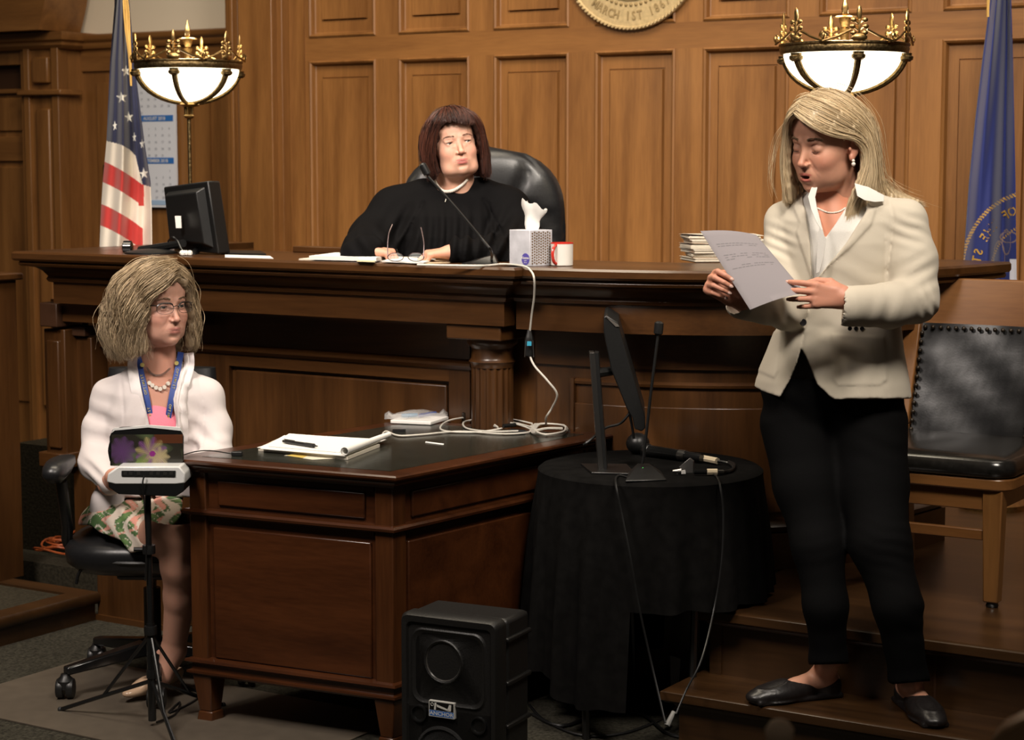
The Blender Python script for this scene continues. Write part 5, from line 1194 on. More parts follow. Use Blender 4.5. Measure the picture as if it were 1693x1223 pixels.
# ---------------------------------------------------------------- head in its own frame (x: figure's right, y: forward, z: up)
def head_field(o,h=.0022):
    """o: dict of options"""
    g=o.get;wd=g('wide',1);jow=g('jowl',0);T=None
    f=Fld((-.10,-.125,-.235),(.10,.14,.125),h)
    f.ell((0,-.018,.032),(.073*wd,.093,.080),.0)
    f.ell((0,.024,-.022),(.060*wd,.062,.085),.03)
    f.ell((0,.025,-.070),((.044+jow*.012)*wd,.050,.035),.03)
    f.ell((0,.062,.050),(.050*wd,.022,.030),.03)           # forehead
    f.ell((0,.064,-.094),(.016,.015+.0,.014),.022)            # chin
    for s in (-1,1):
        f.ell((s*.036*wd,.054,-.030),(.022,.022,.022),.022)     # cheeks
        f.ell((s*(.037+jow*.012)*wd,.026,-.070),(.018+jow*.01,.030,.022),.025)
        f.cap((s*.012,.080,.019),(s*.040*wd,.068,.017),.0075,.006,.012)   # brow
        if jow:f.ell((s*.036,.040,-.088),(.022,.026,.018),.02)
    f.ell((0,.0665,-.060),(.028,.020,.024),.018)             # muzzle
    if jow>.5:f.ell((0,.035,-.112),(.045,.045,.024),.025)        # under chin
    e=o.get('ez',.001)
    for s in (-1,1):
        f.ell((s*.031*wd,.091,e),(.0175,.017,.0115),.010,op='s')     # socket
        f.ell((s*.031*wd,.0685,e),(.0135,.0125,.0125),.003)            # lid ball
    # nose
    nl=g('nose',1.)
    f.cap((0,.079,.006),(0,.094*1.0,-.026),.0065,.0078,.010)
    f.ell((0,.0985+.003*(nl-1),-.034),(.0095*nl,.0095,.0085),.006)
    for s in (-1,1):
        f.ell((s*.0125*nl,.0885,-.0375),(.0072,.0095,.0065),.005)
        f.ell((s*.0062,.0945,-.0435),(.0033,.0045,.003),.002,op='s')
    # mouth
    mo=g('open',0.);mw=g('mouth',.024)
    f.cap((0,.0880,-.0575),(0,.0875,-.046),.002,.0032,.004,op='s')    # philtrum
    for s in (-1,1):
        f.cap((0,.0845,-.0612),(s*mw*.55,.0815,-.0605),.0037,.0036,.005);f.cap((s*mw*.55,.0815,-.0605),(s*mw,.0755,-.0645),.0040,.0020,.004)
        f.cap((0,.0832,-.0710-mo*.6),(s*mw*.6,.0800,-.0700-mo*.5),.0043,.0040,.005);f.cap((s*mw*.6,.0800,-.0700-mo*.5),(s*mw*.95,.0750,-.0660),.0044,.0020,.004)
        f.cap((0,.0905,-.0660-mo*.3),(s*mw*.92,.0795,-.0650),.0011+mo*.42,.0006,.002,op='s')
    f.cap((-.010,.083,-.083-mo*.8),(.010,.083,-.083-mo*.8),.0035,.0035,.010,op='s')
    if mo:f.ell((0,.078,-.0665-mo*.3),(mw*.55,.016,mo*.70),.002,op='s')
    for s in (-1,1): # nasolabial fold
        f.ell((s*.027,.0895,-.052),(.0016,.005,.012),.012,R=rotm(0,-s*32,0),op='s')
    # eye openings
    eo=g('eyes',.0055)
    for s in (-1,1):
        x=s*.031*wd
        if eo>0:
            f.cap((x-.0095,.083,e-.001),(x+.0095,.083,e-.0005),eo*.72,eo*.72,.0015,op='s',sq=(1,2.2,1))
            f.ell((x,.083,e),(.0115,.010,eo),.0012,op='s')
        f.cap((x-.013,.0795,e+.0095),(x+.013,.0775,e+.0088),.0010,.0010,.0035,op='s')   # lid crease
        f.cap((x-.011,.0795,e-.0125),(x+.012,.0765,e-.0125),.0009,.0009,.005,op='s')
    # ears
    for s in (-1,1):
        R=rotm(12,0,s*20)
        f.ell((s*.0755*wd,-.010,-.004),(.0075,.0165,.030),.006,R=R)
        f.ell((s*.083*wd,-.006,.001),(.006,.0095,.017),.004,R=R,op='s')
        f.ell((s*.076*wd,.000,-.030),(.006,.008,.009),.005)
        f.ell((s*.078*wd,.008,-.008),(.004,.004,.006),.003)
    # neck
    nr=g('neck',.050)
    f.cap((0,-.028,-.06),(0,-.040+g('ny',0),-.24),nr,nr*1.06,.022)
    if g('cords',0):
        for s in (-1,1):f.cap((s*.045,-.02,-.06),(s*.012,.008,-.19),.012,.009,.012)
        f.ell((0,.012,-.135),(.010,.010,.014),.012)
    return f
def mask_ell(P_,c,r,soft=.35):
    q=np.sqrt((((P_-np.array(c))/np.array(r))**2).sum(1));return np.clip((1+soft-q)/(soft*2),0,1)[:,None]
def face_tone(P_,o,skin,lip,blush):
    c=np.repeat(np.array(skin,np.float32)[None],len(P_),0);wd=o.get('wide',1);mo=o.get('open',0)
    n=(np.sin(P_[:,0]*310+np.sin(P_[:,2]*270)*2)+np.sin(P_[:,1]*260+P_[:,2]*330))[:,None]*.012;c=c*(1+n)
    for s in (-1,1):
        m=mask_ell(P_,(s*.040*wd,.060,-.032),(.022,.03,.018),.6);c=c*(1-m*.55)+np.array(blush)*m*.55
        m=mask_ell(P_,(s*.075*wd,-.008,-.01),(.02,.03,.035),.3);c=c*(1-m*.4)+np.array(blush)*m*.4
        m=mask_ell(P_,(s*.031*wd,.078,o.get('ez',.001)-.010),(.015,.02,.006),.6);c=c*(1-m*.25)+np.array(blush)*m*.25*.7
        m=mask_ell(P_,(s*.031*wd,.080,o.get('ez',.001)+.006),(.013,.02,.006),.5);c=c*(1-m*o.get('shadow',.3))+np.array(o.get('shcol',(.25,.13,.10)))*m*o.get('shadow',.3)
    m=mask_ell(P_,(0,.098,-.036),(.014,.014,.012),.5);c=c*(1-m*.45)+np.array(blush)*m*.45
    mw=o.get('mouth',.024)
    m=np.maximum(mask_ell(P_,(0,.087,-.0612),(mw*.86,.014,.0040),.15),mask_ell(P_,(0,.086,-.0708-mo*.6),(mw*.74,.014,.0054),.15))
    c=c*(1-m)+np.array(lip)*m
    if mo:
        m=mask_ell(P_,(0,.070,-.066-mo*.3),(mw*.5,.014,mo*.5),.3);c=c*(1-m)+np.array((.03,.008,.006))*m
    else:
        m=mask_ell(P_,(0,.084,-.0662),(mw*.9,.010,.0012),.5);c=c*(1-m*.7)+np.array((.08,.02,.02))*m*.7
    m=mask_ell(P_,(0,.092,-.0438),(.011,.006,.0026),.5);c=c*(1-m*.6)+np.array((.10,.03,.02))*m*.6
    return c
EYEW=plain('eye_white',(.62,.58,.54),.12);PUPIL=plain('pupil',(.006,.005,.005),.05);LASH=plain('lash',(.03,.018,.012),.7)
def strands(name,paths,r,mat,parent,tip=.25,kind=True,tone=None,nseg=3):
    """paths: (N,M,3) array -> tubes"""
    A=np.asarray(paths,np.float32);N,Mn,_=A.shape
    T=np.gradient(A,axis=1);T/=np.maximum(np.linalg.norm(T,axis=2,keepdims=True),1e-9)
    up=np.array((.31,.2,.93),np.float32);X_=np.cross(T,up);X_/=np.maximum(np.linalg.norm(X_,axis=2,keepdims=True),1e-9);Y_=np.cross(T,X_)
    rr=np.full(Mn,1.);k=max(2,Mn//3);rr[-k:]=np.linspace(1,tip,k);rad=(r if np.ndim(r) else np.full(N,r))[:,None,None]*rr[None,:,None]
    V=[A+(X_*math.cos(2*math.pi*i/nseg)+Y_*math.sin(2*math.pi*i/nseg))*rad for i in range(nseg)]
    V=np.stack(V,2).reshape(-1,3)
    b=(np.arange(N)[:,None]*Mn+np.arange(Mn-1)[None])*nseg;b=b.ravel();Q=[]
    for i in range(nseg):
        j=(i+1)%nseg;Q.append(np.stack([b+i,b+j,b+nseg+j,b+nseg+i],1))
    Q=np.vstack(Q);tn=None
    if tone is not None:tn=np.repeat(tone,Mn*nseg,0)
    o=np_mesh(name,V,Q,mat,parent,tone=tn)
    if kind:o['kind']='stuff'
    return o
def resample(g,M_):
    g=np.array(g,float);n=len(g);out=[]
    sp=smooth_path(g,8);sp=np.array([tuple(p) for p in sp]);d=np.r_[0,np.cumsum(np.linalg.norm(np.diff(sp,axis=0),axis=1))];t=np.linspace(0,d[-1],M_)
    return np.stack([np.interp(t,d,sp[:,i]) for i in range(3)],1)
def hair_sheet(guides,N,M_=16,jit=.003,wave=0,wf=3.,depth=.0,rs=None,wl=1.,curl=0):
    rs=rs or RS;G=np.stack([resample(g,M_) for g in guides]);K=len(G)
    u=rs.rand(N)*(K-1);i=np.minimum(u.astype(int),K-2);f=(u-i)[:,None,None];f=f*f*(3-2*f)*.5+f*.5
    A=G[i]*(1-f)+G[i+1]*f
    t=np.linspace(0,1,M_)[None,:,None]
    A=A+rs.randn(N,1,3)*jit*(.35+.65*t)
    A=A+rs.randn(N,1,3)*jit*.7*np.sin(t*3+rs.rand(N,1,1)*3)
    if wave:
        ph=rs.rand(N,1,1)*1.6+u[:,None,None]*2.2;fr=wf*(.85+.3*rs.rand(N,1,1));a=wave*(.3+t)
        A=A+a*np.sin(t*fr*2*np.pi+ph)*np.array((1,.6,.15))+a*.8*np.cos(t*fr*2*np.pi+ph*1.3)*np.array((-.3,.9,.1))
    if depth:A=A*(1)+depth
    ln=1-.16*rs.rand(N)**2;idx=np.linspace(0,M_-1,M_)[None]*ln[:,None];i0=np.minimum(idx.astype(int),M_-2);fr=(idx-i0)[...,None];r_=np.arange(N)[:,None]
    return A[r_,i0]*(1-fr)+A[r_,i0+1]*fr
def hair_mass(f,guides,r,n=3,k=.008,taper=.55,M_=9,inn=1.):
    G=np.stack([resample(g,M_) for g in guides]);K=len(G);G=G*inn
    for a in np.linspace(0,K-1,(K-1)*n+1):
        i=min(int(a),K-2);t=a-i;L=G[i]*(1-t)+G[i+1]*t
        for j in range(M_-1):
            ra=r*(1-(1-taper)*j/(M_-1));rb=r*(1-(1-taper)*(j+1)/(M_-1));f.cap(L[j],L[j+1],ra,rb,k)
# ---------------------------------------------------------------- hand (x: toward thumb side, y: along fingers, z: back of the hand) origin at the wrist
def hand(f,T,curl=((20,30,20),)*4,thumb=((.028,.030,-.012),(.045,.055,-.022),(.044,.082,-.020)),scale=1.,mir=1,spread=(6,1,-4,-9),k=.004):
    S=np.eye(4);S[:3,:3]*=1;Tm=T@np.diag([mir*scale,scale,scale,1.])
    def q(p):return (Tm@np.array([p[0],p[1],p[2],1.]))[:3]
    s=scale
    f.cap(q((0,-.03,0)),q((0,.015,0)),.025*s,.023*s,.01)
    for x0,x1 in ((.020,.028),(.006,.010),(-.008,-.008),(-.020,-.024)):
        f.cap(q((x0*.8,.012,-.001)),q((x1,.084,.001)),.0155*s,.0105*s,.012)
    f.ell(q((.022,.030,-.008)),(.016*s,.022*s,.014*s),.01)
    bases=[(.030,.084,.0),(.0105,.090,.001),(-.009,.086,.0),(-.027,.078,-.002)];L=[(.042,.026,.020),(.046,.030,.021),(.042,.028,.020),(.033,.021,.018)]
    rad=[.0092,.0094,.0090,.0080];tips=[]
    for i in range(4):
        p=np.array(bases[i],float);a=math.radians(spread[i]);ang=0;c=curl[i] if i<len(curl) else curl[-1];r=rad[i];pts=[p.copy()];rr=[r*1.02*s]
        for j in range(3):
            ang+=math.radians(c[j]);d=np.array((math.sin(a)*math.cos(ang),math.cos(a)*math.cos(ang),-math.sin(ang)));p=p+d*L[i][j];pts.append(p.copy());rr.append(r*(1-.10*(j+1))*s)
        Q_=[q(x) for x in pts];f.chain(Q_,rr,k=.0015,k0=.006)
        tips.append((Q_,rr))
    Q_=[q((.016,.012,-.006))]+[q(x) for x in thumb];f.chain(Q_,[.016*s,.0125*s,.0108*s,.0092*s],k=.003,k0=.012)
    tips.append((Q_,[0,0,0,.0092*s]));return tips
# ================================================================ PEOPLE
SKIN=vcol('skin',.48,sss=.12,spec=.4,bump=.12,nscale=500)
def projn(P_):
    dz=P_[:,2]-H;fw=P_[:,1]*cp-dz*sp;up=P_[:,1]*sp+dz*cp;return CX+F*P_[:,0]/fw,CY-F*up/fw
def poly_sd(px,py,poly):
    poly=np.array(poly,float);d=np.full(px.shape,1e9);ins=np.zeros(px.shape,bool);n=len(poly)
    for i in range(n):
        a=poly[i];b=poly[(i+1)%n];e=b-a;wx=px-a[0];wy=py-a[1];t=np.clip((wx*e[0]+wy*e[1])/(e@e),0,1)
        d=np.minimum(d,np.hypot(wx-e[0]*t,wy-e[1]*t));c=((a[1]<=py)!=(b[1]<=py))&(wx<e[0]*(wy)/(e[1] if abs(e[1])>1e-9 else 1e-9));ins^=c
    return np.where(ins,-d,d)
def wrin(P_,c,dr,lam,amp,sig,ph=0,warp=.6):
    c=np.array(c);q=P_-c;dr=np.array(dr,float);dr/=np.linalg.norm(dr);u=q@dr;r2=((q/np.array(sig))**2).sum(1)
    o=np.cross(dr,(.3,.2,.9));o/=np.linalg.norm(o)
    s=np.sin(2*np.pi*u/lam+ph+warp*np.sin(q@o*2*np.pi/(lam*3.1)+ph));return amp*(np.sign(s)*np.abs(s)**.7)*np.exp(-r2)
def stack(f,levels,k=.0,rot=0,op='u',rd=.012,pw=2.):
    """levels: (z,cx,cy,rx,ry)"""
    L=np.array(levels,float);L=L[np.argsort(L[:,0])];z0,z1=L[0,0],L[-1,0];r=max(L[:,3].max(),L[:,4].max())+k+3*f.h
    lo=np.array((L[:,1].min()-r,L[:,2].min()-r,z0-k-3*f.h));hi=np.array((L[:,1].max()+r,L[:,2].max()+r,z1+k+3*f.h));sl,g=f._sub(lo,hi)
    z=g[2][0,0];zi=[np.interp(z,L[:,0],L[:,i])[None,None,:] for i in range(5)]
    x=g[0]-zi[1];y=g[1]-zi[2];c_,s_=math.cos(rot),math.sin(rot);u=x*c_+y*s_;v=-x*s_+y*c_
    q=(np.abs(u/zi[3])**pw+np.abs(v/zi[4])**pw)**(1/pw);d=(q-1)*np.minimum(zi[3],zi[4])
    dz=np.maximum(z0-g[2],g[2]-z1);d2=dz+rd;dd=np.where((d+rd>0)&(d2>0),np.sqrt(np.maximum(d+rd,0)**2+np.maximum(d2,0)**2)-rd,np.maximum(d,dz))
    f._mix(sl,np.broadcast_to(dd,f.V[sl].shape),k,op);return f
def headT(px,py,d,yaw,pitch,roll=0,scale=1.):
    """yaw: degrees towards the right of the picture; pitch up positive; roll: clockwise in the picture"""
    y,p=math.radians(yaw),math.radians(pitch);f=(math.sin(y)*math.cos(p),-math.cos(y)*math.cos(p),math.sin(p));T=frame(Dp(px,py,d),f)
    R=np.eye(4);a=math.radians(roll);R[:3,:3]=np.array(Matrix.Rotation(a,3,'Y'));T=T@R;T[:3,:3]*=scale;return T
def eyes(o,T,par,iris,gaze=(0,0),brow=(.06,.03,.015),browr=.0011,nb=60,lash=True):
    wd=o.get('wide',1);e=o.get('ez',.001);gx,gz=gaze
    for s in (-1,1):
        c=np.array((s*.031*wd,.0665,e))
        m=M().ball(tuple(c),.0122,20,14);v=np.array(m.v);m.v=[tuple(p) for p in tf(T,v)];eb=m.build('eye',EYEW,par)
        dr=np.array((gx,1,gz));dr/=np.linalg.norm(dr)
        R=Vector(tuple(dr)).to_track_quat('Z','Y').to_matrix().to_4x4()
        for r_,mt,off,nm in ((.0056,iris,.0112,'iris'),(.0026,PUPIL,.01185,'pupil')):
            m=M().lathe([(r_,off-.0006),(r_*.9,off+.0003),(.0001,off+.0007)],(0,0,0),16).xf(Matrix.Translation(tuple(c))@R);m.v=[tuple(p) for p in tf(T,np.array(m.v))];m.build(nm,mt,eb)
    # brows
    P_=[]
    for s in (-1,1):
        for k in range(nb):
            t=RS.rand();x=s*wd*(.013+.034*t);z=.0235+.006*math.sin(t*2.6)-.004*t+o.get('brow',0)+RS.randn()*.0010;y=.0895-.016*t*t-(.001 if t>.5 else 0)
            a=np.array((x,y,z));dv=np.array((s*.8,-.25*t,.25-.5*t));P_.append([a+dv*.007*q+np.array((0,.0012*q,0)) for q in (0,.5,1)])
    P_=np.array(P_);sh=P_.shape;P_=tf(T,P_.reshape(-1,3)).reshape(sh)
    strands('eyebrows',P_,browr*.6,plain('brow_'+par.name,brow,.8),par)
    if lash:
        for s in (-1,1):
            eo=max(o.get('eyes',.0055),.0);pts=[(s*.031*wd+s*x,.0803-(x*22)**2*.025-abs(x)*.05+ (0.0004),e+eo*(1-(x/.0125)**2)**.5*1.0-(0 if eo else .0035*(1-(x/.0125)**2)) ) for x in np.linspace(-.012,.012,11)]
            M().tube([pt(T,p) for p in pts],[.0003]+[.0009]*9+[.0004],5).build('lash_line',LASH,par)
def skin_obj(par,parts,tone,links=()):
    offs_=np.r_[0,np.cumsum([len(p) for p,_ in parts])];P_,Q=join_pq(parts);base=len(P_);nP=[P_];nQ=[Q];nt=[tone]
    for i,j,path,r in links:
        L=[np.array(tuple(p)) for p in smooth_path(path,4)];n=len(L);V=[]
        for k_,p in enumerate(L):
            t=L[min(k_+1,n-1)]-L[max(k_-1,0)];t/=np.linalg.norm(t);a=np.cross(t,(.3,.9,.1));a/=np.linalg.norm(a);b=np.cross(t,a)
            V+=[p+(a*math.cos(q)+b*math.sin(q))*r for q in np.arange(8)*math.pi/4]
        F_=[(base+k_*8+q,base+k_*8+(q+1)%8,base+(k_+1)*8+(q+1)%8,base+(k_+1)*8+q) for k_ in range(n-1) for q in range(8)]
        for part,ring in ((i,0),(j,n-1)):
            Pp,Qp=parts[part];vi=int(np.argmin(((Pp-L[ring])**2).sum(1)));row=Qp[(Qp==vi).any(1)][0];m_=list(row).index(vi);vj=int(row[(m_+1)%4])
            F_.append((offs_[part]+vi,offs_[part]+vj,base+ring*8+1,base+ring*8))
        nP.append(np.array(V,np.float32));nQ.append(np.array(F_));nt.append(np.repeat(tone[-1:],len(V),0));base+=len(V)
    P_=np.vstack(nP);Q=np.vstack(nQ);tone=np.vstack(nt);return np_mesh('body',P_,Q,SKIN,par,tone=tone)
def hand_T(o,Y,X,side,roll=0):
    Y=np.array(Y,float);Y/=np.linalg.norm(Y);X=np.array(X,float);X-=Y*(X@Y);X/=np.linalg.norm(X)
    Z=np.cross(Y,X) if side=='R' else np.cross(X,Y);T=np.eye(4);T[:3,0]=X;T[:3,1]=Y;T[:3,2]=Z;T[:3,3]=o;return T
def bounds(pts,m):
    a=np.array(pts,float);return a.min(0)-m,a.max(0)+m
def nails(tips,par,T,col=(.62,.40,.34)):
    m=M()
    for Q_,rr in tips[:4]:
        d=np.array(Q_[-1])-np.array(Q_[-2]);d/=np.linalg.norm(d);b=T[:3,2]-d*(T[:3,2]@d)
        # dorsal direction follows the bend of the finger
        base=np.array(Q_[1])-np.array(Q_[0]);base/=np.linalg.norm(base);ax=np.cross(base,d);s_=np.linalg.norm(ax);Z=T[:3,2]/np.linalg.norm(T[:3,2])
        if s_>1e-3:
            an=math.atan2(s_,base@d);Z=np.array(Matrix.Rotation(an,3,Vector(ax/s_)))@Z
        Z=Z-d*(Z@d);Z/=np.linalg.norm(Z);X=np.cross(d,Z);c=np.array(Q_[-1])+d*.0015+Z*(rr[-1]*.78)
        R=Matrix(((X[0],d[0],Z[0]),(X[1],d[1],Z[1]),(X[2],d[2],Z[2])));m.ball(tuple(c),(.0045,.0062,.0022),8,6,R.to_4x4())
    o=m.build('fingernails',plain('nail_'+par.name,col,.2),par);o['kind']='stuff';return o
CLOTHM={}
def clothmat(name,col,rough=.85,bump=.3,ns=350,sheen=.2,stretch=None,noise=.05):return plain(name,col,rough,spec=.05 if col[0]<.02 else .25,noise=noise,nscale=ns,bump=bump,sheen=sheen,stretch=stretch)
# ---------------------------------------------------------------- STANDING WOMAN
W1=thing('person','woman with long blonde hair in cream blazer and black trousers reading a sheet','person',U(1430,1150,.171))
skinA=(.50,.25,.165);lipA=(.42,.12,.09);blA=(.54,.20,.13)
oA=dict(wide=.98,eyes=.0,open=.0065,mouth=.0235,neck=.047,cords=.6,shadow=.35,shcol=(.30,.15,.11))
TA=headT(1368,238,5.02,-50,-9,-3,1.06)
fA=head_field(oA)
# lowered upper lids
for s in (-1,1):fA.ell((s*.0305,.0700,.0000),(.0135,.0112,.0098),.005)
for s in (-1,1):fA.cap((s*.0305-.010,.0835,-.0065),(s*.0305+.010,.0825,-.0065),.0008,.0008,.0012,op='s')
pA,qA=fA.mesh();tA=face_tone(pA,oA,skinA,lipA,blA)
headA=(tf(TA,pA),qA)
D=Dp
# chest seen in the neckline
f=Fld(*bounds([D(1330,300,5.02),D(1440,470,5.02)],.12),.004)
f.ell(D(1378,400,5.07),(.10,.095,.13),.02).cap(D(1372,300,5.06),D(1372,380,5.06),.055,.06,.03)
chA=f.mesh(2)
# hands
wr=np.array(D(1214,490,4.80));TR=hand_T(wr,(-.83,-.28,.50),(.42,.10,.88),'R')
f=Fld(*bounds([D(1150,420,4.7),D(1260,540,4.9)],.05),.0021)
el=np.array(D(1238,505,4.85));f.cap(wr,el,.024,.027,.01)
tipR=hand(f,TR,curl=((70,62,25),(78,64,25),(84,64,28),(88,66,30)),thumb=((.038,.040,-.006),(.036,.072,-.018),(.026,.094,-.030)),scale=.88,spread=(4,0,-4,-8))
haR=f.mesh()
wl_=np.array(D(1398,492,4.80));TL=hand_T(wl_,(-1,-.10,.07),(.05,.10,1),'L')
f=Fld(*bounds([D(1300,450,4.7),D(1440,540,4.85)],.04),.0021)
f.cap(wl_,np.array(D(1425,500,4.83)),.025,.028,.01)
tipL=hand(f,TL,curl=((20,28,14),(22,30,16),(26,34,16),(30,40,18)),thumb=((.040,.042,-.014),(.042,.074,-.030),(.034,.100,-.036)),scale=.90,spread=(5,1,-3,-7))
haL=f.mesh()
# feet and ankles
zt=.171
def footframe(heel,toe):
    a,b=np.array(heel),np.array(toe);d=b-a;d[2]=0;L=np.linalg.norm(d);T=frame((a[0],a[1],zt),d);return T,L
hR=np.array(U(1385,1147,zt));tR_=np.array(U(1268,1160,zt));TfR,LR=footframe(hR,tR_)
hL=np.array(U(1500,1162,zt));tL_=np.array(U(1543,1199,zt));dd_=(tL_-hL);dd_/=np.linalg.norm(dd_);hL=tL_-dd_*.238;TfL,LL=footframe(hL,tL_)
def foot_field(T,L,ank):
    c=[pt(T,(0,.03,.04)),pt(T,(0,L,.0)),ank];f=Fld(*bounds(c,.07),.003)
    f.cap(ank,pt(T,(0,.045,.060)),.032,.031,.02).ell((0,.03,.035),(.028,.034,.034),.015,T=T)
    f.cap((0,.05,.045),(0,L*.62,.030),.030,.026,.02,T=T).cap((0,L*.6,.028),(0,L*.88,.018),.026,.014,.01,T=T);return f.mesh()
ankR=D(1371,1090,4.97);ankL=D(1503,1128,4.885)
ftR=foot_field(TfR,min(LR,.245),ankR);ftL=foot_field(TfL,.245,ankL)
parts=[headA,chA,haR,haL,ftR,ftL];tone=[tA]
for P_,_ in parts[1:]:
    c=np.repeat(np.array(skinA,np.float32)[None],len(P_),0);tone.append(c)
tone[1]=tone[1]*np.array((1.06,.88,.8));tone[2]*=np.array((1.08,.98,.98));tone[3]*=np.array((1.08,.98,.98))
bodyA=skin_obj(W1,parts,np.vstack(tone),[(0,1,[D(1372,285,5.06),D(1374,310,5.07),D(1378,340,5.08)],.03),(1,2,[D(1335,370,5.09),D(1297,370,5.12),D(1296,505,5.02),D(1250,505,4.88)],.028),(1,3,[D(1425,370,5.05),D(1495,372,4.99),D(1510,495,4.92),D(1435,502,4.85)],.028),(1,4,[D(1375,450,5.07),D(1360,640,5.07),D(1353,900,4.97),D(1370,1070,4.96)],.03),(1,5,[D(1385,450,5.07),D(1410,640,5.06),D(1456,900,4.90),D(1502,1105,4.88)],.03)]);nails(tipR,W1,TR);nails(tipL,W1,TL)
eyes(oA,TA,W1,plain('iris_a',(.10,.12,.12),.1),(.1,-.5),(.14,.08,.04),.0013,90,lash=False)
for s in (-1,1):
    pts=[(s*.0305+x,.0842-abs(x)*.14-(x*60)**2*.002,-.0068+ (x*70)**2*.002) for x in np.linspace(-.011,.011,9)];M().tube([pt(TA,p) for p in pts],[.0003]+[.0008]*7+[.0003],5).build('lash_line',LASH,W1)
# shoes
SHOE=plain('shoe_leather',(.012,.010,.010),.35,noise=.2,nscale=120,bump=.15)
def shoe(nm,T,L,mat,par,open_=(.045,.145),h=.003,heel=.0,lab=None):
    f=Fld(*bounds([pt(T,(0,-.02,0)),pt(T,(0,L+.03,0)),pt(T,(0,.05,.09))],.06),h)
    f.ell((0,.035,.028),(.036,.042,.036),.01,T=T);f.ell((0,L*.52,.026),(.037,.075,.030),.02,T=T);f.ell((0,L*.72,.022),(.044,.068,.026),.02,T=T);f.ell((0,L*.93,.016),(.033,.036,.018),.015,T=T)
    f.box((0,L*.5,.006),(.036,L*.5,.007),.006,.004,T=T);f.ell((0,L*.72,.006),(.046,.07,.007),.004,T=T)
    Ti=np.linalg.inv(T)
    f.cut(lambda P_:-(itf(T,P_)[:,2]) ,0)
    # foot opening
    f.ell((0,(open_[0]+open_[1])/2,.062),(.027,(open_[1]-open_[0])/2+.01,.034),.006,op='s',T=T)
    f.disp(lambda P_:-.0022*np.exp(-((np.hypot(itf(T,P_)[:,0]/.028,(itf(T,P_)[:,1]-L*.78)/.045)-1)/.09)**2)*(itf(T,P_)[:,1]>L*.62))
    P_,Q=f.mesh();o=np_mesh(nm,P_,Q,mat,par)
    if lab:o['label']=lab
    return o
shoe('shoe',TfR,.255,SHOE,W1);shoe('shoe',TfL,.26,SHOE,W1)
# trousers
TRO=clothmat('black_trousers',(.0045,.0044,.0046),.8,.2,500,.0)
f=Fld(*bounds([D(1230,600,5.1),D(1540,1140,5.0)],.10)[0:2],.0055) if False else Fld((.55,4.72,.20),(1.18,5.30,1.03),.0055)
f.ell(D(1376,640,5.06),(.190,.112,.10),.0)
f.chain([D(1322,700,5.08),D(1334,800,5.03),D(1353,900,4.97),D(1365,1000,4.935),D(1370,1094,4.965),D(1371,1125,4.975)],[.105,.084,.066,.054,.046,.046],.03)
f.chain([D(1436,700,5.04),D(1444,800,4.99),D(1456,900,4.90),D(1484,1000,4.845),D(1503,1127,4.88),D(1505,1150,4.885)],[.103,.087,.074,.059,.047,.047],.03)
f.disp(lambda P_:wrin(P_,D(1470,900,4.88),(.25,0,1),.03,.0018,(.06,.10,.07))+wrin(P_,D(1350,900,5.0),(-.3,0,1),.034,.0013,(.05,.1,.06),1)+wrin(P_,D(1470,740,4.9),(.35,0,1),.05,.0012,(.08,.1,.06),2)+wrin(P_,D(1340,660,5.0),(.7,0,1),.05,.0012,(.09,.1,.07),1.3)+wrin(P_,D(1500,1000,4.9),(.4,0,1),.05,.003,(.05,.1,.08),1))
def hemcut(P_):
    px,py=projn(P_);return np.maximum((py-np.interp(px,[1330,1400,1440,1475,1530,1560],[1099,1097,1110,1131,1126,1126]))/634.,-1)
f.cut(hemcut);P_,Q=f.mesh();np_mesh('trousers',P_,Q,TRO,W1)
# shirt
SHIRT=clothmat('white_shirt',(.62,.60,.56),.8,.15,600)
f=Fld(*bounds([D(1300,290,5.05),D(1450,520,5.0)],.13),.0035)
stack(f,[(z,c[0],c[1],rx,ry) for z,c,rx,ry in [(D(0,y,5.05)[2],D(x,y,5.06),rx,ry) for y,x,rx,ry in ((520,1378,.12,.10),(440,1385,.135,.112),(380,1384,.13,.105),(340,1380,.10,.08),(318,1378,.066,.062),(304,1378,.056,.058))]],.0,math.radians(-25))
def shv(P_):
    px,py=projn(P_);d=poly_sd(px,py,[(1349,290),(1347,330),(1353,350),(1364,394),(1380,372),(1398,344),(1408,322),(1414,290)])/634.
    fr=(P_[:,1]-5.05)*.9+(P_[:,0]-.83)*.42-.0
    return np.where(fr<.0,-d,-1)
f.cut(shv);P_,Q=f.mesh(2);np_mesh('shirt',P_,Q,SHIRT,W1)
def flap(nm,poly,off,mat,par,th=.0025,curve=0):
    """collar leaf: 3D points list (px,py,d)"""
    a=[Vector(D(*p)) for p in poly];b=[p+Vector((0,th*1.2,th*.4)) for p in a];return M().loft([[tuple(p) for p in a],[tuple(p) for p in b]]).build(nm,mat,par,bevel=.001)
flap('collar_leaf',[(1413,303,4.955),(1436,310,4.95),(1462,323,4.955),(1462,333,4.95),(1446,334,4.935),(1430,331,4.925),(1417,324,4.935)],0,SHIRT,W1)
flap('collar_leaf',[(1352,308,4.97),(1348,326,4.95),(1352,352,4.93),(1356,378,4.925),(1349,366,4.93),(1341,345,4.935),(1336,325,4.95),(1342,310,4.97)],0,SHIRT,W1)
flap('shirt_placket',[(1355,372,4.925),(1366,396,4.92),(1362,425,4.92),(1355,450,4.925),(1349,452,4.925),(1351,410,4.925)],0,SHIRT,W1)
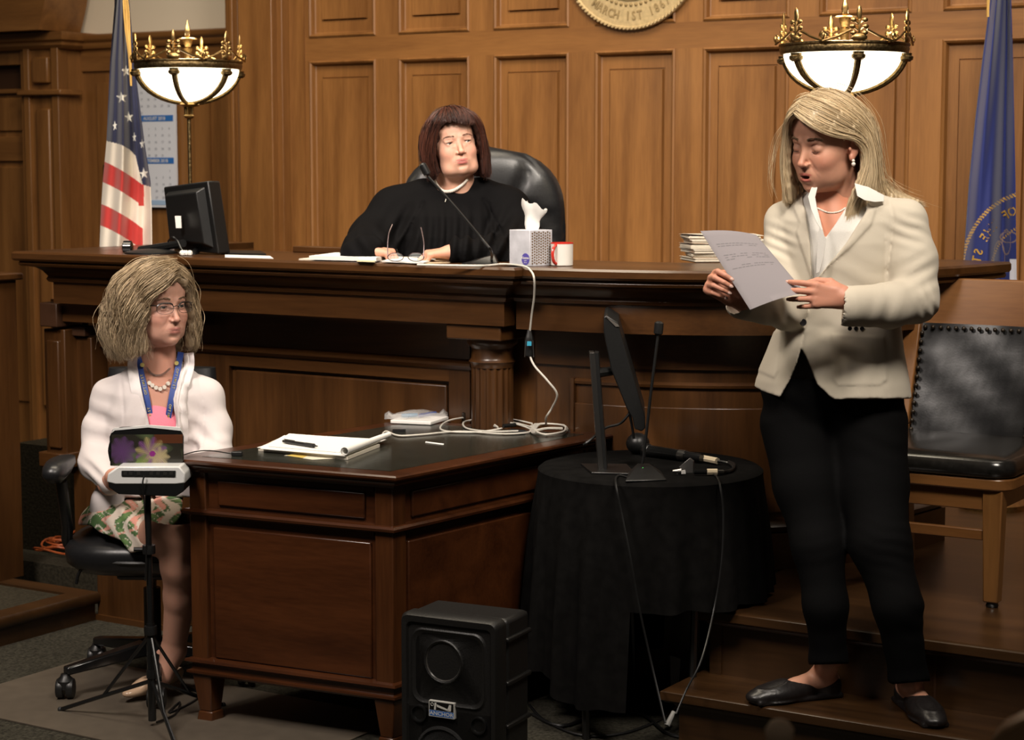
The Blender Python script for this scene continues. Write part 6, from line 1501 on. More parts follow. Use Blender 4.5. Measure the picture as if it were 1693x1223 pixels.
# jacket
JK=clothmat('cream_cotton_blazer',(.53,.475,.385),.85,.12,900,.1,noise=.03)
f=Fld((.52,4.72,.95),(1.20,5.30,1.53),.0036)
LV=[(668,1374,.212,.166),(630,1376,.202,.156),(580,1382,.178,.132),(535,1388,.160,.122),(490,1392,.162,.124),(440,1394,.170,.130),(400,1394,.172,.130),(365,1392,.168,.118),(340,1390,.150,.095),(325,1389,.105,.072),(312,1387,.068,.058)]
stack(f,[(D(0,y,5.05)[2],D(x,y,5.065)[0],D(x,y,5.065)[1],rx,ry) for y,x,rx,ry in LV],0,math.radians(-22))
shR=D(1296,366,5.12);elR=D(1292,505,5.02);cuR=np.array(D(1226,500,4.84))
f.cap(D(1335,350,5.10),shR,.048,.048,.03);f.chain([shR,D(1287,440,5.08),D(1300,512,5.0),cuR],[.046,.049,.050,.042],.02,.02)
shL=D(1497,365,4.985);elL=D(1515,500,4.93);cuL=np.array(D(1402,506,4.81))
f.cap(D(1430,350,5.02),shL,.050,.050,.03);f.chain([shL,D(1508,430,4.96),D(1513,495,4.92),D(1470,505,4.87),cuL],[.054,.062,.058,.055,.051],.02,.02)
f.cap(cuL,np.array(cuL)+(-.09,-.012,.005),.043,.043,.0,op='s');f.cap(cuR,np.array(cuR)+(-.06,-.06,.03),.034,.036,.0,op='s')
def sleevecut(P_):
    px,py=projn(P_)
    a=np.where((px<1300)&(py>440)&(P_[:,1]<4.96),(1228-px)*.72+(py-500)*-.5-18,-99)/634.  # right cuff
    b=np.where((px<1460)&(py>455)&(P_[:,1]<4.885)&(px>1340),(1393-px)+(py-505)*-.10,-99)/634.
    return np.maximum(a,b)
f.cut(sleevecut)
def hem(P_):
    px,py=projn(P_);arm=(py<560)
    return np.where(arm,-1,(py-np.interp(px,[1235,1262,1290,1310,1370,1380,1505,1520],[632,647,657,655,655,660,659,652]))/634.)
f.cut(hem)
def vopen(P_):
    px,py=projn(P_);fr=(P_[:,1]-5.04)*.93+(P_[:,0]-.86)*.35
    d1=poly_sd(px,py,[(1322,295),(1330,345),(1338,400),(1343,470),(1362,448),(1398,405),(1432,352),(1440,330),(1440,295)])/634.
    d2=poly_sd(px,py,[(1325,572),(1336,600),(1352,635),(1372,657),(1385,700),(1270,700),(1290,657),(1305,630),(1318,598)])/634.
    return np.where(fr<0,np.maximum(-d1,-d2),-1)
f.cut(vopen)
def jd(P_):
    px,py=projn(P_);fr=((P_[:,1]-5.04)*.93+(P_[:,0]-.86)*.35)<.02
    def patch(poly,h_,w_=1.2):return -h_*np.clip(.5-poly_sd(px,py,poly)/(2*w_),0,1)
    def seam(poly,dep=.0016,w_=1.4):
        d=np.full(px.shape,1e9);p=np.array(poly,float)
        for i in range(len(p)-1):
            a,b=p[i],p[i+1];e=b-a;t=np.clip(((px-a[0])*e[0]+(py-a[1])*e[1])/(e@e),0,1);d=np.minimum(d,np.hypot(px-a[0]-e[0]*t,py-a[1]-e[1]*t))
        return dep*np.exp(-(d/w_)**2)
    o=patch([(1433,333),(1449,345),(1440,372),(1405,410),(1372,438),(1343,472),(1346,466),(1398,404),(1432,350)],.0055)
    o+=patch([(1315,325),(1331,345),(1339,400),(1344,470),(1330,425),(1316,385),(1322,368),(1312,345)],.0045)
    o+=patch([(1375,552),(1462,556),(1467,628),(1455,637),(1385,638),(1377,628)],.003)+patch([(1262,545),(1293,548),(1287,612),(1280,625),(1250,612),(1253,600)],.003)
    o+=seam([(1343,470),(1338,505),(1332,532),(1326,572)],.003)+seam([(1455,350),(1464,400),(1462,480)],.0018)+seam([(1297,330),(1285,370),(1280,400)],.0022)
    o+=seam([(1409,470),(1412,553)],.0008)+seam([(1440,555),(1450,600),(1470,655)],.0012)
    # shoulder seam of the near sleeve
    o+=seam([(1470,330),(1478,360),(1474,400),(1468,450)],.0032,2.)
    o=np.where(fr,o,0)
    w_=wrin(P_,D(1505,380,4.92),(.45,0,1),.030,.0030,(.05,.08,.04),.5)+wrin(P_,D(1520,450,4.90),(-.5,0,1),.036,.0024,(.05,.08,.05),1.2)
    w_+=wrin(P_,D(1535,500,4.88),(.9,0,.35),.026,.0030,(.04,.07,.04),.3)+wrin(P_,D(1460,520,4.83),(.95,0,-.3),.05,.0018,(.07,.07,.05),1)
    w_+=wrin(P_,D(1285,400,5.02),(.5,0,1),.026,.0030,(.035,.07,.045),.8)+wrin(P_,D(1290,520,4.95),(.8,0,.5),.04,.0028,(.06,.07,.04),.2)
    w_+=wrin(P_,D(1420,470,4.95),(.35,0,1),.055,.0013,(.10,.10,.08),2.)+wrin(P_,D(1400,560,4.92),(.5,0,1),.05,.0014,(.09,.09,.05),.7)+wrin(P_,D(1340,560,4.95),(-.6,0,1),.045,.0013,(.06,.09,.05),.7)+wrin(P_,D(1370,620,4.93),(1,0,-.2),.06,.0022,(.12,.1,.06),.7)
    return o+w_
f.disp(jd);P_,Q=f.mesh(2);JO=np_mesh('blazer',P_,Q,JK,W1)
BTN=plain('dark_button',(.012,.011,.012),.3)
def button(px,py,d,r,par,mat=BTN):
    c=D(px,py,d);m=M().lathe([(r*.9,-.001),(r,.0005),(r*.9,.0022),(r*.7,.0016),(.0003,.0014)],(0,0,0),18).xf(Matrix.Translation(c)@Matrix.Rotation(math.pi/2,4,'X')@Matrix.Rotation(.25,4,'Y'));return m.build('button',mat,par)
def surf_d(obj_pts,px,py,tol=3.):
    X_,Y_=projn(obj_pts);q=np.hypot(X_-px,Y_-py)
    for k in range(6):
        m=q<tol*(1+k)
        if m.any():return float(np.percentile(obj_pts[m,1],4))
    return float(obj_pts[:,1].mean())
JP=P_
button(1328,533,surf_d(JP,1328,533)-.002,.0095,W1)
for x in (1405,1415,1425):button(x,543,surf_d(JP,x,543)-.001,.0058,W1)
# jewellery
PEARL=plain('pearl',(.72,.66,.58),.2,spec=.7)
m=M();neck=[D(x,y,surf_d(np.vstack([chA[0],headA[0]]),x,y)-.001) for x,y in ((1352,344),(1358,347),(1365,350),(1373,351.5),(1382,351),(1390,348.5),(1397,344))]
for p in smooth_path(neck,4):m.ball(tuple(p),.0023,8,6)
o=m.build('pearl_necklace',PEARL,W1);o['kind']='stuff';o['label']='fine string of tiny pearls'
m=M()
for zz,r_ in ((-.036,.0042),(-.044,.0055)):m.ball(pt(TA,(-.083,.005,zz)),r_,10,8)
m.build('earring',PEARL,W1)
# hair
HA=[[(.012,.088,.092),(-.020,.099,.080),(-.052,.084,.056),(-.074,.042,.034),(-.087,.0,.022),(-.092,-.030,-.005),(-.090,-.036,-.045),(-.084,-.018,-.095),(-.078,.008,-.140),(-.074,.026,-.180)],
[(.012,.075,.108),(-.030,.083,.098),(-.065,.053,.072),(-.084,.010,.042),(-.092,-.028,.012),(-.094,-.040,-.045),(-.088,-.026,-.10),(-.082,.004,-.15),(-.078,.018,-.19)],
[(.010,.045,.122),(-.04,.045,.112),(-.078,.005,.075),(-.092,-.04,.025),(-.092,-.058,-.05),(-.086,-.056,-.11),(-.084,-.050,-.165)],
[(.008,.0,.130),(-.045,-.01,.114),(-.080,-.055,.055),(-.085,-.085,-.03),(-.082,-.100,-.10),(-.105,-.120,-.150),(-.135,-.145,-.170)],
[(.005,-.04,.122),(-.03,-.07,.10),(-.058,-.105,.035),(-.058,-.120,-.05),(-.06,-.130,-.12),(-.11,-.155,-.155),(-.15,-.175,-.172)],
[(.0,-.06,.112),(.0,-.105,.065),(.0,-.124,-.02),(0,-.130,-.10),(-.05,-.150,-.15)],
[(.01,-.04,.122),(.03,-.07,.095),(.055,-.105,.03),(.05,-.115,-.05),(.045,-.12,-.14)],
[(.012,0,.130),(.05,-.01,.108),(.08,-.04,.04),(.082,-.05,-.05),(.078,-.02,-.14)],
[(.014,.045,.122),(.05,.045,.105),(.082,.015,.04),(.086,.025,-.05),(.080,.045,-.145)],
[(.014,.075,.108),(.045,.080,.088),(.076,.060,.03),(.082,.062,-.05),(.076,.072,-.145)],
[(.014,.086,.096),(.038,.094,.072),(.064,.080,.02),(.074,.078,-.05),(.068,.082,-.135)]]
f=Fld((-.19,-.21,-.22),(.12,.12,.15),.003)
f.ell((0,-.020,.036),(.076,.095,.084),.0)
hair_mass(f,HA[:6],.0085,4,.008,inn=.94);hair_mass(f,HA[5:],.008,4,.008,inn=.94)
f.ell((.0,.090,.020),(.062,.054,.058),.010,op='s');f.ell((-.028,.075,-.03),(.058,.066,.066),.008,op='s');f.ell((-.079,.002,-.006),(.018,.026,.028),.006,op='s')
f.disp(lambda P_:.0016*np.sin(P_[:,0]*420+P_[:,1]*380+3*np.sin(P_[:,2]*40)))
P_,Q=f.mesh()
HBLM=vcol('blonde_hair',.42,spec=.5)
def hairtone(n,base,var,dark=None,frac=.2):
    t=RS.rand(n,1);c=np.array(base)*(1-var+2*var*t)
    if dark is not None:m=RS.rand(n)<frac;c[m]=np.array(dark)*(1-var+2*var*t[m])
    return c.astype(np.float32)
bl=(.60,.465,.29)
hb=np.repeat(np.array((.44,.34,.21),np.float32)[None],len(P_),0)
root=np.clip((P_[:,2]-.085)/.03,0,1)*np.clip((P_[:,1]+.02)/.08,0,1)*np.clip(1-np.abs(P_[:,0]-.0)/.035,0,1);hb=hb*(1-.5*root[:,None])
HM=np_mesh('hair',tf(TA,P_),Q,HBLM,W1,tone=hb)
S_=[];rs=RS
S_.append(hair_sheet(HA[:6],4200,20,.0036,.0013,1.3));S_.append(hair_sheet([HA[0],[(a[0]*.985,a[1]+.008,a[2]-.004) for a in HA[0]]],500,20,.003,.0013,1.3));S_.append(hair_sheet([HA[-1],[(a[0]*.95,a[1]+.008,a[2]) for a in HA[-1]]],400,20,.003,.0013,1.3));S_.append(hair_sheet(HA[5:],2000,20,.0036,.0013,1.3))
A=np.concatenate(S_);sh=A.shape;A=tf(TA,A.reshape(-1,3)).reshape(sh)
strands('hair_strands',A,.0006+.0004*RS.rand(sh[0]),HBLM,W1,tone=hairtone(sh[0],bl,.25,(.24,.16,.08),.10))
fl_=hair_sheet([[(.05,.092,.06),(.085,.10,.0),(.098,.11,-.06),(.092,.10,-.13)],[(.02,.095,.08),(.07,.105,.03),(.088,.10,-.05),(.08,.10,-.12)],],10,20,.006,.004,1.2)
fl2=hair_sheet([HA[3],HA[4]],60,20,.012,.006,1.5)
A=np.concatenate([fl_,fl2]);sh=A.shape;A=tf(TA,A.reshape(-1,3)).reshape(sh);strands('loose_strands',A,.0005,HBLM,W1,tone=hairtone(sh[0],bl,.2))
# the sheet of paper
pa_=thing('sheet_of_paper','printed sheet of paper held up by the standing woman','paper',D(1240,445,4.83))
c4=[D(1158,382,4.86),D(1250,388,5.00),D(1331,484,4.815),D(1240,512,4.68)]
def paperpts(nu=14,nv=14,off=0.):
    V=[]
    for j in range(nv):
        for i in range(nu):
            u,v=i/(nu-1),j/(nv-1);p=(1-v)*((1-u)*np.array(c4[0])+u*np.array(c4[1]))+v*((1-u)*np.array(c4[3])+u*np.array(c4[2]))
            p=p+np.array((.3,.9,.1))*(.012*math.sin(math.pi*u)*(1-.3*v)+off)+np.array((0,0,.004*math.sin(u*math.pi)));V.append(tuple(p))
    return V
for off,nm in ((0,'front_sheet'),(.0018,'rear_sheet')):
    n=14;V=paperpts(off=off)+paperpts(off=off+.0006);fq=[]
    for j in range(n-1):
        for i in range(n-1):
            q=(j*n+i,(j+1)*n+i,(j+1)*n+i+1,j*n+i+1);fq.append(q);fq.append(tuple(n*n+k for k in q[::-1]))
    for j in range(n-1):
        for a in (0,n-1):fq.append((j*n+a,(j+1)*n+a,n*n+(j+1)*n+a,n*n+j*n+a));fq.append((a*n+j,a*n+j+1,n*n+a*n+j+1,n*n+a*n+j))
    m=M();m.v=V;m.f=fq;m.build(nm,plain('thin_paper_shaded',(.235,.215,.23),.8,sss=0),pa_)  # grey base colour holds the shade of the sheet's away-facing side
m=M()
def pp2(u,v):
    p=(1-v)*((1-u)*np.array(c4[0])+u*np.array(c4[1]))+v*((1-u)*np.array(c4[3])+u*np.array(c4[2]));return Vector(p+np.array((.3,.9,.1))*(.012*math.sin(math.pi*u)*(1-.3*v))+np.array((0,0,.004*math.sin(u*math.pi)))-np.array((.0003,.0009,0)))
for v in (.18,.21,.33,.36,.39,.48,.51):
    u=.12
    while u<.86:
        l_=RS.uniform(.03,.09)
        if RS.rand()<.8:m.add([pp2(u,v),pp2(min(u+l_,.9),v),pp2(min(u+l_,.9),v+.008),pp2(u,v+.008)],[(0,1,2,3)])
        u+=l_+.015
o=m.build('printed_lines',plain('faint_ink',(.14,.13,.14),.8),pa_,smooth=False);o['kind']='stuff'
# ---------------------------------------------------------------- JUDGE
W2=thing('person','woman judge in a black robe with auburn hair and pearls behind the bench','person',D(752,520,6.5))
W2.location[2]=.9;ORG[W2.name]=(ORG[W2.name][0],ORG[W2.name][1],.9)
skinB=(.60,.33,.235);lipB=(.46,.14,.12);blB=(.70,.30,.22)
oB=dict(wide=1.05,eyes=.0036,mouth=.0255,jowl=.05,ny=-.045,nose=1.2,neck=.058,shadow=.25,brow=-.002,shcol=(.42,.22,.16))
TB=headT(751,242,6.45,13,9,8,.95);TBh=headT(751,243,6.45,13,6,8,1.0)
fB=head_field(oB)
for s in (-1,1):fB.cap((s*.020,.081,-.012),(s*.046,.066,-.010),.004,.003,.006);fB.cap((s*.024,.080,.0088),(s*.046,.073,.0078),.0032,.003,.004)
pB,qB=fB.mesh();tB=face_tone(pB,oB,skinB,lipB,blB);headB=(tf(TB,pB),qB)
f=Fld(*bounds([D(700,280,6.45),D(800,350,6.45)],.08),.004);f.ell(D(748,350,6.54),(.12,.085,.07),.02).cap(D(748,270,6.49),D(748,335,6.52),.062,.066,.03);chB=f.mesh(2)
wB1=np.array((D(747,431,6.02)));wB1[2]=ZT+.034;TB1=hand_T(wB1,(-.97,-.16,-.10),(-.1,.9,.1),'L')
f=Fld(*bounds([D(675,412,5.9),D(780,436,6.15)],.06),.0023);f.cap(wB1,wB1+np.array((.02,.01,.0)),.022,.022,.01)
tB1=hand(f,TB1,curl=((38,42,25),(40,46,25),(42,48,25),(44,50,25)),thumb=((.034,.040,-.008),(.046,.062,-.014),(.050,.082,-.016)),scale=.88,spread=(5,1,-3,-7));hB1=f.mesh()
wB2=np.array(D(606,424,6.12));wB2[2]=ZT+.034;TB2=hand_T(wB2,(.96,-.2,-.10),(.1,.9,.1),'R')
f=Fld(*bounds([D(590,405,6.0),D(660,435,6.2)],.07),.0023);f.cap(wB2,wB2+np.array((-.02,.01,.0)),.022,.022,.01)
tB2=hand(f,TB2,curl=((55,50,25),(58,52,25),(60,54,25),(60,55,25)),thumb=((.034,.036,-.008),(.046,.056,-.014),(.046,.078,-.016)),scale=.92);hB2=f.mesh()
parts=[headB,chB,hB1,hB2];tone=[tB]+[np.repeat(np.array(skinB,np.float32)[None]*m_,len(p[0]),0) for p,m_ in zip(parts[1:],(np.array((1,.95,.93)),np.array((1,.88,.84)),np.array((1,.88,.84))))]
skin_obj(W2,parts,np.vstack(tone),[(0,1,[D(750,275,6.49),D(749,300,6.5),D(748,330,6.52)],.04),(1,2,[D(790,345,6.53),D(832,352,6.52),D(842,415,6.30),D(765,427,6.05)],.022),(1,3,[D(706,345,6.53),D(660,352,6.52),D(612,415,6.30),D(600,424,6.14)],.022)]);nails(tB1,W2,TB1);eyes(oB,TB,W2,plain('iris_b',(.06,.05,.04),.1),(-.28,.02),(.22,.11,.07),.0010,50)
ROBE=clothmat('black_robe',(.0045,.0042,.0045),.8,.25,300,.0)
f=Fld((-.62,5.86,1.18),(.22,6.78,1.56),.0052)
sR=D(658,350,6.50);sL=D(832,347,6.50)
stack(f,[(D(0,y,6.5)[2],D(x,y,6.52)[0],D(x,y,6.52)[1],rx,ry) for y,x,rx,ry in ((480,748,.235,.20),(430,748,.235,.195),(390,747,.225,.18),(355,746,.205,.150),(332,747,.165,.115),(316,749,.115,.088),(303,750,.092,.076))],0)
f.chain([D(700,332,6.51),D(655,352,6.52),D(622,400,6.46),D(608,420,6.30)],[.075,.085,.092,.085],.03);f.chain([D(608,420,6.30),D(596,426,6.15),wB2+np.array((.004,.004,.004))],[.080,.058,.046],.03)
f.chain([D(795,330,6.51),D(835,352,6.52),D(852,400,6.45),D(845,424,6.28)],[.075,.085,.092,.085],.03);f.chain([D(845,424,6.28),D(808,424,6.13),wB1+np.array((.024,.006,.002))],[.080,.060,.044],.03)
def rv(P_):
    px,py=projn(P_);d=poly_sd(px,py,[(711,286),(716,302),(723,314),(736,321),(754,314),(770,303),(779,290),(779,280)])/490.;return np.where(P_[:,1]<6.5,-d,-1)
f.cut(rv)
def rd(P_):
    px,py=projn(P_);dn=np.clip((py-330)/50,0,1);o=.008*dn*np.sin(px*.30+1.2*np.sin(py*.03))*np.exp(-((px-748)/60.)**4)
    o+=.010*dn*np.sin(px*.22+py*.12)*(np.abs(px-748)>55)*np.exp(-((np.abs(px-748)-80)/30.)**2)
    o+=.004*np.exp(-(np.abs(px-(737+(py-325)*.02))/1.5)**2)*(py>322)
    for x0,y0,x1,y1 in ((700,335,655,420),(800,330,850,420),(808,335,822,425)):
        a=np.array((x0,y0));b=np.array((x1,y1));e=b-a;t=np.clip(((px-x0)*e[0]+(py-y0)*e[1])/(e@e),0,1);o+=.007*np.exp(-(np.hypot(px-x0-e[0]*t,py-y0-e[1]*t)/3.)**2)
    return o+wrin(P_,D(620,410,6.2),(.8,0,.6),.05,.006,(.08,.2,.08))+wrin(P_,D(850,410,6.2),(-.8,0,.6),.05,.006,(.08,.2,.08))
f.disp(rd);P_,Q=f.mesh();P_[:,2]=np.maximum(P_[:,2],np.where(P_[:,1]<6.3,ZT+.002,0));RO=np_mesh('robe',P_,Q,ROBE,W2);RP=P_
M().tube([D(738,327,surf_d(RP,738,327)-.002),D(736,334,surf_d(RP,736,334)-.002)],.0015,6).build('zip_pull',STEEL,W2)
m=M();ng=[(719,297),(722,304),(727,311),(734,316),(742,316.5),(750,314.5),(758,310),(765,304.5),(771,298.5),(775,293)]
allp=np.vstack([chB[0],headB[0][headB[0][:,2]<D(0,296,6.4)[2]]])
pts=[D(x,y,surf_d(allp,x,y)-.006) for x,y in ng];sp2=smooth_path(pts,3)
for i,p in enumerate(sp2):m.ball(tuple(p),.0062*(1-.35*abs(i/len(sp2)-.5)*2),10,8)
o=m.build('pearl_necklace',PEARL,W2);o['kind']='stuff';o['label']='string of round white pearls'
for s in (-1,1):M().ball(pt(TB,(s*.088,.004,-.036)),.0058,10,8).build('earring',PEARL,W2)
HB=[[(.0,.02,.122),(.03,.060,.112),(.058,.082,.086),(.080,.066,.045),(.089,.044,.0),(.090,.030,-.045),(.082,.026,-.080)],
[(.0,.0,.128),(.05,.02,.115),(.088,.015,.07),(.100,.005,.01),(.102,.0,-.045),(.092,.0,-.090)],
[(.0,-.03,.128),(.045,-.045,.112),(.085,-.06,.06),(.098,-.06,0),(.098,-.055,-.05),(.086,-.045,-.095)],
[(.0,-.05,.12),(.02,-.09,.09),(.035,-.12,.03),(.035,-.125,-.03),(.03,-.11,-.09)],
[(.0,-.05,.12),(-.02,-.09,.09),(-.035,-.12,.03),(-.035,-.125,-.03),(-.03,-.11,-.09)],
[(.0,-.03,.128),(-.045,-.045,.112),(-.085,-.06,.06),(-.098,-.06,0),(-.100,-.05,-.05),(-.092,-.03,-.11)],
[(.0,.0,.128),(-.05,.02,.115),(-.088,.015,.07),(-.100,.01,.01),(-.104,.01,-.045),(-.094,.015,-.115)],
[(.0,.02,.122),(-.03,.060,.112),(-.062,.080,.086),(-.084,.066,.045),(-.092,.05,.0),(-.094,.04,-.045),(-.088,.038,-.105)]]
BG_=[[(.01,-.01,.125),(.035,.05,.118),(.055,.086,.096),(.066,.088,.076),(.072,.080,.060)],[(.01,-.01,.128),(.02,.055,.122),(.030,.094,.100),(.036,.103,.080)],[(.01,-.01,.128),(.0,.058,.122),(.0,.098,.098),(-.002,.106,.078),(.0,.106,.070)],[(.01,-.01,.128),(-.02,.055,.120),(-.030,.092,.094),(-.034,.100,.072),(-.026,.103,.060)],[(.01,-.01,.125),(-.035,.05,.115),(-.052,.082,.09),(-.060,.086,.068),(-.050,.094,.056)]]
f=Fld((-.13,-.15,-.14),(.13,.13,.155),.003);f.ell((0,-.020,.038),(.082,.096,.086),.0);hair_mass(f,HB,.010,6,.010,.8,inn=.91);hair_mass(f,BG_,.007,4,.006,.5,inn=.96)
f.ell((0,.105,-.008),(.078,.078,.080),.010,op='s');f.disp(lambda P_:.0018*np.sin(P_[:,0]*400+P_[:,1]*350+2*np.sin(P_[:,2]*50)));P_,Q=f.mesh()
HBM=vcol('auburn_hair',.45,spec=.45);np_mesh('hair',tf(TBh,P_),Q,HBM,W2,tone=np.repeat(np.array((.028,.0095,.0065),np.float32)[None],len(P_),0))
A=np.concatenate([hair_sheet(HB[:2],700,14,.0045,.003,1.2),hair_sheet(HB[6:],700,14,.0045,.003,1.2),hair_sheet([[(a[0]*.93,a[1]+.012,a[2]) for a in g] for g in (HB[0],HB[1])],350,14,.004,.003,1.2),hair_sheet([[(a[0]*.93,a[1]+.012,a[2]) for a in g] for g in (HB[7],HB[6])],350,14,.004,.003,1.2),hair_sheet(HB,2600,14,.0045,.003,1.2),hair_sheet(BG_,800,14,.004,.003,1.)]);sh=A.shape;A=tf(TBh,A.reshape(-1,3)).reshape(sh)
strands('hair_strands',A,.0007+.0004*RS.rand(sh[0]),HBM,W2,tone=hairtone(sh[0],(.085,.028,.017),.4,(.02,.008,.006),.3))
# ---------------------------------------------------------------- SEATED WOMAN
W3=thing('person','seated woman with wavy blonde hair and glasses in a white cardigan','person',D(255,880,5.72));
skinC=(.50,.27,.20);lipC=(.40,.16,.13);blC=(.52,.22,.16)
oC=dict(wide=.95,eyes=.0042,mouth=.025,neck=.046,cords=1,shadow=.25,nose=1.05,shcol=(.28,.14,.11))
TC=headT(262,506,5.72,41,1,1,1.03);fC=head_field(oC);pC,qC=fC.mesh();tC=face_tone(pC,oC,skinC,lipC,blC);headC=(tf(TC,pC),qC)
f=Fld(*bounds([D(210,580,5.72),D(320,720,5.72)],.09),.004);f.ell(D(263,690,5.76),(.13,.095,.14),.02).cap(D(262,560,5.745),D(262,640,5.745),.050,.056,.03)
chC=f.mesh(2)
wC=np.array(D(196,788,5.52));TCh=hand_T(wC,(.75,-.62,.05),(.5,.6,.6),'R')
f=Fld(*bounds([D(170,760,5.4),D(240,830,5.6)],.06),.0025);f.cap(wC,np.array(D(180,800,5.60)),.026,.034,.01);hand(f,TCh,curl=((35,35,20),)*4,scale=.9);hC=f.mesh()
wD=np.array(D(318,772,5.50));TCd=hand_T(wD,(-.75,-.62,-.05),(-.5,.6,.6),'L')
f=Fld(*bounds([D(260,750,5.35),D(340,800,5.6)],.06),.0025);f.cap(wD,np.array(D(345,770,5.58)),.026,.034,.01);hand(f,TCd,curl=((35,35,20),)*4,scale=.9);hD=f.mesh()
# legs
f=Fld((-1.20,5.28,.0),(-.84,5.92,.56),.0045)
kn1=D(291,872,5.50);an1=D(287,1075,5.62)
f.chain([D(262,880,5.72),kn1],[.082,.062],.02);f.chain([kn1,D(297,935,5.52),D(298,985,5.56),an1],[.056,.053,.046,.034],.02,.03)
f.cap(an1,D(272,1118,5.60),.036,.026,.02);f.ell(D(268,1088,5.68),(.024,.035,.03),.02)
f.ell(D(292,862,5.455),(.032,.026,.034),.02)
kn2=D(262,885,5.52);f.chain([D(250,880,5.75),kn2],[.080,.060],.02);lgC=f.mesh()
parts=[headC,chC,hC,hD,lgC];tone=[tC]+[np.repeat(np.array(skinC,np.float32)[None]*m_,len(p[0]),0) for p,m_ in zip(parts[1:],(np.array((1.02,.93,.9)),np.array((1.,.9,.85)),np.array((1.,.9,.85)),np.array((.95,.92,.88))))]
skin_obj(W3,parts,np.vstack(tone),[(0,1,[D(262,575,5.76),D(262,590,5.765),D(262,620,5.77)],.02),(1,2,[D(225,650,5.77),D(182,658,5.77),D(160,765,5.70),D(184,795,5.58)],.024),(1,3,[D(300,650,5.76),D(341,658,5.75),D(356,752,5.68),D(338,770,5.58)],.024),(1,4,[D(263,740,5.77),D(258,820,5.79),D(258,868,5.77)],.05)]);eyes(oC,TC,W3,plain('iris_c',(.035,.03,.02),.1),(-.12,.06),(.17,.11,.06),.0009,50)
BEIGE=plain('beige_patent_shoe',(.44,.30,.20),.22)
tf1=np.array(D(262,1136,5.58));tf1[2]=.012;h1=np.array(D(287,1110,5.70));h1[2]=.05
d_=tf1-h1;T_=frame((tf1[0]-d_[0]*.9,tf1[1]-d_[1]*.9,.006),(d_[0],d_[1],0));T_=frame(D(290,1128,5.70),(-.16,-.21,-.01))
f=Fld(*bounds([pt(T_,(0,-.03,0)),pt(T_,(0,.2,0))],.08),.003);f.ell((0,.10,.022),(.036,.06,.026),.01,T=T_);f.ell((0,.16,.015),(.024,.045,.016),.02,T=T_);f.ell((0,.02,.030),(.028,.05,.028),.02,T=T_);f.cap((0,.0,.02),(0,-.01,-.0),.014,.008,.01,T=T_)
f.ell((0,.05,.055),(.024,.075,.035),.006,op='s',T=T_);P_,Q=f.mesh();P_[:,2]=np.maximum(P_[:,2],.007);np_mesh('shoe',P_,Q,BEIGE,W3)
# skirt: tropical print
f=Fld((-1.34,5.28,.34),(-.84,5.98,.66),.0045)
f.ell(D(235,865,5.78),(.19,.17,.10),.0);f.chain([D(225,868,5.78),D(218,880,5.62),D(262,905,5.52)],[.10,.080,.058],.04);f.chain([D(268,862,5.76),D(280,868,5.58)],[.095,.078],.04)
f.disp(lambda P_:wrin(P_,D(215,880,5.6),(.8,0,.6),.05,.006,(.1,.2,.1)))
def skc(P_):
    px,py=projn(P_);return np.maximum((px-np.interp(py,[800,850,860,880,905,915],[305,300,296,276,262,255]))/561.,(py-np.interp(px,[150,165,200,215,262,280],[868,880,893,914,906,880]))/561.)
f.cut(skc);P_,Q=f.mesh();px,py=projn(P_);q=P_*np.array((1,1,1.))
n1=np.sin(px*.21+2.2*np.sin(py*.11+.6)+1.5*np.sin((px+py)*.07));n2=np.sin(py*.24+2.*np.sin(px*.13)+1.8*np.sin((px-py)*.09+1));n3=np.sin((px*.8+py)*.17+1.7*np.sin(py*.2));
c=np.zeros((len(P_),3),np.float32);c[:]=(.055,.115,.035);c[n2*n1>.25]=(.10,.19,.055);c[(n1>.45)]=(.58,.50,.42);c[(n3>.62)&(n1<.6)]=(.60,.27,.21);c[(np.abs(n2)<.16)]=(.60,.55,.46)
np_mesh('skirt',P_,Q,vcol('printed_skirt',.8,bump=.1,nscale=300),W3,tone=c)
# pink top
PINK=clothmat('pink_top',(.72,.20,.27),.8,.2,500)
f=Fld(*bounds([D(215,640,5.7),D(315,800,5.7)],.08),.004);f.ell(D(263,745,5.75),(.13,.125,.19),.0)
f.cut(lambda P_:np.maximum((np.interp(projn(P_)[0],[230,263,300],[646,664,646])-projn(P_)[1])/561.,np.maximum(np.abs(projn(P_)[0]-264)-34,projn(P_)[1]-760)/561.));P_,Q=f.mesh();np_mesh('top',P_,Q,PINK,W3)
# cardigan
CARD=clothmat('white_cardigan',(.60,.545,.535),.9,.12,900,.1,noise=.03)
f=Fld((-1.45,5.40,.48),(-.74,5.98,1.03),.0048)
stack(f,[(D(0,y,5.74)[2],D(x,y,5.76)[0],D(x,y,5.76)[1],rx,ry) for y,x,rx,ry in ((850,250,.165,.135),(820,252,.16,.13),(770,256,.152,.125),(720,260,.158,.128),(680,261,.158,.124),(650,262,.152,.108),(632,262,.135,.090),(614,262,.095,.072),(594,262,.064,.060))],0)
f.chain([D(215,640,5.77),D(181,655,5.77),D(165,710,5.76),D(158,765,5.70),D(184,798,5.58)],[.048,.048,.048,.046,.036],.03)
f.chain([D(308,640,5.75),D(341,655,5.75),D(355,710,5.73),D(357,752,5.68),D(330,772,5.56)],[.048,.048,.047,.045,.036],.03)
f.cap(D(178,830,5.72),D(172,860,5.74),.05,.045,.03)
def cv(P_):
    px,py=projn(P_);d=poly_sd(px,py,[(228,560),(226,600),(232,640),(243,690),(252,730),(262,765),(285,765),(292,730),(291,700),(286,660),(296,620),(304,596),(303,560)])/561.
    d2=poly_sd(px,py,[(262,755),(292,755),(330,800),(320,900),(265,900),(250,820)])/561.+5
    return np.where(P_[:,1]<5.755,np.maximum(-d,-d2),-1)
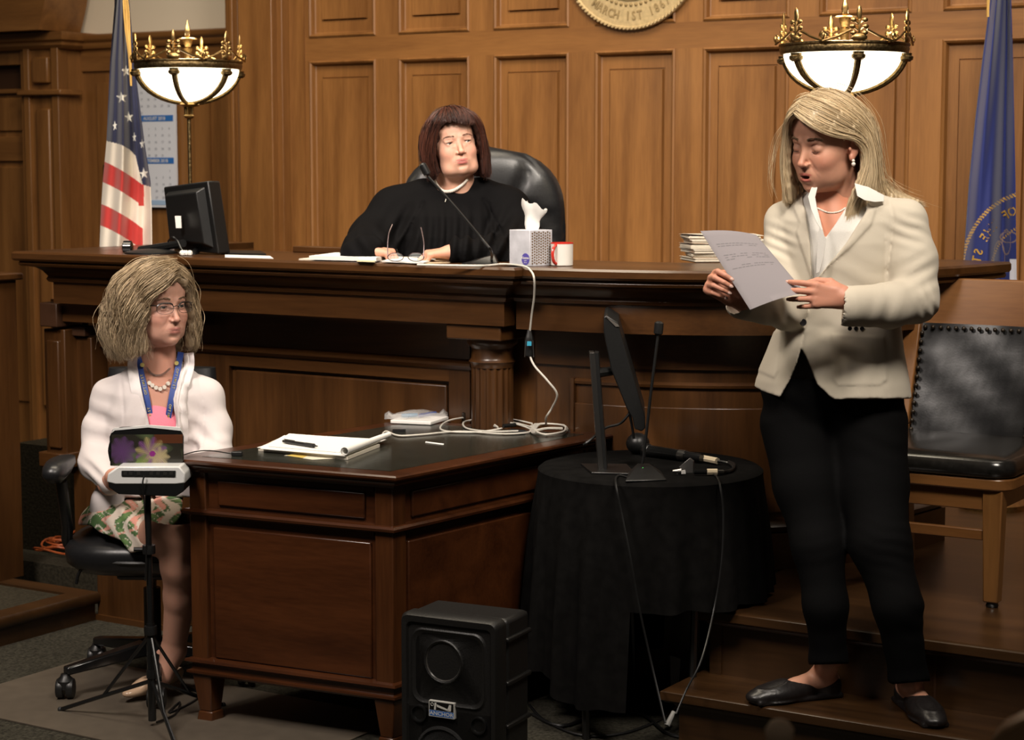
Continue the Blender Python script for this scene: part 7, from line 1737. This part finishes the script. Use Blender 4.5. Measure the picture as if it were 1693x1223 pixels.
f.cut(cv);f.cut(lambda P_:(np.where(projn(P_)[0]<205,870,822)-40*0-projn(P_)[1])*-1/561.)
def cd(P_):
    px,py=projn(P_)
    o=wrin(P_,D(165,700,5.7),(.4,0,1),.06,.003,(.07,.1,.1))+wrin(P_,D(160,780,5.6),(.5,0,1),.035,.004,(.06,.1,.05),1)+wrin(P_,D(320,720,5.65),(.7,0,1),.05,.003,(.08,.1,.08))+wrin(P_,D(215,700,5.65),(1,0,-.4),.05,.003,(.08,.1,.08),.6)+wrin(P_,D(356,740,5.6),(.3,0,1),.04,.003,(.06,.1,.05),1)
    for L_ in ([(198,605),(205,680),(206,760)],[(326,605),(338,680),(334,760)]):
        d=np.full(px.shape,1e9);p=np.array(L_,float)
        for i in range(len(p)-1):
            a,b=p[i],p[i+1];e=b-a;t=np.clip(((px-a[0])*e[0]+(py-a[1])*e[1])/(e@e),0,1);d=np.minimum(d,np.hypot(px-a[0]-e[0]*t,py-a[1]-e[1]*t))
        o+=.003*np.exp(-(d/2.)**2)
    return o
f.disp(cd);P_,Q=f.mesh();CP=P_;np_mesh('cardigan',P_,Q,CARD,W3)
# lace ruffle along the opening
LACE=clothmat('white_lace',(.74,.69,.68),.9,.35,900,.0)
allc=np.vstack([chC[0],CP])
def sd(x,y,tol=4.):return surf_d(allc,x,y,tol)
m=M()
def ruffle(pts,w_):
    L_=smooth_path([Vector((x,y,0)) for x,y in pts],8);n=len(L_);rows=[[],[],[],[]]
    DD=np.array([[sd(p.x+(w_*o_*.9),p.y,5) for o_ in (0,.5,1.)] for p in L_]);ker=np.ones(9)/9;DD=np.stack([np.convolve(np.pad(DD[:,k],4,mode='edge'),ker,'valid') for k in range(3)],1)
    for i,p in enumerate(L_):
        a=L_[max(i-1,0)];b=L_[min(i+1,n-1)];t=(b-a).normalized();nr=Vector((-t.y,t.x,0))*w_
        for j,o_ in enumerate((0,.35,.7,1.)):
            q=p+nr*o_;wv=math.sin(i*1.1)*.005*o_+math.sin(i*.63+1)*.004*o_;rows[j].append(D(q.x,q.y,float(np.interp(o_,(0,.5,1),DD[i]))-.009-.008*math.sin(o_*3)+wv*.7))
    v=[p for r in rows for p in r];v2=[(p[0],p[1]+.003,p[2]) for p in v];f_=[]
    for j in range(3):
        for i in range(n-1):q=(j*n+i,j*n+i+1,(j+1)*n+i+1,(j+1)*n+i);f_.append(q);f_.append(tuple(k+4*n for k in q[::-1]))
    for i in range(n-1):f_.append((3*n+i,3*n+i+1,7*n+i+1,7*n+i));f_.append((i,i+1,4*n+i+1,4*n+i))
    m.add(v+v2,f_)
for w1 in (17,10):
    ruffle([(229,584),(228,610),(234,645),(244,690),(254,735),(264,765)],w1);ruffle([(303,584),(304,605),(297,630),(291,665),(294,700),(292,735),(283,765)],-w1)
o=m.build('lace_trim',LACE,W3);o['kind']='stuff'
# lanyard and necklaces
LAN=plain('blue_lanyard',(.015,.045,.22),.6);YEL=plain('lanyard_print',(.45,.38,.12),.6)
def ribbon(pts,w_,nm,mat,off=.006):
    L_=smooth_path([Vector((x,y,0)) for x,y in pts],6);A_=[];B_=[]
    DL=np.array([sd(p.x,p.y,6) for p in L_]);DL=np.convolve(np.pad(DL,4,mode='edge'),np.ones(9)/9,'valid')
    for i,p in enumerate(L_):
        a=L_[max(i-1,0)];b=L_[min(i+1,len(L_)-1)];t=(b-a).normalized();nr=Vector((-t.y,t.x,0))*w_/2;d_=DL[i]-off
        A_.append(D(p.x+nr.x,p.y+nr.y,d_));B_.append(D(p.x-nr.x,p.y-nr.y,d_))
    r=[[a,b,(b[0],b[1]+.0012,b[2]),(a[0],a[1]+.0012,a[2])] for a,b in zip(A_,B_)];return M().loft(r).build(nm,mat,W3)
lp1=[(229,585),(232,610),(240,645),(249,690),(258,715),(266,745)];lp2=[(299,582),(294,610),(285,650),(278,690),(271,720),(266,745)]
ribbon(lp1,10,'lanyard',LAN,.007);ribbon(lp2,10,'lanyard',LAN,.008)
m=M()
def along(pts,txt,t0,size,flip=1,sd_=.010):
    L_=smooth_path([Vector((x,y,0)) for x,y in pts],12);dl_=np.r_[0,np.cumsum([(L_[i+1]-L_[i]).length for i in range(len(L_)-1)])]
    DL=np.array([sd(p.x,p.y,6) for p in L_]);DL=np.convolve(np.pad(DL,8,mode='edge'),np.ones(17)/17,'valid')
    for i,ch in enumerate(txt):
        s_=t0+i*size*.72*flip;x=np.interp(s_,dl_,[p.x for p in L_]);y=np.interp(s_,dl_,[p.y for p in L_]);x2=np.interp(s_+1,dl_,[p.x for p in L_]);y2=np.interp(s_+1,dl_,[p.y for p in L_])
        t=np.array((x2-x,y2-y));t/=np.linalg.norm(t);t*=flip;n_=np.array((t[1],-t[0]));v,f_=glyph(ch,True);d_=float(np.interp(s_,dl_,DL))-sd_
        m.add([D(x+t[0]*p[0]*size+n_[0]*(p[1]-.35)*size,y+t[1]*p[0]*size+n_[1]*(p[1]-.35)*size,d_) for p in v],f_)
along(lp1,'OPTIMIST',66,6.0,-1);along(lp1,'OPTIMIST',122,6.0,-1);along(lp2,'OPTIMIST',30,6.,1,.011);along(lp2,'OPTIMIST',90,6.,1,.011)
for x,y in ((235,603),(292,600),(257,705)):
    d_=sd(x,y,6)-.0105;m.add([D(x+3.6*math.cos(t),y+3.6*math.sin(t),d_) for t in np.linspace(0,6.28,14)[:-1]],[tuple(range(13))])
o=m.build('lanyard_lettering',YEL,W3,smooth=False);o['kind']='stuff'
m=M()
for pts,n_ in (([(243,608),(250,617),(260,620),(270,618),(281,609)],26),([(246,628),(252,636),(264,640),(274,637),(281,628)],20)):
    for i,p in enumerate(resample([(x,y,0) for x,y in pts],n_)):
        c_=D(p[0],p[1],sd(p[0],p[1],5)-.003);m.lathe([(.0028,-.0005),(.0036,0),(.0028,.0005)],(0,0,0),8).__class__
        m.tube([(c_[0]+.0032*math.cos(t),c_[1]-.001,c_[2]+.0022*math.sin(t)) for t in np.linspace(0,6.28,8)],.0006,4)
o=m.build('chain_necklace',STEEL,W3);o['kind']='stuff'
m=M()
for x,y in ((247,633),(252,637),(258,641),(265,643),(272,640),(278,634)):
    c_=D(x,y,sd(x,y,5)-.006);m.lathe([(.0001,-.001),(.0058,-.001),(.0062,.0),(.0058,.001),(.0001,.001)],(0,0,0),14).v
    q=M().lathe([(.0058,-.001),(.0064,.0),(.0058,.001)],(0,0,0),14).xf(Matrix.Translation(c_)@Matrix.Rotation(math.pi/2,4,'X'));m.v=m.v[:-0 or None];m.add(q.v,q.f)
m2=M()
for x,y in ((247,633),(252,637),(258,641),(265,643),(272,640),(278,634)):
    c_=D(x,y,sd(x,y,5)-.006);q=M().lathe([(.0058,-.001),(.0064,.0),(.0058,.001)],(0,0,0),14).xf(Matrix.Translation(c_)@Matrix.Rotation(math.pi/2,4,'X'));m2.add(q.v,q.f)
o=m2.build('disc_beads',PEARL,W3);o['kind']='stuff'
# spectacles
GF=plain('spectacle_frame',(.02,.014,.012),.25);GL=plain('spectacle_lens',(.3,.3,.3),.05,alpha=.04,spec=.2)
for s in (-1,1):
    pts=[]
    for t in np.linspace(0,2*math.pi,28):
        x=s*.0325+.0245*math.copysign(abs(math.cos(t))**.75,math.cos(t));z=-.002+.0150*math.copysign(abs(math.sin(t))**.8,math.sin(t));pts.append((x,.0965-.010*(abs(x)/.055)**2,z))
    rad=[.0016 if p[2]>.002 else .0007 for p in pts];M().tube([pt(TC,p) for p in pts],rad,6).build('spectacle_rim',GF,W3)
    up_=[p for p in pts if p[2]>.005];up_=sorted(up_,key=lambda p:p[0]);M().tube([pt(TC,(p[0],p[1]+.001,p[2]+.001)) for p in up_],.0024,6).build('brow_bar',GF,W3)
    m=M();m.add([pt(TC,p) for p in pts[:-1]],[tuple(range(len(pts)-1))]);m.build('spectacle_lens',GL,W3,smooth=False)
    M().tube([pt(TC,p) for p in ((s*.056,.086,.008),(s*.066,.075,.009),(s*.074,.03,.006),(s*.077,-.01,.002),(s*.078,-.025,-.012))],.0017,6).build('spectacle_temple',GF,W3)
M().tube([pt(TC,p) for p in ((-.009,.096,.002),(0,.0985,.005),(.009,.096,.002))],.0015,6).build('spectacle_bridge',GF,W3)
HC=[[(-.02,.084,.100),(.012,.104,.092),(.045,.098,.064),(.072,.070,.028),(.084,.048,-.02),(.088,.040,-.07),(.078,.040,-.125)],
[(-.02,.06,.120),(.04,.075,.112),(.085,.05,.068),(.105,.03,.01),(.114,.022,-.06),(.10,.022,-.135)],
[(-.02,.02,.132),(.05,.02,.124),(.10,-.01,.08),(.124,-.02,.01),(.132,-.02,-.07),(.112,-.015,-.145)],
[(-.02,-.03,.130),(.04,-.05,.118),(.090,-.085,.065),(.110,-.105,-.005),(.115,-.105,-.08),(.095,-.09,-.15)],
[(-.01,-.06,.117),(.02,-.095,.092),(.04,-.135,.03),(.048,-.150,-.04),(.044,-.135,-.14)],
[(-.01,-.06,.117),(-.03,-.09,.09),(-.04,-.13,.03),(-.050,-.140,-.05),(-.04,-.12,-.14)],
[(-.02,-.03,.128),(-.06,-.05,.10),(-.09,-.075,.05),(-.11,-.08,-.03),(-.095,-.07,-.14)],
[(-.02,.03,.128),(-.06,.02,.105),(-.10,.0,.05),(-.116,.0,-.03),(-.098,.0,-.135)],
[(-.02,.07,.112),(-.05,.072,.09),(-.086,.045,.04),(-.100,.03,-.03),(-.09,.028,-.13)],
[(-.02,.085,.097),(-.04,.088,.078),(-.074,.062,.034),(-.092,.046,-.04),(-.086,.040,-.12)]]
f=Fld((-.16,-.19,-.19),(.17,.15,.16),.0032);f.ell((0,-.020,.036),(.078,.097,.086),.0);hair_mass(f,HC[:6],.012,4,.008,.9,inn=.92);hair_mass(f,HC[4:],.011,4,.008,.9,inn=.92)
f.ell((-.002,.100,-.010),(.060,.062,.080),.008,op='s');f.ell((0,.04,-.11),(.055,.08,.07),.01,op='s')
f.disp(lambda P_:.003*np.sin(P_[:,0]*160+P_[:,1]*140+2.5*np.sin(P_[:,2]*70))+.0015*np.sin(P_[:,0]*380+P_[:,1]*350+2*np.sin(P_[:,2]*110)));P_,Q=f.mesh()
HCM=vcol('ash_blonde_hair',.5,spec=.4);np_mesh('hair',tf(TC,P_),Q,HCM,W3,tone=np.repeat(np.array((.21,.15,.09),np.float32)[None],len(P_),0))
A=np.concatenate([hair_sheet(HC[:6],4400,26,.0065,.0085,2.9),hair_sheet(HC[4:],2200,26,.006,.007,2.7),hair_sheet(HC,160,26,.016,.008,2.8)]);sh=A.shape;A=tf(TC,A.reshape(-1,3)).reshape(sh)
strands('hair_strands',A,.0006+.0004*RS.rand(sh[0]),HCM,W3,tone=hairtone(sh[0],(.40,.30,.185),.35,(.16,.11,.06),.22))
